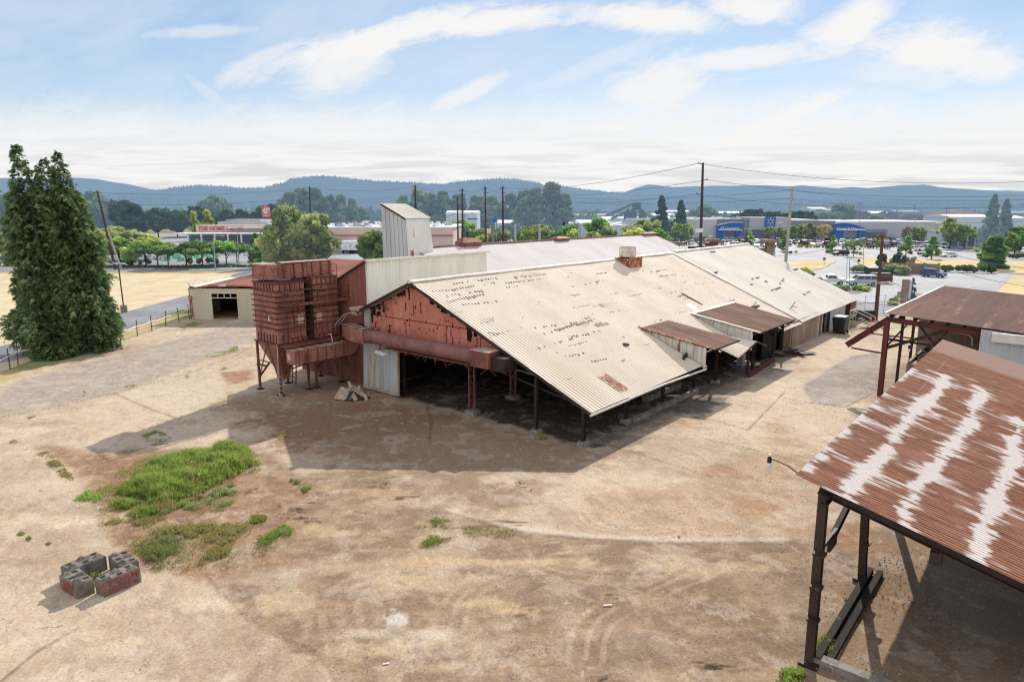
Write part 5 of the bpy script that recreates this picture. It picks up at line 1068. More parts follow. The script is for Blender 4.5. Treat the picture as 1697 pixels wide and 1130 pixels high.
weeds('weeds',[(455,722),(470,712),(478,722),(465,730)],120,.3,'weed_dry','single weed tuft at the edge of the shed shadow',seed=20)
for i,(x,y,w_) in enumerate([(35,884,8),(48,892,6),(80,900,6),(22,732,10),(50,690,12),(215,640,18),(140,652,8),(372,612,10),(310,625,10)]):
    weeds('weeds',[(x-w_,y+2),(x,y-4),(x+w_,y),(x,y+5)],90,.14,'weed',['small weed tuft near the left edge above the blocks','tiny weed just right of the left edge tuft','small weed tuft left of the blocks','small weed at the far left pavement','thin weed line on the far left pavement','grass in the long pavement crack on the left','weed in the pavement crack farther left','short grass strip left of the dust collector','tiny grass strip in the pale slab'][i],seed=30+i)
weeds('weeds',[(150,958),(165,950),(180,955),(170,968)],60,.5,'weed_blue','green weed growing inside the well of concrete blocks',seed=50)

# loose gravel and litter
def grit(name,poly,n,s0,s1,key,lab,seed):
    rs=np.random.RandomState(seed); q=[(p.x,p.y) for p in G(*poly)]; xs=[a[0] for a in q]; ys=[a[1] for a in q]; mb=MB(); got=0
    while got<n:
        x=rs.uniform(min(xs),max(xs),n); y=rs.uniform(min(ys),max(ys),n); ok=(sdpoly(x,y,q)>0)&(rs.rand(n)<sst(vnoise(x*.5+40,y*.5+40,seed,4),.4,.65)+.1)
        for a,b in zip(x[ok],y[ok]):
            if got>=n: break
            r=s0+(s1-s0)*rs.rand()**3; an=rs.uniform(0,6.28); o=[]; 
            for j in range(4): o.append((a+math.cos(an+j*1.57)*r*rs.uniform(.6,1.2),b+math.sin(an+j*1.57)*r*rs.uniform(.6,1.2),0.))
            o.append((a+rs.uniform(-.3,.3)*r,b,r*rs.uniform(.5,.9))); mb.add(o,[(0,1,4),(1,2,4),(2,3,4),(3,0,4)]); got+=1
    tag(mb.build(name,key),lab,'gravel',kind='stuff')
simple('gravel',rgb(206,188,168),rgb(176,156,136),9.,.95,fine=.2,bump=0)
grit('gravel',[(180,780),(700,780),(1330,860),(1500,1130),(0,1130),(0,900)],6000,.010,.04,'gravel','loose gravel scattered over the worn yard',3)
grit('gravel',[(0,640),(420,570),(420,760),(0,900)],2500,.02,.06,'gravel','loose gravel on the left pavement',4)
grit('gravel',[(1000,760),(1340,620),(1460,620),(1340,890),(960,890)],3000,.015,.06,'gravel','loose gravel along the right lane',5)
grit('gravel',[(1345,1000),(1500,900),(1697,1000),(1697,1130),(1360,1130)],1500,.012,.05,'concrete','loose gravel under the rusty canopy',6)
for i,(x,y,l_,a_) in enumerate([(868,806,.5,.3),(880,812,.35,1.2),(862,800,.3,2.),(1007,1003,.5,.1),(425,809,.4,.4),(412,815,.35,.9),(640,1100,.3,.2),(1000,1122,.6,.5),(1190,1103,.5,.1),(1375,1060,.4,1),(710,726,.4,.6),(1125,890,.3,1.4)]):
    p=at(x,y); d=Vector((math.cos(a_),math.sin(a_),0)); mb=MB(); mb.beam(p-d*l_/3.2+Vector((0,0,.02)),p+d*l_/3.2+Vector((0,0,.03)),.06,.02); tag(mb.build('wood_scrap','plank' if i%3 else 'flash_white'),'small pale scrap lying loose on the open yard','scrap','small scraps lying on the yard')

weeds('weeds',[(180,840),(205,795),(250,762),(330,750),(405,738),(436,765),(434,785),(385,800),(345,850),(262,858),(225,870)],1100,.45,'weed_dry','pale dry stalks mixed into the green weed patch',seed=61,bl=.008)
weeds('weeds',[(140,820),(200,770),(260,750),(300,760),(230,830),(170,870)],3000,.1,'weed_dry','sparse dry growth on the left flank of the green patch',seed=62)
weeds('weeds',[(160,860),(250,850),(420,860),(470,905),(380,950),(260,955),(200,905)],450,.12,'weed','thin green shoots over the dirt patch',seed=63)
# ================= roads, lots, fields =================
def sheet(name,pts,key,z,world=False):
    mb=MB(); q=[Vector((p[0],p[1],z)) for p in (pts if world else G(*pts))]
    if (q[1]-q[0]).cross(q[2]-q[1]).z<0 and len(q)==4: q=q[::-1]
    bm=bmesh.new(); vs=[bm.verts.new(p) for p in q]; f=bm.faces.new(vs); bm.normal_update()
    if f.normal.z<0: f.normal_flip()
    bmesh.ops.triangulate(bm,faces=[f]); me=bpy.data.meshes.new(name); bm.to_mesh(me); bm.free(); me.materials.append(M[key]); o=bpy.data.objects.new(name,me); COL.objects.link(o); o['kind']='structure'; return o
sheet('dry_field',[(-300,455),(700,452),(700,500),(317,510),(190,545),(100,580),(-60,640),(-500,700)],'drygrass',.012)
sheet('road',[(-200,636),(0,602),(100,580),(190,553),(320,508),(420,482),(420,464),(317,488),(190,522),(90,552),(0,574),(-200,606)],'asphalt',.03)
sheet('far_road',[(-200,452),(150,450),(450,450),(760,436),(760,428),(560,440),(150,442),(-200,443)],'asphalt',.03)
sheet('store_lot',[(-400,440),(560,439),(900,425),(900,384),(-400,392)],'lot',.02)
sheet('parking_lot',[(900,420),(1120,445),(1330,475),(1380,512),(1420,520),(1560,530),(2300,560),(2600,480),(2600,392),(900,386)],'lot',.02)
sheet('lane',[(1370,503),(1410,499),(1520,508),(1620,520),(1620,533),(1500,523),(1380,516)],'asphalt',.05)
def island(name,pts,key='drygrass_far',z=.13):
    q=G(*pts); mb=MB(); n=len(q)
    top=[Vector((p.x,p.y,z)) for p in q]; bot=[Vector((p.x,p.y,.0)) for p in q]
    for i in range(n): mb.quad(bot[i],bot[(i+1)%n],top[(i+1)%n],top[i],1)
    c=sum(top,Vector())/n
    for i in range(n): mb.add([top[i],top[(i+1)%n],c.lerp(top[(i+1)%n],.96),c.lerp(top[i],.96)],[(0,1,2,3)],1)
    mb.poly([c.lerp(p,.96) for p in top],0)
    return struct(name,mb,[key,'kerb'])
island('grass_island',[(1240,447),(1285,436),(1330,433),(1384,431),(1386,434),(1362,446),(1340,450)])
island('grass_strip',[(1404,427),(1470,429),(1560,431),(1697,434),(2300,440),(2300,475),(1697,455),(1560,447),(1480,446),(1440,446)])
island('grass_verge',[(1673,458),(1700,458),(2300,470),(2300,540),(1697,497),(1640,487)])
island('planting_island',[(1325,472),(1350,474),(1440,478),(1446,481),(1420,487),(1380,488)],'stone')
island('planting_bed',[(1480,500),(1470,508),(1540,510),(1530,488),(1505,484)],'stone')
for i,(x0,x1,y) in enumerate([(1212,1262,420),(1325,1370,404.5),(1322,1372,407),(1425,1430,422),(1370,1425,418),(1525,1562,424.5),(1600,1640,417),(1666,1697,424)]):
    island('grass_island' if 0 else 'planting_strip',[(x0,y-1.2),(x1,y-1.2),(x1+3,y+1.2),(x0-3,y+1.2)],'stone')
mb=MB()
for r_,(y,xa,xb) in enumerate([(409,1130,1690),(415,1190,1690),(421,1210,1640)]):
    a=at(xa,y); b=at(xb,y); n=int((b.x-a.x)/2.9)
    for i in range(n): x=a.x+i*2.9; mb.quad((x,a.y,.03),(x+.12,a.y,.03),(x+.12,a.y+5,.03),(x,a.y+5,.03))
struct('bay_markings',mb,'paint')
# ================= plants =================
def leafmesh(name,pts,key,size,rs,droop=0.,aspect=1.):
    """pts: list of (centre, radius, tone, density) clumps -> many small leaf quads"""
    V=[];T=[]
    for (c,r,tone,n) in pts:
        d=rs.normal(size=(n,3)); d/=np.linalg.norm(d,axis=1)[:,None]; rad=r*(rs.uniform(.35,1.,size=(n,1)))**.6
        P=np.array(c)+d*rad*np.array([1,1,.8]); nrm=d*.7+rs.normal(size=(n,3))*.6; nrm[:,2]+=.25; nrm/=np.linalg.norm(nrm,axis=1)[:,None]
        up=np.array([0,0,1.])+rs.normal(size=(n,3))*.4; a=np.cross(nrm,up); a/=np.linalg.norm(a,axis=1)[:,None]+1e-9; b=np.cross(a,nrm)
        s=size*rs.uniform(.6,1.35,size=(n,1)); A=a*s*aspect; Bv=b*s
        if droop: Bv[:,2]-=droop*s[:,0]
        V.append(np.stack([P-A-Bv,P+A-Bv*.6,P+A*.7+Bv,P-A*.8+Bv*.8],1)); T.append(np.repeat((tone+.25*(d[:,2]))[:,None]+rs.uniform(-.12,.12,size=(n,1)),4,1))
    V=np.concatenate(V); T=np.concatenate(T); n=len(V)
    me=bpy.data.meshes.new(name); me.vertices.add(n*4); me.loops.add(n*4); me.polygons.add(n)
    me.vertices.foreach_set('co',V.astype(np.float32).ravel()); me.loops.foreach_set('vertex_index',np.arange(n*4,dtype=np.int32))
    me.polygons.foreach_set('loop_start',np.arange(0,n*4,4,dtype=np.int32)); me.polygons.foreach_set('loop_total',np.full(n,4,dtype=np.int32)); me.update(calc_edges=True)
    at2=me.color_attributes.new('tone','FLOAT_COLOR','POINT'); at2.data.foreach_set('color',np.repeat(np.clip(T,0,1).ravel()[:,None],4,1).astype(np.float32).ravel())
    me.materials.append(M[key]); return me
def crown(rs,kind,n,leaf):
    """unit-height crowns (z 0..1), returned as clumps"""
    pts=[]
    for i in range(n):
        if kind=='round':
            u=rs.normal(size=3); u/=np.linalg.norm(u); q=rs.uniform(.35,1)**.5; c=(u[0]*.36*q,u[1]*.36*q,.60+u[2]*.34*q); r=rs.uniform(.09,.15)
        elif kind=='tall':
            z=rs.uniform(.16,.95); w_=.26*math.sin(min(1,max(.05,(1.04-z)/.9))*math.pi*.62)*rs.uniform(.3,1.15); a=rs.uniform(0,6.28); c=(math.cos(a)*w_,math.sin(a)*w_,z); r=rs.uniform(.05,.10)
        elif kind=='conifer':
            z=rs.uniform(.08,.99)**.9; w_=.24*(1.02-z)*rs.uniform(.3,1.); a=rs.uniform(0,6.28); c=(math.cos(a)*w_,math.sin(a)*w_,z); r=.02+.07*(1.02-z)
        elif kind=='spread':
            a=rs.uniform(0,6.28); q=rs.uniform(0,1)**.5; c=(math.cos(a)*.55*q,math.sin(a)*.55*q,.58+rs.uniform(0,.32)*(1-q*q*.7)); r=rs.uniform(.10,.16)
        elif kind=='column':
            z=rs.uniform(.06,.97); w_=.16*math.sin(min(1,(1.03-z)/.8)*1.57)*rs.uniform(.4,1); a=rs.uniform(0,6.28); c=(math.cos(a)*w_,math.sin(a)*w_,z); r=.07
        elif kind=='pyramid':
            z=rs.uniform(.14,.98); w_=.30*(1.0-z)**.75*rs.uniform(.3,1.05); a=rs.uniform(0,6.28); c=(math.cos(a)*w_,math.sin(a)*w_,z); r=.04+.07*(1-z)
        else: # bush
            u=rs.normal(size=3); u/=np.linalg.norm(u); c=(u[0]*.42,u[1]*.42,.42+abs(u[2])*.36-.12); r=rs.uniform(.16,.24)
        pts.append((c,r,rs.uniform(.15,.85),leaf))
    return pts
PROTO={}
def proto(kind,key,n,leaf,size,seed,trunk=True,asp=1.):
    k_=(kind,key,seed)
    if k_ in PROTO: return PROTO[k_]
    rs=np.random.RandomState(seed); me=leafmesh('crown_'+kind,crown(rs,kind,n,leaf),key,size,rs,aspect=asp); tm=None
    if trunk:
        mb=MB(); mb.tube([(0,0,0),(.01,0,.3),(0,.01,.7)],[.022,.016,.006],7)
        if kind in('round','spread','tall'):
            for i in range(6): a=i*1.05; q=.3 if kind!='tall' else .16; mb.tube([(0,0,.22+.05*i),(math.cos(a)*q*.5,math.sin(a)*q*.5,.4+.05*i),(math.cos(a)*q,math.sin(a)*q,.55+.05*i)],[.010,.007,.003],5)
        V=mb; tm=bpy.data.meshes.new('trunk_'+kind); tm.from_pydata([tuple(p) for p in V.v],[],V.f); tm.materials.append(M['wood_pole'])
    PROTO[k_]=(me,tm); return PROTO[k_]
def plant(kind,key,loc,h,lab,cat='tree',group=None,name=None,wx=1.,seed=0,n=40,leaf=36,size=.035,trunk=True):
    me,tm=proto(kind,key,n,leaf,size,seed,trunk); x,y=loc[0],loc[1]
    nm=name or {'conifer':'conifer_tree','bush':'shrub','column':'columnar_shrub'}.get(kind,'tree')
    t=thing(nm,lab,cat,(x,y,0),group,U(0,6.28)); t.scale=(h*wx,h*wx,h)
    o=bpy.data.objects.new('crown' if cat=='tree' else 'foliage',me); COL.objects.link(o); o.parent=t
    if tm is not None: o2=bpy.data.objects.new('trunk',tm); COL.objects.link(o2); o2.parent=t
    return t
def plantpx(kind,key,px_,pyt,D,lab,cat='tree',group=None,hw=None,**k):
    top=aty(px_,pyt,D); h=max(.6,top.z*U(.93,1.05)); 
    return plant(kind,key,(top.x,D),h,lab,cat,group,**k)
# ---- the big cypress clump at the left
def cypress():
    rs=np.random.RandomState(11); base=at(98,590); Yc=base.y+1.5
    root=thing('cypress_tree','huge dense dark green cypress clump with drooping pointed tips at the left edge','tree',(base.x,Yc,0))
    V=[];T=[]
    rx=lambda px_:aty(px_,400,Yc).x-base.x
    zz=lambda py_:max(0.,aty(98,py_,Yc).z)
    def spray(P,o,ln,tone):
        k=5; side=np.array([o[1],-o[0],0.]); side/=math.hypot(o[0],o[1])+1e-9
        for j in range(k):
            f=(j+.5)/k; p=P+o*ln*f*.85+np.array([0,0,.3*ln*math.sin(f*2.2)-.9*ln*f*f])
            for sg in (-1,1):
                w_=ln*.40*(1.15-f)*rs.uniform(.7,1.2); tip=p+side*sg*w_+o*w_*.5+np.array([0,0,-w_*rs.uniform(.5,1.2)]); b=o*ln*.17
                V.append([p-b,p+b,tip+b*.4,tip-b*.3]); T.append(tone+.25*f+rs.uniform(-.08,.08))
    # leaders: (py,left px,right px) outlines, offset in depth
    LD=[([(241,49,52),(262,44,60),(285,38,70),(320,33,84),(360,30,98),(420,26,108),(480,24,118),(540,22,124),(590,40,118),(606,58,104)],0.,1.),
        ([(251,101,103),(272,96,110),(295,88,120),(330,78,134),(370,70,142),(420,66,152),(470,66,160),(515,70,172),(550,74,180),(582,80,164),(600,90,136)],1.3,1.),
        ([(262,73,75),(280,66,86),(300,58,96),(320,50,108),(380,46,122),(460,46,130),(560,50,130)],1.6,.7),
        ([(452,24,34),(478,14,52),(500,22,60),(530,6,76),(555,10,84),(585,34,88),(600,50,90)],-.2,.6),
        ([(505,70,90),(530,58,112),(560,50,130),(590,56,132),(607,66,110)],-1.7,.6)]
    LD=[([(a_,b_-4,b_-4+(c_-b_)*.95) for a_,b_,c_ in pr],dy,wt) for pr,dy,wt in LD]
    for pr,dy,wt in LD:
        zs=np.array([zz(p[0]) for p in pr])[::-1]; ls=np.array([rx(p[1]) for p in pr])[::-1]; rr=np.array([rx(p[2]) for p in pr])[::-1]
        area=float(np.sum((zs[1:]-zs[:-1])*((rr-ls)[1:]+(rr-ls)[:-1])/2)); n=int(area*19)
        for i in range(n):
            while True:
                z=rs.uniform(zs[0],zs[-1]); l=np.interp(z,zs,ls); r=np.interp(z,zs,rr)
                if rs.rand()*(rr-ls).max()<(r-l)+.6: break
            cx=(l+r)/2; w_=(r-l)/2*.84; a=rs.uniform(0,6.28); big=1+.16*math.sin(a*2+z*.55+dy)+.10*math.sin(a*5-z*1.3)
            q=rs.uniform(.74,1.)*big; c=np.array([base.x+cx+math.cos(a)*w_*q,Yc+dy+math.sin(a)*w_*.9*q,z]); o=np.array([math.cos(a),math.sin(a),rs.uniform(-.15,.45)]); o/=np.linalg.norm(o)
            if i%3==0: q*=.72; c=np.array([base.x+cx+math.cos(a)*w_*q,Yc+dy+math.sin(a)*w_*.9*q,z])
            pl=rs.uniform(.45,1.)*(1 if w_>1.2 else .55); tone=.12+.5*(q-.7)+rs.uniform(-.12,.16)  # tone darker inside, brighter at tips: shading painted into the foliage
            for j in range(6):
                off=rs.normal(size=3)*.26*pl; oo=o+rs.normal(size=3)*.35; oo/=np.linalg.norm(oo); spray(c+off+o*pl*.25*j/6,oo,pl*rs.uniform(.55,.95),tone+.07*j)
    V=np.array(V); T=np.array(T); n=len(V); me=bpy.data.meshes.new('crown'); me.vertices.add(n*4); me.loops.add(n*4); me.polygons.add(n)
    V=V-np.array([base.x,Yc,0]); V[:,:,2]=np.maximum(V[:,:,2],.02); me.vertices.foreach_set('co',V.astype(np.float32).ravel()); me.loops.foreach_set('vertex_index',np.arange(n*4,dtype=np.int32)); me.polygons.foreach_set('loop_start',np.arange(0,n*4,4,dtype=np.int32)); me.polygons.foreach_set('loop_total',np.full(n,4,dtype=np.int32)); me.update(calc_edges=True)
    a2=me.color_attributes.new('tone','FLOAT_COLOR','POINT'); a2.data.foreach_set('color',np.repeat(np.clip(np.repeat(T[:,None],4,1),0,1).ravel()[:,None],4,1).astype(np.float32).ravel()); me.materials.append(M['cypress_leaf'])
    o=bpy.data.objects.new('crown',me); COL.objects.link(o); o.parent=root
    for (pxa,dy,h) in ((62,0,16),(105,1.3,15.5),(76,2.2,15)):
        mb=MB(); x=base.x+rx(pxa); mb.tube([(x,Yc+dy,0),(x,Yc+dy,h*.5),(x,Yc+dy,h)],[.45,.3,.06],8); mb.build('trunk','wood_dark',root)
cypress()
# ---- named trees and groups (px, top py, distance)
G1='young street trees along the store lot'
lot_l=[(20,400,170,'leaf_yellow'),(150,375,175,'leaf_yellow'),(165,398,168,'leaf_green'),(195,395,172,'leaf_green'),(182,385,185,'leaf_yellow'),(215,400,168,'leaf_yellow'),(238,398,170,'leaf_green'),(258,400,168,'leaf_green'),(236,390,190,'leaf_yellow'),(275,398,170,'leaf_green'),(332,396,170,'leaf_green'),(352,398,172,'leaf_green'),(372,397,170,'leaf_green'),(390,398,176,'leaf_green'),(215,375,200,'leaf_olive'),(190,372,195,'leaf_olive'),(133,385,190,'leaf_yellow'),(5,385,190,'leaf_olive'),(245,386,205,'leaf_yellow')]
desc={'leaf_yellow':'yellow green','leaf_green':'mid green','leaf_olive':'dusty olive'}
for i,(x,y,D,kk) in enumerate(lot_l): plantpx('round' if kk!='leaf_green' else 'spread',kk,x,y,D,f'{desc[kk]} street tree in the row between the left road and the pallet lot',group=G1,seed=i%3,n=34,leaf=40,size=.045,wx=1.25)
plantpx('spread','leaf_green',305,396,162,'dark green spreading tree with visible forked trunk beside the light post',seed=5,n=40,leaf=60,size=.04,wx=1.6)
plantpx('pyramid','leaf_green',422,387,160,'bright green young pyramidal tree right of the grey pole in front of the store',seed=2,n=40,leaf=50,size=.04,wx=1.1)
plantpx('round','leaf_olive',497,344,112,'large loose olive green tree standing behind the rusty dust collector',seed=8,n=58,leaf=130,size=.021,wx=1.0)
plantpx('round','leaf_olive',455,378,150,'smaller olive tree left of the large loose tree',seed=1,n=30,leaf=50,size=.04)
plantpx('round','leaf_green',622,378,150,'round dark green tree beside the white roof tower',seed=9,n=60,leaf=80,size=.035,wx=1.15)
GP='dark broad pines beyond the store lot'
for (x,y,D,w_) in [(205,326,330,.9),(258,343,330,.9),(290,345,330,.95),(328,335,340,.8),(232,350,345,.9)]: plantpx('round','leaf_pine',x,y,D,'dark broad pine in the dark row beyond the left street trees',group=GP,seed=21,n=60,leaf=60,size=.035,wx=w_*1.05)
GM='tall riverside trees beyond the stores'
for (x,y,D,w_) in [(350,322,360,.7),(365,330,365,.7),(15,315,330,.9),(45,318,330,.8),(140,318,340,1.),(172,330,350,.9),(545,318,370,.75),(563,322,372,.7),(480,318,360,.8),(500,316,370,.8),(523,314,365,.8),(468,330,380,.9),(582,330,375,.7),(600,345,380,.8),
                   (668,320,380,.8),(692,315,370,.8),(712,318,385,.9),(735,318,380,.8),(760,320,390,1.),(790,322,395,1.),(815,325,395,.9),(845,322,400,.9),(870,318,400,.9)]:
    plantpx('tall' if x>400 else 'round','leaf_mid',x,y,D,'tall grey green tree in the line beyond the large stores',group=GM,seed=30+int(x)%4,n=70,leaf=60,size=.028,wx=w_*1.2)
for (x,y,D,lab) in [(887,307,290,'tall airy cottonwood, left one of the three beyond the rear shed'),(915,306,285,'tallest airy cottonwood in the middle of the three beyond the rear shed'),(935,315,290,'thin cottonwood, right one of the three beyond the rear shed'),(868,325,295,'shorter cottonwood at the left foot of the airy three')]: plantpx('tall','leaf_mid',x,y,D,lab,seed=41+x%2,n=80,leaf=55,size=.022,wx=.95)
plantpx('column','leaf_yellow',320,348,300,'yellow poplar in front of the dark pines',seed=3,n=30,leaf=50,size=.04); plantpx('column','leaf_yellow',343,350,300,'pale green poplar right of the yellow poplar',seed=4,n=30,leaf=50,size=.04,wx=1.2)
for i,(x,y) in enumerate([(372,350),(380,352),(395,346),(405,350),(435,345),(445,338),(375,352)]): plantpx('round','leaf_pine',x,y,310,'dark tree behind the red roofed store sign',group='dark trees behind the store',seed=22,n=30,leaf=40,size=.045)
plantpx('conifer','leaf_pine',1097,323,300,'taller dark conical fir left of the tall wooden pole',seed=1,n=90,leaf=40,size=.024,wx=1.2); plantpx('conifer','leaf_pine',1129,333,300,'shorter dark conical fir left of the tall wooden pole',seed=2,n=90,leaf=40,size=.024,wx=1.2)
plantpx('round','leaf_mid',1165,340,330,'round grey green tree behind the tall wooden pole',seed=32,n=50,leaf=60,size=.035,wx=1.3)
for i,x in enumerate(range(1225,1345,11)): plantpx('round','leaf_pine',x+U(-3,3),346+U(-3,4),400,'dark green tree in the hedge row behind the superstore',group='dark trees behind the superstore',seed=23,n=40,leaf=50,size=.04,wx=1.2)
for (x,y,D,w_) in [(1399,338,420,1.1),(1364,352,400,.9),(1455,352,420,1.2),(1389,350,410,1.2),(1350,356,410,1.),(1295,350,420,1)]: plantpx('round','leaf_mid',x,y,D,'round grey green tree beyond the superstore roof',group='round trees beyond the superstore roof',seed=33,n=50,leaf=50,size=.04,wx=w_)
for (x,y,D,lab) in [(1649,327,230,'tall narrow fir, left of the pair behind the pale arcade'),(1670,331,235,'tall narrow fir, right of the pair behind the pale arcade')]: plantpx('conifer','leaf_mid',x,y,D,lab,seed=6,n=110,leaf=40,size=.02,wx=1.0)
GT='young trees in the superstore car park'
for (x,y,D,kk,kind,w_) in [(1140,368,270,'leaf_olive','round',.9),(1122,366,275,'leaf_olive','round',.8),(1244,378,262,'leaf_yellow','pyramid',1.1),(1276,373,290,'leaf_olive','round',1.2),(1295,376,292,'leaf_olive','round',1.3),(1315,374,292,'leaf_olive','round',1.),(1330,372,290,'leaf_olive','round',1.),(1346,367,285,'leaf_olive','round',1.1),(1366,370,285,'leaf_autumn','round',1.3),(1507,374,280,'leaf_autumn','round',1.2),(1524,373,278,'leaf_olive','round',1.3),(1300,389,225,'leaf_green','pyramid',1.2),(1382,391,215,'leaf_green','pyramid',1.1),
                   (1417,394,200,'leaf_olive','spread',1.2),(1505,391,188,'leaf_green','pyramid',1.5),(1548,390,190,'leaf_green','pyramid',1.5),(1580,360,240,'leaf_olive','round',1.2),(1603,370,240,'leaf_olive','round',1.2),(1674,385,205,'leaf_yellow','pyramid',1.),(1686,384,205,'leaf_green','round',1.3),(1662,366,240,'leaf_green','round',1.2),(1695,372,225,'leaf_green','round',1.4),(1455,388,240,'leaf_olive','pyramid',1.)]:
    plantpx(kind,kk,x,y,D,f'{dict(desc,leaf_autumn="rust tinged brown").get(kk)} young {"pointed " if kind=="pyramid" else "rounded "}tree in the superstore car park',group=GT,seed=50+x%3,n=26,leaf=40,size=.036,wx=w_*.85)
plantpx('column','leaf_green',1650,394,160,'dense dark green oval tree on a short trunk at the right grass strip',seed=12,n=60,leaf=90,size=.035,wx=2.0)
GMd='trees along the far road behind the rear shed'
for (x,y,D,kk,w_) in [(860,385,250,'leaf_green',1.),(875,372,262,'leaf_yellow',1.2),(890,368,265,'leaf_yellow',1.2),(905,372,262,'leaf_olive',1.1),(922,378,250,'leaf_green',1.),(945,372,258,'leaf_green',1.1),(952,378,250,'leaf_yellow',1.),(990,362,245,'leaf_green',1.1),(1008,372,240,'leaf_olive',1.1),(983,382,235,'leaf_yellow',1.2),(1048,366,240,'leaf_olive',1.1),(1054,376,232,'leaf_yellow',1.2),(1075,361,245,'leaf_olive',1.1),(1092,378,232,'leaf_green',1.1),(1103,388,228,'leaf_green',1.),(740,364,280,'leaf_green',.9),(757,362,270,'leaf_green',1.),(775,362,265,'leaf_green',1.),(790,375,260,'leaf_olive',1.3),(812,382,250,'leaf_yellow',1.4),(830,378,255,'leaf_olive',1.3),(845,366,262,'leaf_mid',1.2),(800,388,245,'leaf_yellow',1.2)]:
    plantpx('round',kk,x,y,D,f'{dict(desc,leaf_mid="grey green").get(kk)} roadside tree seen over the pale rear roof',group=GMd,seed=60+x%3,n=34,leaf=44,size=.042,wx=w_)
for i,(x,y) in enumerate([(1458,423),(1466,422),(1484,421),(1490,419),(1499,424)]):
    D=at(x,452).y; plantpx('column','leaf_hedge',x,y,D,'dark green pointed columnar evergreen behind the taupe enclosure wall','shrub','columnar evergreens behind the enclosure',seed=7,n=30,leaf=60,size=.05,wx=1.,trunk=False)
for i,(x,y) in enumerate([(1478,428),(1505,424),(1516,424),(1512,426)]):
    D=at(x,450).y; plantpx('column','leaf_autumn',x,y,D,'brown dying columnar shrub right of the green evergreens','shrub','brown columnar shrubs',seed=8,n=24,leaf=40,size=.05,wx=1.,trunk=False)
SH=[(1334,440,452,'leaf_yellow','bright yellow green shrub at the end of the shed roof'),(1340,447,458,'leaf_olive','olive shrub behind the far end of the roof'),(1372,466,480,'leaf_green','green shrub on the planting island, left'),(1385,470,482,'leaf_green','dark green low shrub on the planting island'),(1398,468,482,'leaf_olive','loose olive shrub on the planting island beside the silver van'),(1424,470,482,'leaf_green','round green shrub right of the silver van'),(1434,473,483,'leaf_yellow','yellowish shrub at the right tip of the island'),(1352,456,472,'leaf_olive','brownish bare shrub on the island by the white truck'),
    (1424,435,452,'leaf_olive','olive shrub left of the green waste container'),(1432,437,452,'leaf_olive','second olive shrub beside the green container'),(1466,447,455,'leaf_hedge','dark shrub below the taupe wall, left'),(1486,434,455,'leaf_olive','leafy pale shrub in front of the taupe wall'),(1500,449,456,'leaf_yellow','low shrub in front of the taupe wall'),(1482,491,500,'leaf_green','clipped green ball shrub in the stone bed'),(1479,497,506,'leaf_yellow','clipped yellow ball shrub nearest in the stone bed'),(1489,489,494,'leaf_yellow','small yellow ball shrub in the stone bed'),(1496,481,489,'leaf_green','green ball shrub by the grey sign back'),(1494,486,491,'leaf_yellow','yellow shrub beside the grey sign back')]
for (x,y,yb,kk,lab) in SH:
    b=at(x,yb); plantpx('bush',kk,x,y,b.y,lab,'shrub',seed=70+x%2,n=20,leaf=60,size=.07,wx=1.6,trunk=False)
b=at(1514,500); plantpx('conifer','leaf_pine',1514,461,b.y,'thin dark sparse conifer beside the grey sign back',name='conifer_tree',seed=9,n=36,leaf=40,size=.03,wx=1.)
def hedge(pts,h,w_,lab,key='leaf_hedge',sz=.22,dn=45,cat='hedge'):
    rs=np.random.RandomState(int(abs(pts[0][0]*7))%1000); P=[]; q=[Vector((p[0],p[1],0)) for p in pts]
    for i in range(len(q)-1):
        ln=(q[i+1]-q[i]).length; k_=max(2,int(ln/(w_*.45)))
        for j in range(k_):
            c=q[i].lerp(q[i+1],(j+rs.rand())/k_); P.append(((c.x-q[0].x+rs.uniform(-.2,.2)*w_,c.y-q[0].y+rs.uniform(-.2,.2)*w_,h*rs.uniform(.35,.62)),h*rs.uniform(.36,.48),rs.uniform(.2,.8),dn))
    me=leafmesh('hedge',P,key,sz,rs); o=bpy.data.objects.new('hedge',me); o.location=q[0]; COL.objects.link(o); return tag(o,lab,cat)
hedge(G((1557,450.5),(1580,451),(1605,452),(1648,453.5)),2.0,2.,'long clipped dark green hedge right of the taupe enclosure',dn=90)
hedge(G((185,441),(252,438)),1.8,2.2,'clipped dark hedge left of the spreading tree by the far road'); hedge(G((310,438),(366,437)),1.8,2.2,'clipped dark hedge right of the spreading tree by the far road'); hedge(G((-40,442),(80,440)),1.5,2,'low hedge along the far road behind the big cypress'); hedge(G((430,435),(470,434)),1.8,2,'short hedge near the warehouse end of the far road')
hedge(G((170,444),(380,443),(560,441)),.5,1.,'long low ground hedge at the edge of the far road',dn=22)
hedge(G((1668,430),(1697,430),(1760,431)),2.,2.2,'dark hedge at the right edge beyond the grass'); hedge(G((1612,420),(1636,420)),2.,2.2,'olive hedge at the right end of the car park','leaf_olive'); hedge(G((1322,411),(1370,411)),1.2,1.6,'low brownish hedge on the long parking island','leaf_olive'); hedge(G((1368,419),(1396,421)),1.3,1.8,'low olive hedge on the near left parking island','leaf_olive'); hedge(G((1402,421),(1430,422)),1.2,1.8,'low olive hedge on the near right parking island','leaf_olive'); hedge(G((1296,420),(1318,420)),1.,1.6,'low dark hedge with signs left of the car park entrance','leaf_olive'); hedge(G((1520,422),(1555,425)),1.,1.6,'brownish low planting along the car park edge','leaf_autumn')
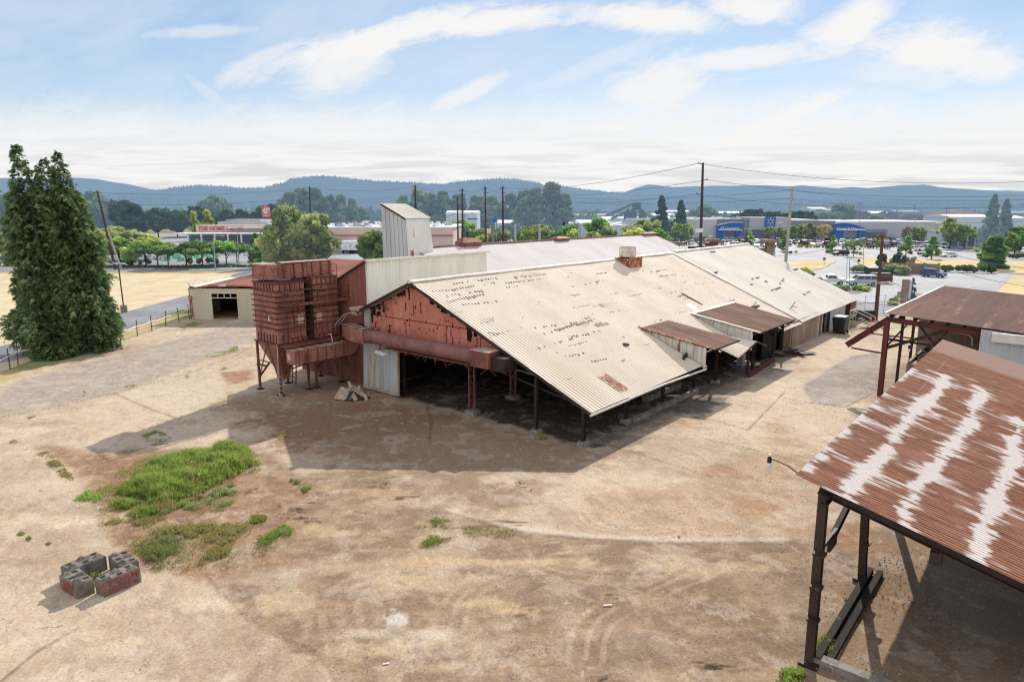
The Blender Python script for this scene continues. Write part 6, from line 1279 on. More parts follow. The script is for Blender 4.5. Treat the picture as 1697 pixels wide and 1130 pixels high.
# ================= stores =================
hd=thing('hardware_store','long low pink store with orange stripe, white roof and big orange lettering','store',(-60,225,0))
def Bx(x0,x1,y0,y1,z0,z1,key,name,par): mb=MB(); mb.box((x0,y0,z0),(x1,y1,z1)); return mb.build(name,key,par)
D1=225.
X_=lambda px_,D: aty(px_,400,D).x
Z_=lambda py_,D: aty(848,py_,D).z
Bx(X_(328,D1),X_(535,D1),D1,D1+60,0,Z_(382,D1),'pink_wall','garden_wall',hd); fa=Bx(X_(328,D1),X_(470,D1),D1-.6,D1+3,Z_(385,D1),Z_(373,D1),'pink_wall','facade',hd)
mb=MB(); mb.box((X_(328,D1),D1-.7,Z_(385.5,D1)),(X_(470,D1),D1-.55,Z_(384,D1))); mb.build('orange_stripe','orange',hd)
mb=MB(); mb.box((X_(310,D1),D1-9,Z_(388.5,D1-9)),(X_(470,D1),D1-.6,Z_(386.5,D1-9))); mb.build('entrance_canopy','sign_white',hd)
for x in range(310,470,22): mb=MB(); a=X_(x+1,D1-9); mb.box((a,D1-9,0),(a+.4,D1-8.6,Z_(388.5,D1-9))); mb.build('column','sign_white',hd)
mb=MB(); mb.box((X_(312,D1),D1-.5,.5),(X_(470,D1),D1-.3,Z_(388.5,D1)-.2)); mb.build('shop_front','store_glass',hd)
text('store_lettering','THE HOME DEPOT','orange',(X_(369,D1),D1-.75,Z_(378.8,D1)),(1,0,0),1.9,.08,hd,squash=.93)
D2=232.
Bx(X_(535,D2),X_(745,D2)+2,D2-10,D2+45,0,Z_(377,D2),'pink_wall','main_wall',hd); Bx(X_(535,D2)-.2,X_(745,D2)+2.2,D2-10.2,D2-10.05,Z_(392,D2-10),Z_(389,D2-10),'orange','orange_stripe',hd)
Bx(X_(470,D2),X_(562,D2),D2-24,D2-10,0,Z_(390,D2-24)*.82,'store_dark','loading_wall',hd)
Bx(X_(400,D2)-.5,X_(745,D2)+2.5,D2-9.8,D2+46,Z_(376.8,D2),Z_(375,D2),'store_roof','roof',hd); Bx(X_(360,D1),X_(420,D1),D1+8,D1+20,Z_(373,D1),Z_(364,D1+8),'store_wall','roof_block',hd); Bx(X_(350,D1),X_(435,D1),D1+6,D1+24,Z_(375,D1),Z_(367.5,D1+6),'store_wall','roof_block',hd)
rs=random.Random(3)
for i in range(46): x=rs.uniform(X_(540,D2),X_(740,D2)); y=rs.uniform(D2-6,D2+40); mb=MB(); s=rs.uniform(.4,1.3); mb.box((x-s,y-s,Z_(375,D2)),(x+s,y+s,Z_(375,D2)+rs.uniform(.4,1.2))); mb.build('roof_unit',rs.choice(['store_wall','store_dark','sign_white']),hd)
mb=MB(); a=X_(604,D2-10.2); mb.box((a,D2-10.3,0),(a+10,D2-10.06,3.4)); mb.build('loading_dock','store_glass',hd)
# pole sign: orange square with slanted stencilled blocks
D3=255.; s0=X_(437.5,D3); s1=X_(450.5,D3); zb=Z_(360,D3); zt=Z_(342.5,D3)
sg=thing('pole_sign','orange square store sign with slanted white stencil on a tall pole','sign',((s0+s1)/2,D3,0)); Bx(s0,s1,D3-.3,D3+.3,zb,zt,'orange','sign_panel',sg); mb=MB(); mb.tube([((s0+s1)/2-.8,D3,0),((s0+s1)/2-.8,D3,zb)],.25,8); mb.build('mast','wood_dark',sg)
mb=MB(); cx=(s0+s1)/2; cz=(zb+zt)/2+.3; ww=(s1-s0)*.5
for (u0,v0,u1,v1) in [(-.75,.05,-.1,.65),(-.5,-.3,.15,.3),(-.2,-.6,.75,.25),(.05,.35,.5,.75),(.3,.1,.85,.6)]:
    d=.13*ww; mb.quad((cx+u0*ww,D3-.35,cz+v0*ww-d),(cx+u0*ww+d*1.5,D3-.35,cz+v0*ww-d*2),(cx+u1*ww+d,D3-.35,cz+v1*ww-d*.3),(cx+u1*ww-d*.5,D3-.35,cz+v1*ww+d))
mb.quad((cx-.6*ww,D3-.35,zb+.35),(cx+.6*ww,D3-.35,zb+.35),(cx+.6*ww,D3-.35,zb+.6),(cx-.6*ww,D3-.35,zb+.6)); mb.build('stencil_emblem','sign_white',sg)
for i,(x,) in enumerate(((573,),(589,))):
    D=213.; a=X_(x,D); t=thing('cargo_trailer',['white box trailer at the store loading dock, left one','white box trailer at the store loading dock, right one'][i],'trailer',(a,D,0)); Bx(a-1.5,a+1.4,D,D+9,1.1,3.9,'sign_white','cargo_box',t); Bx(a-1.4,a+1.3,D+.1,D+8,.7,1.08,'tyre','chassis',t)
    for sx in (-1,1): mb=MB(); mb.tube([(a+sx*1.1-.15,D+1,.5),(a+sx*1.1+.15,D+1,.5)],.5,10); mb.build('wheel','tyre',t)
# pallets of bagged goods
rs=random.Random(9)
def pallets(xa,xb,ya,yb,key,lab,grp,n):
    for i in range(n):
        x=xa+(xb-xa)*(i+.5)/n; y=ya+(yb-ya)*rs.random(); p=at(x,y); s=rs.uniform(.5,.8); h=rs.uniform(1.,1.9); mb=MB(); mb.hexa([(p.x-s,p.y-s,.1),(p.x+s,p.y-s,.1),(p.x+s,p.y+s,.1),(p.x-s,p.y+s,.1),(p.x-s*.9,p.y-s*.9,h),(p.x+s*.9,p.y-s*.85,h*.97),(p.x+s*.85,p.y+s*.9,h),(p.x-s*.9,p.y+s*.9,h*.95)]); mb.box((p.x-s,p.y-s,0),(p.x+s,p.y+s,.09)); tag(mb.build('wrapped_pallet',key),lab,'pallet',grp)
pallets(247,273,427,432,'pallet_white','white wrapped pallet in the row left of the green ones','white wrapped pallets',12); pallets(275,305,424,433,'pallet_green','green wrapped pallet between the hedges','green wrapped pallets left of the tree',12); pallets(305,362,419,430,'pallet_green','green wrapped pallet behind the right hedge','green wrapped pallets right of the tree',26); pallets(370,455,418,424,'pallet_white','pale wrapped pallet stored in front of the store','pale pallets in front of the store',20)
# superstore
ws=thing('superstore','long grey superstore with two blue arched entrances and white flat roof','store',(115,305,0))
D=302.
def F(px0,px1,py0,py1,key,name,dy=0.,dep=3.): return Bx(X_(px0,D+dy),X_(px1,D+dy),D+dy,D+dy+dep,max(0,Z_(py1,D+dy)) if py1<396 else 0,Z_(py0,D+dy),key,name,ws)
F(1040,1186,364,400,'store_light','facade',0,50); F(1183,1232,366,400,'store_dark','facade',.4,40); F(1231,1240,362,400,'store_dark','facade',-.2,40); F(1240,1308,360.5,378,'store_wall','facade',-.4,20); F(1232,1320,378,400,'store_dark','lower_facade',0,30); F(1308,1382,366,400,'store_dark','facade',.2,40); F(1382,1547,369,400,'store_wall','facade',.6,45); F(1546,1572,370,400,'store_wall','facade',8,40)
F(1352,1560,367,368.8,'store_roof','roof_edge',2,40); F(1040,1240,362,364,'store_roof','roof_edge',3,45); F(1318,1352,364,366,'store_roof','roof_edge',3,40)
F(1232,1382,379,380.5,'store_light','canopy_band',-.8,1); F(1235,1380,384,398,'store_glass','shop_front',-.3,.4)
F(1072,1112,367.5,377.5,'store_blue','pickup_sign',-.5,.4); text('store_lettering','Pickup','sign_white',(X_(1101,D),D-.65,Z_(370.5,D)),(1,0,0),1.7,.05,ws,squash=1.2); text('store_lettering','Pharmacy','sign_white',(X_(1098,D),D-.65,Z_(375,D)),(1,0,0),.9,.05,ws)
sp_=F(1265.5,1283,359.5,377,'store_blue','sign_panel',-.9,.4)
mb=MB(); cx=X_(1274.5,D-1); cz=Z_(367,D-1)
for i in range(6):
    a=math.pi/3*i+math.pi/6; d=Vector((math.cos(a),0,math.sin(a))); n_=Vector((-d.z,0,d.x)); c=Vector((cx,D-1.,cz)); mb.add([c+d*.5-n_*.12,c+d*1.5-n_*.24,c+d*1.65,c+d*1.5+n_*.24,c+d*.5+n_*.12],[(0,1,2,3,4)])
mb.build('spark_emblem','spark_yellow',ws)
def arch(px0,px1,pyl,pym,pyr,word,size,cxp):
    mb=MB(); n=16; y=D-3.; a0=X_(px0,y); a1=X_(px1,y); zl,zm,zr_=Z_(pyl,y),Z_(pym,y),Z_(pyr,y); zb=Z_(381.5,y); P=[]
    for i in range(n+1):
        f=i/n; z=(1-f)**2*zl+2*f*(1-f)*(2*zm-(zl+zr_)/2)+f*f*zr_; P.append((a0+(a1-a0)*f,z))
    for i in range(n):
        for yy in (y,): mb.quad((P[i][0],yy,zb),(P[i+1][0],yy,zb),(P[i+1][0],yy,P[i+1][1]),(P[i][0],yy,P[i][1]))
        mb.quad((P[i][0],y,P[i][1]),(P[i+1][0],y,P[i+1][1]),(P[i+1][0],y+3,P[i+1][1]),(P[i][0],y+3,P[i][1]))
    o=mb.build('entrance_arch','store_blue',ws); m=MB()
    for i in range(n): m.beam((P[i][0],y-.3,P[i][1]+.12),(P[i+1][0],y-.3,P[i+1][1]+.12),.8,.35)
    m.build('arch_trim','store_light' if px0<1300 else 'store_blue',o); Bx(a0+.5,a1-.5,y-1.2,y-.1,zb-.1,zb+.3,'sign_white','entrance_awning',ws); Bx(a0+.4,a0+4.,y+.1,y+2,0,zb,'store_blue','entrance_side',ws); Bx(a1-2.5,a1-.4,y+.1,y+2,0,zb,'store_blue','entrance_side',ws)
    text('store_lettering',word,'sign_white',(X_(cxp,y),y-.12,Z_(379.,y)),(1,0,0),size,.05,ws,squash=1.25)
arch(1187,1229,374,369.5,370,'Grocery',1.9,1208); arch(1382,1433,371.5,372.5,381,'Home & Pharmacy',1.35,1409)
F(1432,1469,380.5,400,'store_dark','porch',-3,4); F(1434,1466,385,396,'store_glass','shop_front',-3.2,.2)
rs=random.Random(5)
for i in range(40): x=rs.uniform(X_(1050,D),X_(1235,D)); y=rs.uniform(D+6,D+40); s=rs.uniform(.5,1.6); Bx(x-s,x+s,y-s,y+s,Z_(364,D),Z_(364,D)+rs.uniform(.5,1.4),rs.choice(['store_wall','far_steel','store_light']),'roof_unit',ws)
for i in range(14): x=X_(1500,D-5)+i*0; 
# people-free porch goods: bright stacked boxes by the entrance
# arcade building at the right
D=245.; ar=thing('arcade_building','low pale building with a row of arched openings right of the superstore','building',(X_(1610,D),D,0)); Bx(X_(1570,D),X_(1690,D),D,D+12,0,Z_(386,D),'store_light','wall',ar); Bx(X_(1568,D),X_(1692,D),D-.3,D+12.2,Z_(386,D),Z_(383,D),'store_wall','roof',ar)
for i in range(8): x=X_(1576+i*14,D); Bx(x,x+2.3,D-.1,D+.2,.6,Z_(388,D),'store_glass','window',ar)
# far buildings
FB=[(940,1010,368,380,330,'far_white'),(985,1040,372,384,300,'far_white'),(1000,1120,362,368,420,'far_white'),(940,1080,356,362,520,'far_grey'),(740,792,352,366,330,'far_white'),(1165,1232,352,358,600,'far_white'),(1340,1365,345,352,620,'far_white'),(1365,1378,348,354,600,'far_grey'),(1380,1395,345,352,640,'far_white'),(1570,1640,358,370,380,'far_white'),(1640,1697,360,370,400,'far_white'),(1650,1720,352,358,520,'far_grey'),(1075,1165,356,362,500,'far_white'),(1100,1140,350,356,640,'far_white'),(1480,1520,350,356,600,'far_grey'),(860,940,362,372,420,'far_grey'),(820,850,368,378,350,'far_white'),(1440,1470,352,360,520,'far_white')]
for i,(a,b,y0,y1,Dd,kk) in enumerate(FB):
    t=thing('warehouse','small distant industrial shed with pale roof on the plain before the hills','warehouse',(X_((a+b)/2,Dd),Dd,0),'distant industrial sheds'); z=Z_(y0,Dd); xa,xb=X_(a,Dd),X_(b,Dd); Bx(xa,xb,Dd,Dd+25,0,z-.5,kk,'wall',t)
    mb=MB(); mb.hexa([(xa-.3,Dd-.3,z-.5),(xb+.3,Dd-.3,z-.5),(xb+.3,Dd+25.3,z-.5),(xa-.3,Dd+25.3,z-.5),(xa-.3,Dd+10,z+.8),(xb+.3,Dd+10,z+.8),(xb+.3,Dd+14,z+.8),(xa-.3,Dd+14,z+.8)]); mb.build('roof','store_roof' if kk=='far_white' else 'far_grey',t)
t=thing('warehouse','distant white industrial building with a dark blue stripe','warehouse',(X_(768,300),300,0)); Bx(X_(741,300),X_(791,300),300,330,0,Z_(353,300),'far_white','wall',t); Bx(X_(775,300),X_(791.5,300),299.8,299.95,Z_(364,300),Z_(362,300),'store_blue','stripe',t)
Bx(X_(816,290),X_(824,290),290,290.5,Z_(370,290),Z_(363.5,290),'store_blue','x',None) if 0 else None
t=thing('pole_sign','small blue rectangular sign among the roadside poles','sign',(X_(820,290),290,0)); Bx(X_(816,290),X_(824.5,290),290,290.4,Z_(369,290),Z_(362,290),'store_blue','sign_panel',t); mb=MB(); mb.tube([(X_(820,290),290.2,0),(X_(820,290),290.2,Z_(369,290))],.2,6); mb.build('mast','far_steel',t)
# red barn roof far right and log yard heaps
Dd=430; t=thing('warehouse','distant dark red steep roofed mill building at the right','warehouse',(X_(1605,Dd),Dd,0)); mb=MB(); xa,xb=X_(1582,Dd),X_(1636,Dd); z0=Z_(358,Dd); mb.hexa([(xa,Dd,z0),(xb,Dd,z0),(xb,Dd+40,z0),(xa,Dd+40,z0),(xa+5,Dd+12,Z_(350,Dd)),(xb-8,Dd+12,Z_(348,Dd)),(xb-8,Dd+28,Z_(348,Dd)),(xa+5,Dd+28,Z_(350,Dd))]); mb.build('roof','far_brown',t); Bx(xa,xb,Dd+.5,Dd+39,0,z0,'far_brown','wall',t)
for i,(a,b,y0) in enumerate([(1418,1450,352),(1452,1500,354),(1455,1530,356),(1500,1568,357),(1570,1600,358)]):
    Dd=450+i*6; mb=MB(); xa,xb=X_(a,Dd),X_(b,Dd); h=Z_(y0,Dd); n=26; P=[]
    for j in range(n+1): f=j/n; P.append((xa+(xb-xa)*f,h*(min(1,f*6,(1-f)*6))*(.8+.25*math.sin(j*1.7)+.1*rs.random())))
    for j in range(n): mb.quad((P[j][0],Dd,0),(P[j+1][0],Dd,0),(P[j+1][0],Dd+4,P[j+1][1]),(P[j][0],Dd+4,P[j][1])); mb.quad((P[j][0],Dd+4,P[j][1]),(P[j+1][0],Dd+4,P[j+1][1]),(P[j+1][0],Dd+12,P[j+1][1]*.9),(P[j][0],Dd+12,P[j][1]*.9))
    tag(mb.build('log_pile','far_brown'),'distant brown pile of logs or bark behind the superstore','log pile','distant brown log piles')
# grain elevator
Dd=310.; t=thing('grain_elevator','grey steel elevator tower with sloping conveyors and bins','industrial tower',(X_(1053,Dd),Dd,0)); mb=MB(); cx=X_(1053,Dd); zt=Z_(336,Dd)
for (dx,dy) in ((-1.8,-1.8),(1.8,-1.8),(1.8,1.8),(-1.8,1.8)): mb.beam((cx+dx,Dd+dy,0),(cx+dx*.8,Dd+dy*.8,zt),.35)
z=2.
while z<zt: mb.beam((cx-1.8,Dd-1.8,z),(cx+1.8,Dd-1.8,z),.22); mb.beam((cx-1.8,Dd-1.8,z),(cx+1.8,Dd-1.8,min(zt,z+2.6)),.18); z+=2.6
mb.box((cx-1.2,Dd-1.2,zt-3.2),(cx+1.2,Dd+1.2,zt)); mb.build('frame','far_steel',t)
for (x0,y0,x1,y1) in ((1048,338,1003,358),(1041,350,1012,363),(1055,340,1068,356),(1041,350,1046,357)): mb=MB(); mb.beam((X_(x0,Dd),Dd,Z_(y0,Dd)),(X_(x1,Dd),Dd+2,Z_(y1,Dd)),.6,.9); mb.build('conveyor','far_steel',t)
for (x,y) in ((1041,352),(1066,354),(1049,352)): mb=MB(); mb.tube([(X_(x,Dd),Dd+3,0),(X_(x,Dd),Dd+3,Z_(y,Dd)),(X_(x,Dd),Dd+3,Z_(y,Dd)+1.6)],[1.9,1.9,.3],12); mb.build('silo','far_steel',t)
# stone gateway sign
D=128.; gw=thing('entrance_wall','curved brown stone entrance wall with dark sign panels and stone pillars','wall',(X_(1230,D),D,0))
mb=MB(); 
for i in range(20):
    f0,f1=i/20,(i+1)/20; g0=lambda f:(X_(1110,D)+(X_(1272,D)-X_(1110,D))*f, D-7*math.sin(f*math.pi)); a,b=g0(f0),g0(f1); z=Z_(413,D); mb.hexa([(a[0],a[1],0),(b[0],b[1],0),(b[0],b[1]+.5,0),(a[0],a[1]+.5,0),(a[0],a[1],z),(b[0],b[1],z),(b[0],b[1]+.5,z),(a[0],a[1]+.5,z)])
    if 2<i<15: mb.hexa([(a[0],a[1]-.05,z),(b[0],b[1]-.05,z),(b[0],b[1]+.5,z),(a[0],a[1]+.5,z),(a[0],a[1]-.05,z+.5+.4*math.sin(f0*3.1)),(b[0],b[1]-.05,z+.5+.4*math.sin(f1*3.1)),(b[0],b[1]+.5,z+.6),(a[0],a[1]+.5,z+.6)],1)
    else: mb.hexa([(a[0],a[1]-.25,z),(b[0],b[1]-.25,z),(b[0],b[1]+.75,z),(a[0],a[1]+.75,z),(a[0],a[1]-.25,z+.3),(b[0],b[1]-.25,z+.3),(b[0],b[1]+.75,z+.3),(a[0],a[1]+.75,z+.3)],2)
mb.build('curved_wall',['stone','char','stone'],gw)
for x,yt in ((1276,399),(1183,397),(1120,402)): mb=MB(); c=X_(x,D-4); z=Z_(yt,D-4); mb.box((c-.65,D-4.6,0),(c+.65,D-3.4,z-.4)); mb.box((c-1.4,D-5.3,z-.4),(c+1.4,D-2.7,z-.1)); mb.box((c-1.1,D-5,z-.1),(c+1.1,D-3,z+.1)); mb.build('pillar','stone',gw)
# taupe enclosure
a,b=at(1461,452.5),at(1555,455.5); t=thing('enclosure_wall','taupe walled bin enclosure in front of the columnar evergreens','wall',a)
mb=MB(); mb.hexa([(a.x,a.y,0),(b.x,b.y,0),(b.x,b.y+.3,0),(a.x,a.y+.3,0),(a.x,a.y,2.3),(b.x,b.y,2.3),(b.x,b.y+.3,2.3),(a.x,a.y+.3,2.3)]); mb.build('wall_panel','taupe',t)
for f in (0,.44,.75,1): c=a.lerp(b,f); mb=MB(); mb.box((c.x-.15,c.y-.12,0),(c.x+.15,c.y+.4,2.5)); mb.build('post','yellow' if f==1 else 'pole_grey',t)
c=a.lerp(b,.8); mb=MB(); mb.box((c.x+.2,c.y-.06,1.2),(c.x+1.2,c.y-.02,1.9)); mb.build('notice','sign_white',t); mb=MB(); mb.box((c.x-.8,c.y-.1,.1),(c.x-.2,c.y-.03,2.2)); mb.build('gate','far_steel',t)
c=at(1446,456); t=thing('waste_container','dark green waste container beside the taupe enclosure','container',c); mb=MB(); mb.hexa([c+Vector(q) for q in ((-1.2,-.8,.1),(1.2,-.8,.1),(1.2,.8,.1),(-1.2,.8,.1),(-1.4,-1,1.4),(1.4,-1,1.4),(1.4,1,1.4),(-1.4,1,1.4))]); mb.build('tub','leaf_hedge',t); mb=MB(); mb.hexa([c+Vector(q) for q in ((-1.45,-1.05,1.41),(1.45,-1.05,1.41),(1.45,1.05,1.41),(-1.45,1.05,1.41),(-1.4,-.9,1.6),(1.4,-.9,1.6),(1.4,1,1.9),(-1.4,1,1.9))]); mb.build('lid','black_plastic',t)
# grey sign back with street lamp
c=at(1503,503); t=thing('pylon_sign','grey rectangular pylon sign seen from the back beside the thin conifer','sign',c); zt=aty(1503,463,c.y).z; mb=MB(); mb.hexa([c+Vector(q) for q in ((-.9,-.3,0),(-.1,-.3,0),(-.1,.3,0),(-.9,.3,0),(-.9,-.3,zt),(-.1,-.3,zt),(-.1,.3,zt),(-.9,.3,zt))]); mb.hexa([c+Vector(q) for q in ((-.1,-.2,.6),(.75,.5,.6),(.7,.7,.6),(-.1,.1,.6),(-.1,-.2,zt-.1),(.75,.5,zt-.1),(.7,.7,zt-.1),(-.1,.1,zt-.1))],1); mb.build('sign_cabinet',['taupe','wall_grey'],t)

# distant woods on the plain
rs=np.random.RandomState(77); P_=[]
for i in range(420):
    Dd=rs.choice([520,620,760,900])+rs.uniform(-40,40); pxx=rs.uniform(-150,1850)
    if rs.rand()<.25 and 1380<pxx<1620: continue
    yt=rs.uniform(341,350) if pxx<960 else rs.uniform(346,352); h=max(4.,aty(848,yt,Dd).z); x=aty(pxx,400,Dd).x; P_.append(((x,Dd,h*.5),h*.52,rs.uniform(.1,.9),46)); P_.append(((x+rs.uniform(-5,5),Dd,h*.35),h*.4,rs.uniform(.1,.9),30))
me=leafmesh('woods',P_,'leaf_far2',1.5,rs); o=bpy.data.objects.new('woods',me); COL.objects.link(o); tag(o,'hazy green woods on the plain before the hills','woods',kind='stuff')
# ================= hills =================
def hill(name,prof,D,depth,key,seed,base_y=352,rough=1.,trees=0,tkey=None,th=20,tlab=''):
    xs_=np.array([p[0] for p in prof],float); ys_=np.array([p[1] for p in prof],float)
    pxs=np.arange(xs_[0],xs_[-1]+.1,5.); crest=np.interp(pxs,xs_,ys_); n=len(pxs); rows=12
    X=np.array([X_(p,D) for p in pxs]); Zc=np.array([aty(848,y,D).z for y in crest])
    V=[];F=[]
    nzv=vnoise(X/(D*.02)+60,np.full(n,seed*3.3),seed,5,.6)-.5
    for r in range(rows+1):
        f=r/rows
        if f<=.75:
            g=f/.75; yy=D-depth*(1-g); sh=g**.8
            nn_=(vnoise(X/(D*.03)+60,np.full(n,40+g*6.),seed+1,5,.65)-.5)*(1-g)*g*1.6*Zc*.6
        else: g=(f-.75)/.25; yy=D+depth*.6*g; sh=1-g; nn_=0
        Zr=Zc*sh+nzv*(D*.004)*rough*(sh)+nn_
        for i in range(n): V.append((X[i]*(yy/D),yy+0,max(-2,Zr[i])))
    for r in range(rows):
        for i in range(n-1): a=r*n+i; F.append((a,a+1,a+n+1,a+n))
    mb=MB(); mb.add(V,F); struct(name,mb,key,smooth=True)
    if trees:
        rs=np.random.RandomState(seed+9); mb=MB(); Va=np.array(V).reshape(rows+1,n,3); v=[];f_=[]
        for k_ in range(trees):
            i=rs.randint(0,n-1); r=9 if rs.rand()<.45 else rs.randint(2,9); u,w_=rs.rand(),rs.rand() if r<9 else 0
            p=Va[r,i]*(1-u)+Va[r,i+1]*u
            if r<9: q=Va[r+1,i]*(1-u)+Va[r+1,i+1]*u; p=p*(1-w_)+q*w_
            h=th*rs.uniform(.5,1.25); w2=h*rs.uniform(.2,.34); o=len(v); z=p[2]-h*.15
            for j in range(5): a=j*1.2566; v.append((p[0]+math.cos(a)*w2,p[1]+math.sin(a)*w2,z))
            v.append((p[0],p[1],z+h)); f_+=[(o+j,o+(j+1)%5,o+5) for j in range(5)]
        mb.add(v,f_); tag(mb.build('forest',tkey),tlab,'forest',kind='stuff')
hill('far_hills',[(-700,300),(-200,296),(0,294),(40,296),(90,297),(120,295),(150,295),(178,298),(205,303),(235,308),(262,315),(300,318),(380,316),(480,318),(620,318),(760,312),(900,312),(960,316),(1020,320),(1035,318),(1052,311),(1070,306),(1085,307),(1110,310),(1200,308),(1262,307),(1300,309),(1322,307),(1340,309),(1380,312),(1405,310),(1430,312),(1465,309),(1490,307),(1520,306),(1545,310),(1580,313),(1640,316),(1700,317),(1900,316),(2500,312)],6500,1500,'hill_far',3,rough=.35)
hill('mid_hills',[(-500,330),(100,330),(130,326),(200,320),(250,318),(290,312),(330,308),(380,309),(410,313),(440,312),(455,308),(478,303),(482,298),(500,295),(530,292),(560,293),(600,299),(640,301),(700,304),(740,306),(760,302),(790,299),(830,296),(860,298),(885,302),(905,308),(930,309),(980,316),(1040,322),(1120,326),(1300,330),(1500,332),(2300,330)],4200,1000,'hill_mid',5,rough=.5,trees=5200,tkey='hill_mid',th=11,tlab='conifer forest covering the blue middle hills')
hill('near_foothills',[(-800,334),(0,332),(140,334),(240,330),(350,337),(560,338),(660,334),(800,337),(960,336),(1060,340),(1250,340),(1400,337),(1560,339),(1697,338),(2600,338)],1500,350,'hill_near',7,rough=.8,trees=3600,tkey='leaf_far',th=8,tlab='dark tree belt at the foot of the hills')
# ================= vehicles =================
def car_local(kind):
    """(body profile, glass boxes, wheel xs) in metres, x forward"""
    if kind=='suv': return dict(L=4.7,Wd=1.85,prof=[(-2.3,.35),(-2.35,.95),(-2.2,1.05),(-2.0,1.68),(.35,1.72),(1.05,1.1),(2.2,.95),(2.35,.6),(2.3,.32)],cab=(-2.02,.38,1.0,1.62,1.0),wx=(-1.45,1.45),r=.36)
    if kind=='van': return dict(L=5.1,Wd=1.95,prof=[(-2.5,.35),(-2.55,1.0),(-2.45,1.85),(-2.3,1.95),(.9,1.95),(1.6,1.2),(2.4,1.0),(2.55,.6),(2.5,.33)],cab=(-2.4,.95,1.15,1.8,1.5),wx=(-1.6,1.6),r=.35)
    if kind=='pickup': return dict(L=5.6,Wd=1.95,prof=[(-2.75,.5),(-2.8,1.1),(-.6,1.12),(-.45,1.8),(.85,1.82),(1.4,1.2),(2.6,1.1),(2.8,.7),(2.75,.42)],cab=(-.45,.85,1.15,1.75,1.35),wx=(-1.8,1.8),r=.4)
    return dict(L=4.5,Wd=1.8,prof=[(-2.2,.32),(-2.28,.9),(-1.7,.98),(-1.1,1.4),(.2,1.43),(.95,.98),(2.05,.82),(2.25,.55),(2.2,.3)],cab=(-1.5,.65,.95,1.38,.9),wx=(-1.35,1.4),r=.33)
def car_meshes(kind):
    c=car_local(kind); w_=c['Wd']/2; P=c['prof']; body=MB(); n=len(P); zb=P[0][1]
    belt=sorted(p[1] for p in P)[-3]*.0+c['cab'][2]
    def hw(z): return w_ if z<=belt else w_*(1-.20*(z-belt)/(P[4][1]-belt+1e-6))
    l=[(x,-hw(z),z) for x,z in P]; r=[(x,hw(z),z) for x,z in P]
    body.add(l+r,[tuple(range(n))[::-1],tuple(range(n,2*n))]+[(i,(i+1)%n,n+(i+1)%n,n+i) for i in range(n)])
    # glass: windscreen, rear and sides, set just proud of the body
    glass=MB(); rear_=MB(); tops=[i for i in range(n) if P[i][1]>c['cab'][3]]; i0,i1=min(tops),max(tops)
    def between(a,b,f0,f1,inset=.1):
        A,B=P[a],P[b]; q=lambda f:(A[0]+(B[0]-A[0])*f,A[1]+(B[1]-A[1])*f); (xa,za),(xb,zb_)=q(f0),q(f1); dx,dz=-(zb_-za),(xb-xa); ln=math.hypot(dx,dz); dx,dz=dx/ln*.012,dz/ln*.012
        if dz<0: dx,dz=-dx,-dz
        ya,yb=hw(za)-inset,hw(zb_)-inset
        return [(xa+dx,-ya,za+dz),(xb+dx,-yb,zb_+dz),(xb+dx,yb,zb_+dz),(xa+dx,ya,za+dz)]
    glass.poly(between(i1,i1+1,.08,.92)); g2=between(i0-1,i0,.15,.9); rear_.poly([(x-.02,y,z) for x,y,z in g2])
    zl,zh=belt+.06,P[i0][1]-.1
    def edge(z,side):
        a,b=(P[i0-1],P[i0]) if side<0 else (P[i1+1],P[i1]); f=(z-a[1])/(b[1]-a[1]+1e-6); f=min(1,max(0,f)); return a[0]+(b[0]-a[0])*f
    sides=[MB(),MB()]; xl0,xh0=edge(zl,-1)+.15,edge(zh,-1)+.12; xl1,xh1=edge(zl,1)-.15,edge(zh,1)-.12; nwin=2 if kind!='van' else 3
    for sg in (-1,1):
        for i in range(nwin):
            f0=i/nwin+.015; f1=(i+1)/nwin-.015; lo=lambda f:xl0+(xl1-xl0)*f; hi=lambda f:xh0+(xh1-xh0)*f
            sides[(sg+1)//2].add([(lo(f0),sg*(hw(zl)+.012),zl),(lo(f1),sg*(hw(zl)+.012),zl),(hi(f1),sg*(hw(zh)+.012),zh),(hi(f0),sg*(hw(zh)+.012),zh)],[(0,1,2,3)])
    wheels=[]
    for x in c['wx']:
        for sg in (-1,1):
            m=MB(); m.tube([(x,sg*(w_-.2),c['r']),(x,sg*(w_+.01),c['r'])],c['r'],14,0); m.tube([(x,sg*(w_+.01),c['r']),(x,sg*(w_+.022),c['r'])],c['r']*.55,10,1); wheels.append(m)
    lights=[]
    for x,key in ((P[-2][0]-.03,'lamp_glass'),(P[1][0]-.02,'car_red')):
        for sg in (-1,1): m=MB(); z=P[-2][1] if x>0 else P[1][1]-.15; m.box((x-.02,sg*w_*.7-.17,z),(x+.06,sg*w_*.7+.17,z+.16)); lights.append((m,key))
    return body,glass,rear_,sides,wheels,lights
def car(kind,color,loc,rot,lab):
    t=thing('parked_car' if kind in('sedan','suv') else {'van':'van','pickup':'pickup_truck'}[kind],lab,'car' if kind in('sedan','suv') else kind.replace('pickup','truck'),loc,None,rot)
    b,g,rw,sd2,ws_,ls=car_meshes(kind); b.build('body',color,t,local=True); g.build('windshield','car_glass',t,local=True); rw.build('rear_window','car_glass',t,local=True)
    for s in sd2: s.build('side_window','car_glass',t,local=True)
    for m in ws_: m.build('wheel',['tyre','galv'],t,local=True)
    for m,kx in ls: m.build('headlight' if kx=='lamp_glass' else 'tail_light',kx,t,local=True)
    return t
car('suv','car_slate',at(1546,459),math.radians(-62),'slate blue silver car standing alone on the forecourt near the taupe wall')
car('suv','car_black',at(1393,423.5),math.radians(188),'small black car driving at the car park entrance beside the grass island')
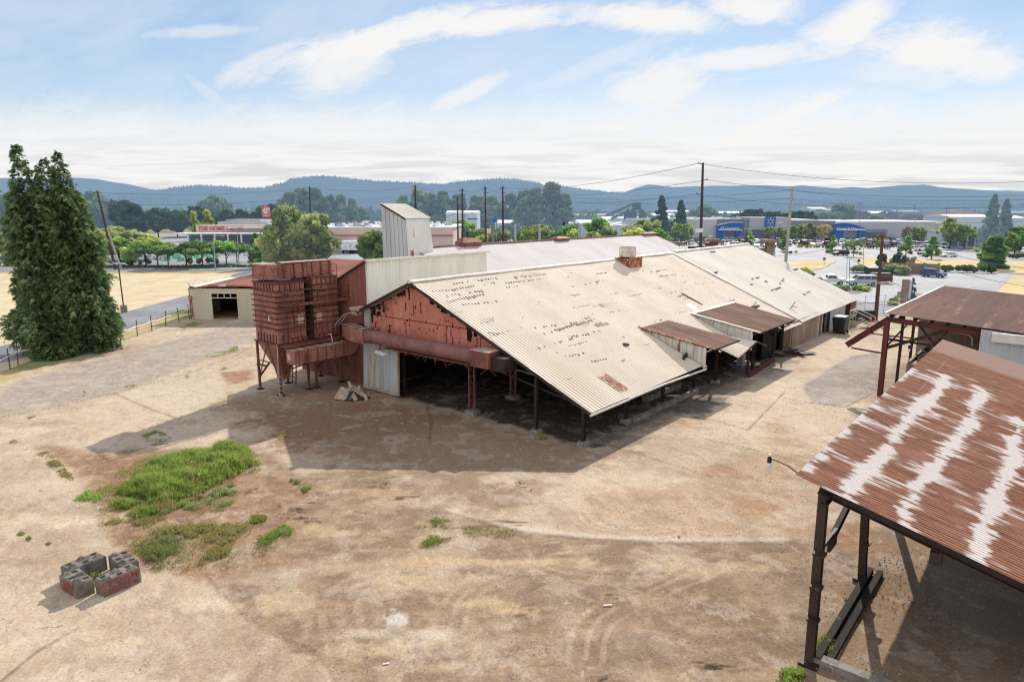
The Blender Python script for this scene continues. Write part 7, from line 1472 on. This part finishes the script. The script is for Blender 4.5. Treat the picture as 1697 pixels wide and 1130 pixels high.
car('van','car_maroon',at(1452,469),math.radians(170),'maroon van parked behind the silver van by the wooden pole')
car('van','car_silver',at(1428,473),math.radians(176),'silver van parked by the planting island left of the wooden pole')
car('pickup','car_white',at(1374,471),math.radians(-15),'white truck by the far corner of the shed roof')
car('sedan','car_white',at(1572,426),math.radians(176),'white car alone in front of the right parking rows above the grass strip')
# far parked cars: one mesh each
FAR={}
def farmesh(kind,color):
    k_=(kind,color)
    if k_ in FAR: return FAR[k_]
    b,g,rw,sd2,ws_,ls=car_meshes(kind); m=MB()
    for src,mi in ((b,0),(g,1),(rw,1),(sd2[0],1),(sd2[1],1)): m.add(src.v,src.f,mi)
    for w2 in ws_: m.add(w2.v,w2.f,2)
    me=bpy.data.meshes.new('parked_car'); me.from_pydata([tuple(p) for p in m.v],[],m.f)
    for q in (color,'car_glass','tyre'): me.materials.append(M[q])
    me.polygons.foreach_set('material_index',np.array(m.m,dtype=np.int32)); FAR[k_]=me; return me
rs=random.Random(12); cw_=['car_white']*9+['car_silver']*7+['car_grey']*4+['car_black']*4+['car_navy']*2+['car_blue']+['car_red']*2+['car_maroon']
cn={'car_white':'white','car_silver':'silver','car_grey':'grey','car_black':'black','car_navy':'dark navy','car_blue':'bright blue','car_red':'red','car_maroon':'maroon'}
kn={'sedan':'saloon car','suv':'tall car','van':'van','pickup':'pickup truck'}
ROWS=[(400,1100,1600,.95,'row closest to the store front'),(402.8,1110,1690,.95,'second row from the store front'),(405.0,1120,1690,.95,'third row from the store front'),(407.0,1190,1690,.92,'fourth row from the store front'),(411.5,1440,1600,.6,'fifth row behind the pointed trees'),(409.5,1160,1300,.75,'near row at the left of the car park'),(409.3,1440,1690,.8,'near row at the right of the car park'),(413.5,1375,1425,.8,'short row by the low hedges'),(415.5,1524,1560,.8,'short row near the pointed trees'),(398,985,1090,.4,'row seen over the rear shed roof'),(411,1605,1650,.4,'short row at the right end')]
for (y,xa,xb,pr,desc_) in ROWS:
    a=at(xa,y); b=at(xb,y); x=a.x
    while x<b.x:
        if rs.random()<pr:
            kd=rs.choice(['sedan','sedan','suv','suv','suv','van','pickup']); cl=rs.choice(cw_); o=bpy.data.objects.new('parked_car',farmesh(kd,cl)); COL.objects.link(o)
            o.location=(x+rs.uniform(-.2,.2),a.y+rs.uniform(-.5,.5),.03); o.rotation_euler=(0,0,math.pi/2*rs.choice([1,-1])+rs.uniform(-.35,.05)); tag(o,f'{cn[cl]} {kn[kd]} in the {desc_}','car',f'{cn[cl]} {kn[kd]}s in the {desc_}')
        x+=2.95
for (x,y,cl) in ((906,402,'car_white'),(915,399,'car_silver'),(972,397,'car_black'),(640,418,'car_silver'),(630,417,'car_white'),(618,418,'car_black')):
    o=bpy.data.objects.new('parked_car',farmesh('suv',cl)); COL.objects.link(o); o.location=at(x,y); o.rotation_euler=(0,0,rs.uniform(0,3)); tag(o,f'{cn[cl]} car seen over the rear roofs near the {"road trees" if x>800 else "store loading dock"}','car')
for (x,y,cl,kd,lab) in ((1618,404,'car_blue','pickup','bright blue pickup truck at the right of the car park'),(1513,411,'car_white','pickup','white pickup truck beside the pointed trees'),(1608,399,'car_red','suv','red car at the right end near the arcade building')):
    o=bpy.data.objects.new('pickup_truck' if kd=='pickup' else 'parked_car',farmesh(kd,cl)); COL.objects.link(o); p=at(x,y+5); o.location=(p.x,p.y,.04); o.rotation_euler=(0,0,rs.uniform(-.2,.2)); tag(o,lab,'truck' if kd=='pickup' else 'car')
# ================= poles and wires =================
P={}
t,P['L'],_=pole(161,316,186,158.,.28,'wood_dark','leaning dark wooden pole beside the big cypress',1,al=1.)
t_,a,b=pole(177,378,196,157.,.22,'pole_grey','pale steel pole leaning against the dark pole near the cypress',0)
P['a'],P['b'],P['c'],P['d']=[pole(x,y,x+1,D,.33,'wood_dark',lab,2,armdir=(.8,.6,0))[1] for x,y,D,lab in ((688,307,215.,'dark pole just right of the white roof tower'),(766,313,225.,'dark pole at the left end of the rusty ridge vent'),(804,309,228.,'dark pole right of the rusty ridge vent'),(833,309,220.,'dark pole farthest right of the four behind the rear shed'))]
P['a2']=pole(758,326,759,222.,.26,'wood_dark','slightly shorter dark pole in front of its neighbour at the rusty vent',0)[1]
P['e']=pole(513,309,514,205.,.25,'wood_dark','dark pole rising behind the large loose tree',1)[1]
P['T']=pole(1165,270,1163,118.,.27,'wood_dark','tallest dark wooden pole with three arms and small white sign',0)[1]
T=P['T']; root=[o for o in bpy.data.objects if o.name.startswith('utility_pole') and o.get('label','').startswith('tallest')][0]
for z,dx in ((T.z-.2,-.8),(T.z-2.9,.9),(T.z-5.3,-.8)): mb=MB(); mb.beam((T.x,T.y,z),(T.x+dx,T.y,z+.12),.12,.14); mb.tube([(T.x+dx,T.y,z+.1),(T.x+dx,T.y,z+.35)],.07,6); mb.build('crossarm','wood_dark',root)
z=aty(1163,382,118).z; mb=MB(); mb.box((T.x-.8,T.y-.35,z-.35),(T.x+.55,T.y-.3,z+.35)); mb.build('sign_plate','sign_white',root)
z=aty(1163,397,118).z; mb=MB(); mb.tube([(T.x,T.y,z-1.3),(T.x+.8,T.y-.2,z),(T.x+1.7,T.y-.2,z+.5)],.05,6); mb.hexa([(T.x+1.6,T.y-.35,z+.4),(T.x+2.3,T.y-.35,z+.5),(T.x+2.3,T.y-.05,z+.5),(T.x+1.6,T.y-.05,z+.4),(T.x+1.7,T.y-.3,z+.62),(T.x+2.2,T.y-.3,z+.66),(T.x+2.2,T.y-.1,z+.66),(T.x+1.7,T.y-.1,z+.62)]); mb.build('street_light','galv',root)
P['G']=pole(1313,311,1304,104.,.23,'pole_grey','weathered grey pole rising behind the far roof edge',2,armdir=(-.6,1,0),al=.6)[1]
z=aty(1300,369,103).z; g0=P['G']; root=[o for o in bpy.data.objects if o.get('label','').startswith('weathered grey pole')][0]; mb=MB(); mb.hexa([(g0.x-1.8,g0.y-.2,z-.15),(g0.x-.9,g0.y-.2,z-.2),(g0.x-.9,g0.y+.2,z-.2),(g0.x-1.8,g0.y+.2,z-.15),(g0.x-1.6,g0.y-.1,z+.1),(g0.x-1.,g0.y-.1,z+.1),(g0.x-1.,g0.y+.1,z+.1),(g0.x-1.6,g0.y+.1,z+.1)]); mb.tube([(g0.x-1.,g0.y,z),(g0.x-.3,g0.y,z-.2)],.04,5); mb.build('street_light','galv',root)
b=at(1451,529); tp=aty(1463,390,b.y); rt=thing('utility_pole','brown wooden pole by the gate fence carrying a curved street lamp','pole',b); mb=MB(); mb.tube([b,b.lerp(tp,.5),tp],[.26,.22,.16],8); mb.build('mast','wood_pole',rt); P['R']=tp
mb=MB(); mb.beam(tp+Vector((-1.2,0,-.2)),tp+Vector((1.2,0,-.3)),.12,.14); mb.build('crossarm','wood_pole',rt)
z=aty(1460,468,b.y).z; q=aty(1461,468,b.y); r_=aty(1500,474,b.y); mb=MB(); mb.tube([q+Vector((.6,-.2,0)),q.lerp(r_,.35)+Vector((0,0,.25)),q.lerp(r_,.7),r_+Vector((0,0,-.35))],.05,6); mb.build('lamp_arm','galv',rt); mb=MB(); mb.hexa([q+Vector(p_) for p_ in ((-.7,-.4,-.12),(.7,-.4,-.08),(.7,-.05,-.08),(-.7,-.05,-.12),(-.5,-.35,.1),(.6,-.35,.08),(.6,-.1,.08),(-.5,-.1,.1))]); mb.build('lamp_head','pole_grey',rt)
def streetlight(pxt,pyt,pxb,pyb,dirx,lab,r=.12,arm=2.):
    b=at(pxb,pyb); tp=aty(pxt,pyt,b.y); t=thing('street_light',lab,'street light',b); mb=MB(); mb.tube([b,tp],[r,r*.6],8); mb.build('mast','galv',t); mb=MB(); e=tp+Vector((dirx*arm,0,.35)); mb.tube([tp,tp.lerp(e,.5)+Vector((0,0,.25)),e],.05,5); mb.build('arm','galv',t); mb=MB(); mb.beam(e,e+Vector((dirx*.8,0,0)),.3,.14); mb.build('lamp_head','galv',t)
streetlight(354,394,357,449,1,'tall white street light with a short arm beside the field',.16,1.6)
streetlight(393,380,396,441,1,'grey pole with small crossbars right of the white street light',.13,.6)
GL='thin car park light masts'
for (x,yt,yb) in ((1212,395,430),(1284,400,446),(1425,337,404),(1515,341,398),(1569,346,396),(1282,360,402),(1200,360,400)): 
    b=at(x,yb); tp=aty(x,yt,b.y); t=thing('light_mast','thin dark light mast standing in the superstore car park','light mast',b,GL); mb=MB(); mb.tube([b,tp],.11,6); mb.build('mast','far_steel',t); mb=MB(); mb.box((tp.x-1.,tp.y-.3,tp.z-.1),(tp.x+1.,tp.y+.3,tp.z+.12)); mb.build('lamp_head','far_steel',t)
GS='thin posts beside the roads near the shed'
for (x,yt,yb) in ((1403,425,470),(1430,410,462),(1407,430,505)):
    b=at(x,yb); tp=aty(x+1,yt,b.y); t=thing('thin_post','thin dark post standing near the vans by the entrance road','post',b,GS); mb=MB(); mb.tube([b,tp],.05,6); mb.build('mast','far_steel',t)
for (x,yt,yb,k_) in ((1366,429,438,0),(1423,432,447,1)):
    b=at(x,yb); tp=aty(x,yt,b.y); t=thing('road_sign',['small road sign on a post at the tip of the dry grass island','round red and white road sign at the car park exit'][k_],'road sign',b); mb=MB(); mb.tube([b,tp],.05,6); mb.build('mast','galv',t); mb=MB(); mb.tube([tp+Vector((0,-.08,0)),tp+Vector((0,-.03,0))],.45,16); mb.tube([tp+Vector((0,-.12,0)),tp+Vector((0,-.085,0))],.28,16,1); mb.build('sign_face',['sign_white','car_red'] if k_ else ['galv','far_steel'],t)
# steel gantries of a substation behind the rear shed
GA='pale steel gantry posts of the substation'
for x in (817,854,894,960): D=240.; b=Vector((X_(x,D),D,0)); z=Z_(372,D); t=thing('gantry_post','pale steel gantry post behind the rear shed ridge','post',b,GA); mb=MB(); mb.box((b.x-.4,D-.4,0),(b.x+.4,D+.4,z)); mb.build('mast','far_steel' if x==817 else 'galv',t)
for x,yt in ((722,353),(732,345),(771,353),(823,347),(805,352)): D=250.; b=Vector((X_(x,D),D,0)); z=Z_(yt,D); t=thing('utility_pole','thin grey service pole behind the white roof tower','pole',b,'thin grey service poles'); mb=MB(); mb.tube([b,b+Vector((0,0,z))],.16,6); mb.build('mast','far_steel',t); mb=MB(); mb.box((b.x-1.3,D,z-1),(b.x+1.3,D+.15,z-.85)); mb.build('crossarm','far_steel',t)
def wire(a,b,sag,r=.03,lab='thin dark power line crossing the sky',n=14):
    a=Vector(a); b=Vector(b); pts=[a.lerp(b,i/n)-Vector((0,0,sag*4*(i/n)*(1-i/n))) for i in range(n+1)]; mb=MB(); mb.tube(pts,r,4,cap=False); return tag(mb.build('power_line','wire'),lab,'power line','power lines between the poles')
T=P['T']; G_=P['G']
for (dz,dx,y2,y1) in ((-.1,-.8,0,0),(-2.8,.9,0,0),(-5.2,-.8,0,0)): 
    wire((T.x+dx,T.y,T.z+dz),P['d']+Vector((0,0,-.5+dz*.6)),1.6,.035); 
for (xr,yr,dz,dx) in ((1900,288,-.1,-.8),(1900,308,-2.8,.9),(1900,322,-5.2,-.8)): wire((T.x+dx,T.y,T.z+dz),aty(xr,yr,100),2.2,.03)
for (xr,yr,dz) in ((1900,318,-.4),(1900,330,-1.6),(1900,352,-4.)): wire(G_+Vector((0,0,dz)),aty(xr,yr,70),1.2,.02); 
for (dz,k_) in ((-.4,'d'),(-1.6,'c'),(-3.8,'b')): wire(G_+Vector((0,0,dz)),P[k_]+Vector((0,0,dz*.5-1)),2.0,.028)
for a_,b_ in (('L','e'),('e','a'),('a','b'),('b','c'),('c','d')):
    for dz in (-.5,-3.,-7.): wire(P[a_]+Vector((0,0,dz)),P[b_]+Vector((0,0,dz)),1.0,.035)
for y_ in (340,352,365): wire(aty(-60,y_,140),P['L']+Vector((0,0,-(y_-330)*.14)),.8,.025)
wire(P['R']+Vector((-1,0,0)),aty(1250,425,105),.8,.02); wire(P['R']+Vector((1,0,0)),aty(1800,455,60),.8,.02); wire(P['R']+Vector((0,0,-1.5)),aty(1800,488,60),.8,.02)
for (x0,y0,x1,y1) in ((710,362,766,330),(712,368,804,335)): wire(aty(x0,y0,70) if 0 else aty(x0,y0,200),aty(x1,y1,222),.3,.05)
for y_ in (404,408): wire(aty(1340,y_+35,100),aty(1900,y_+40,95),.5,.015) if 0 else None
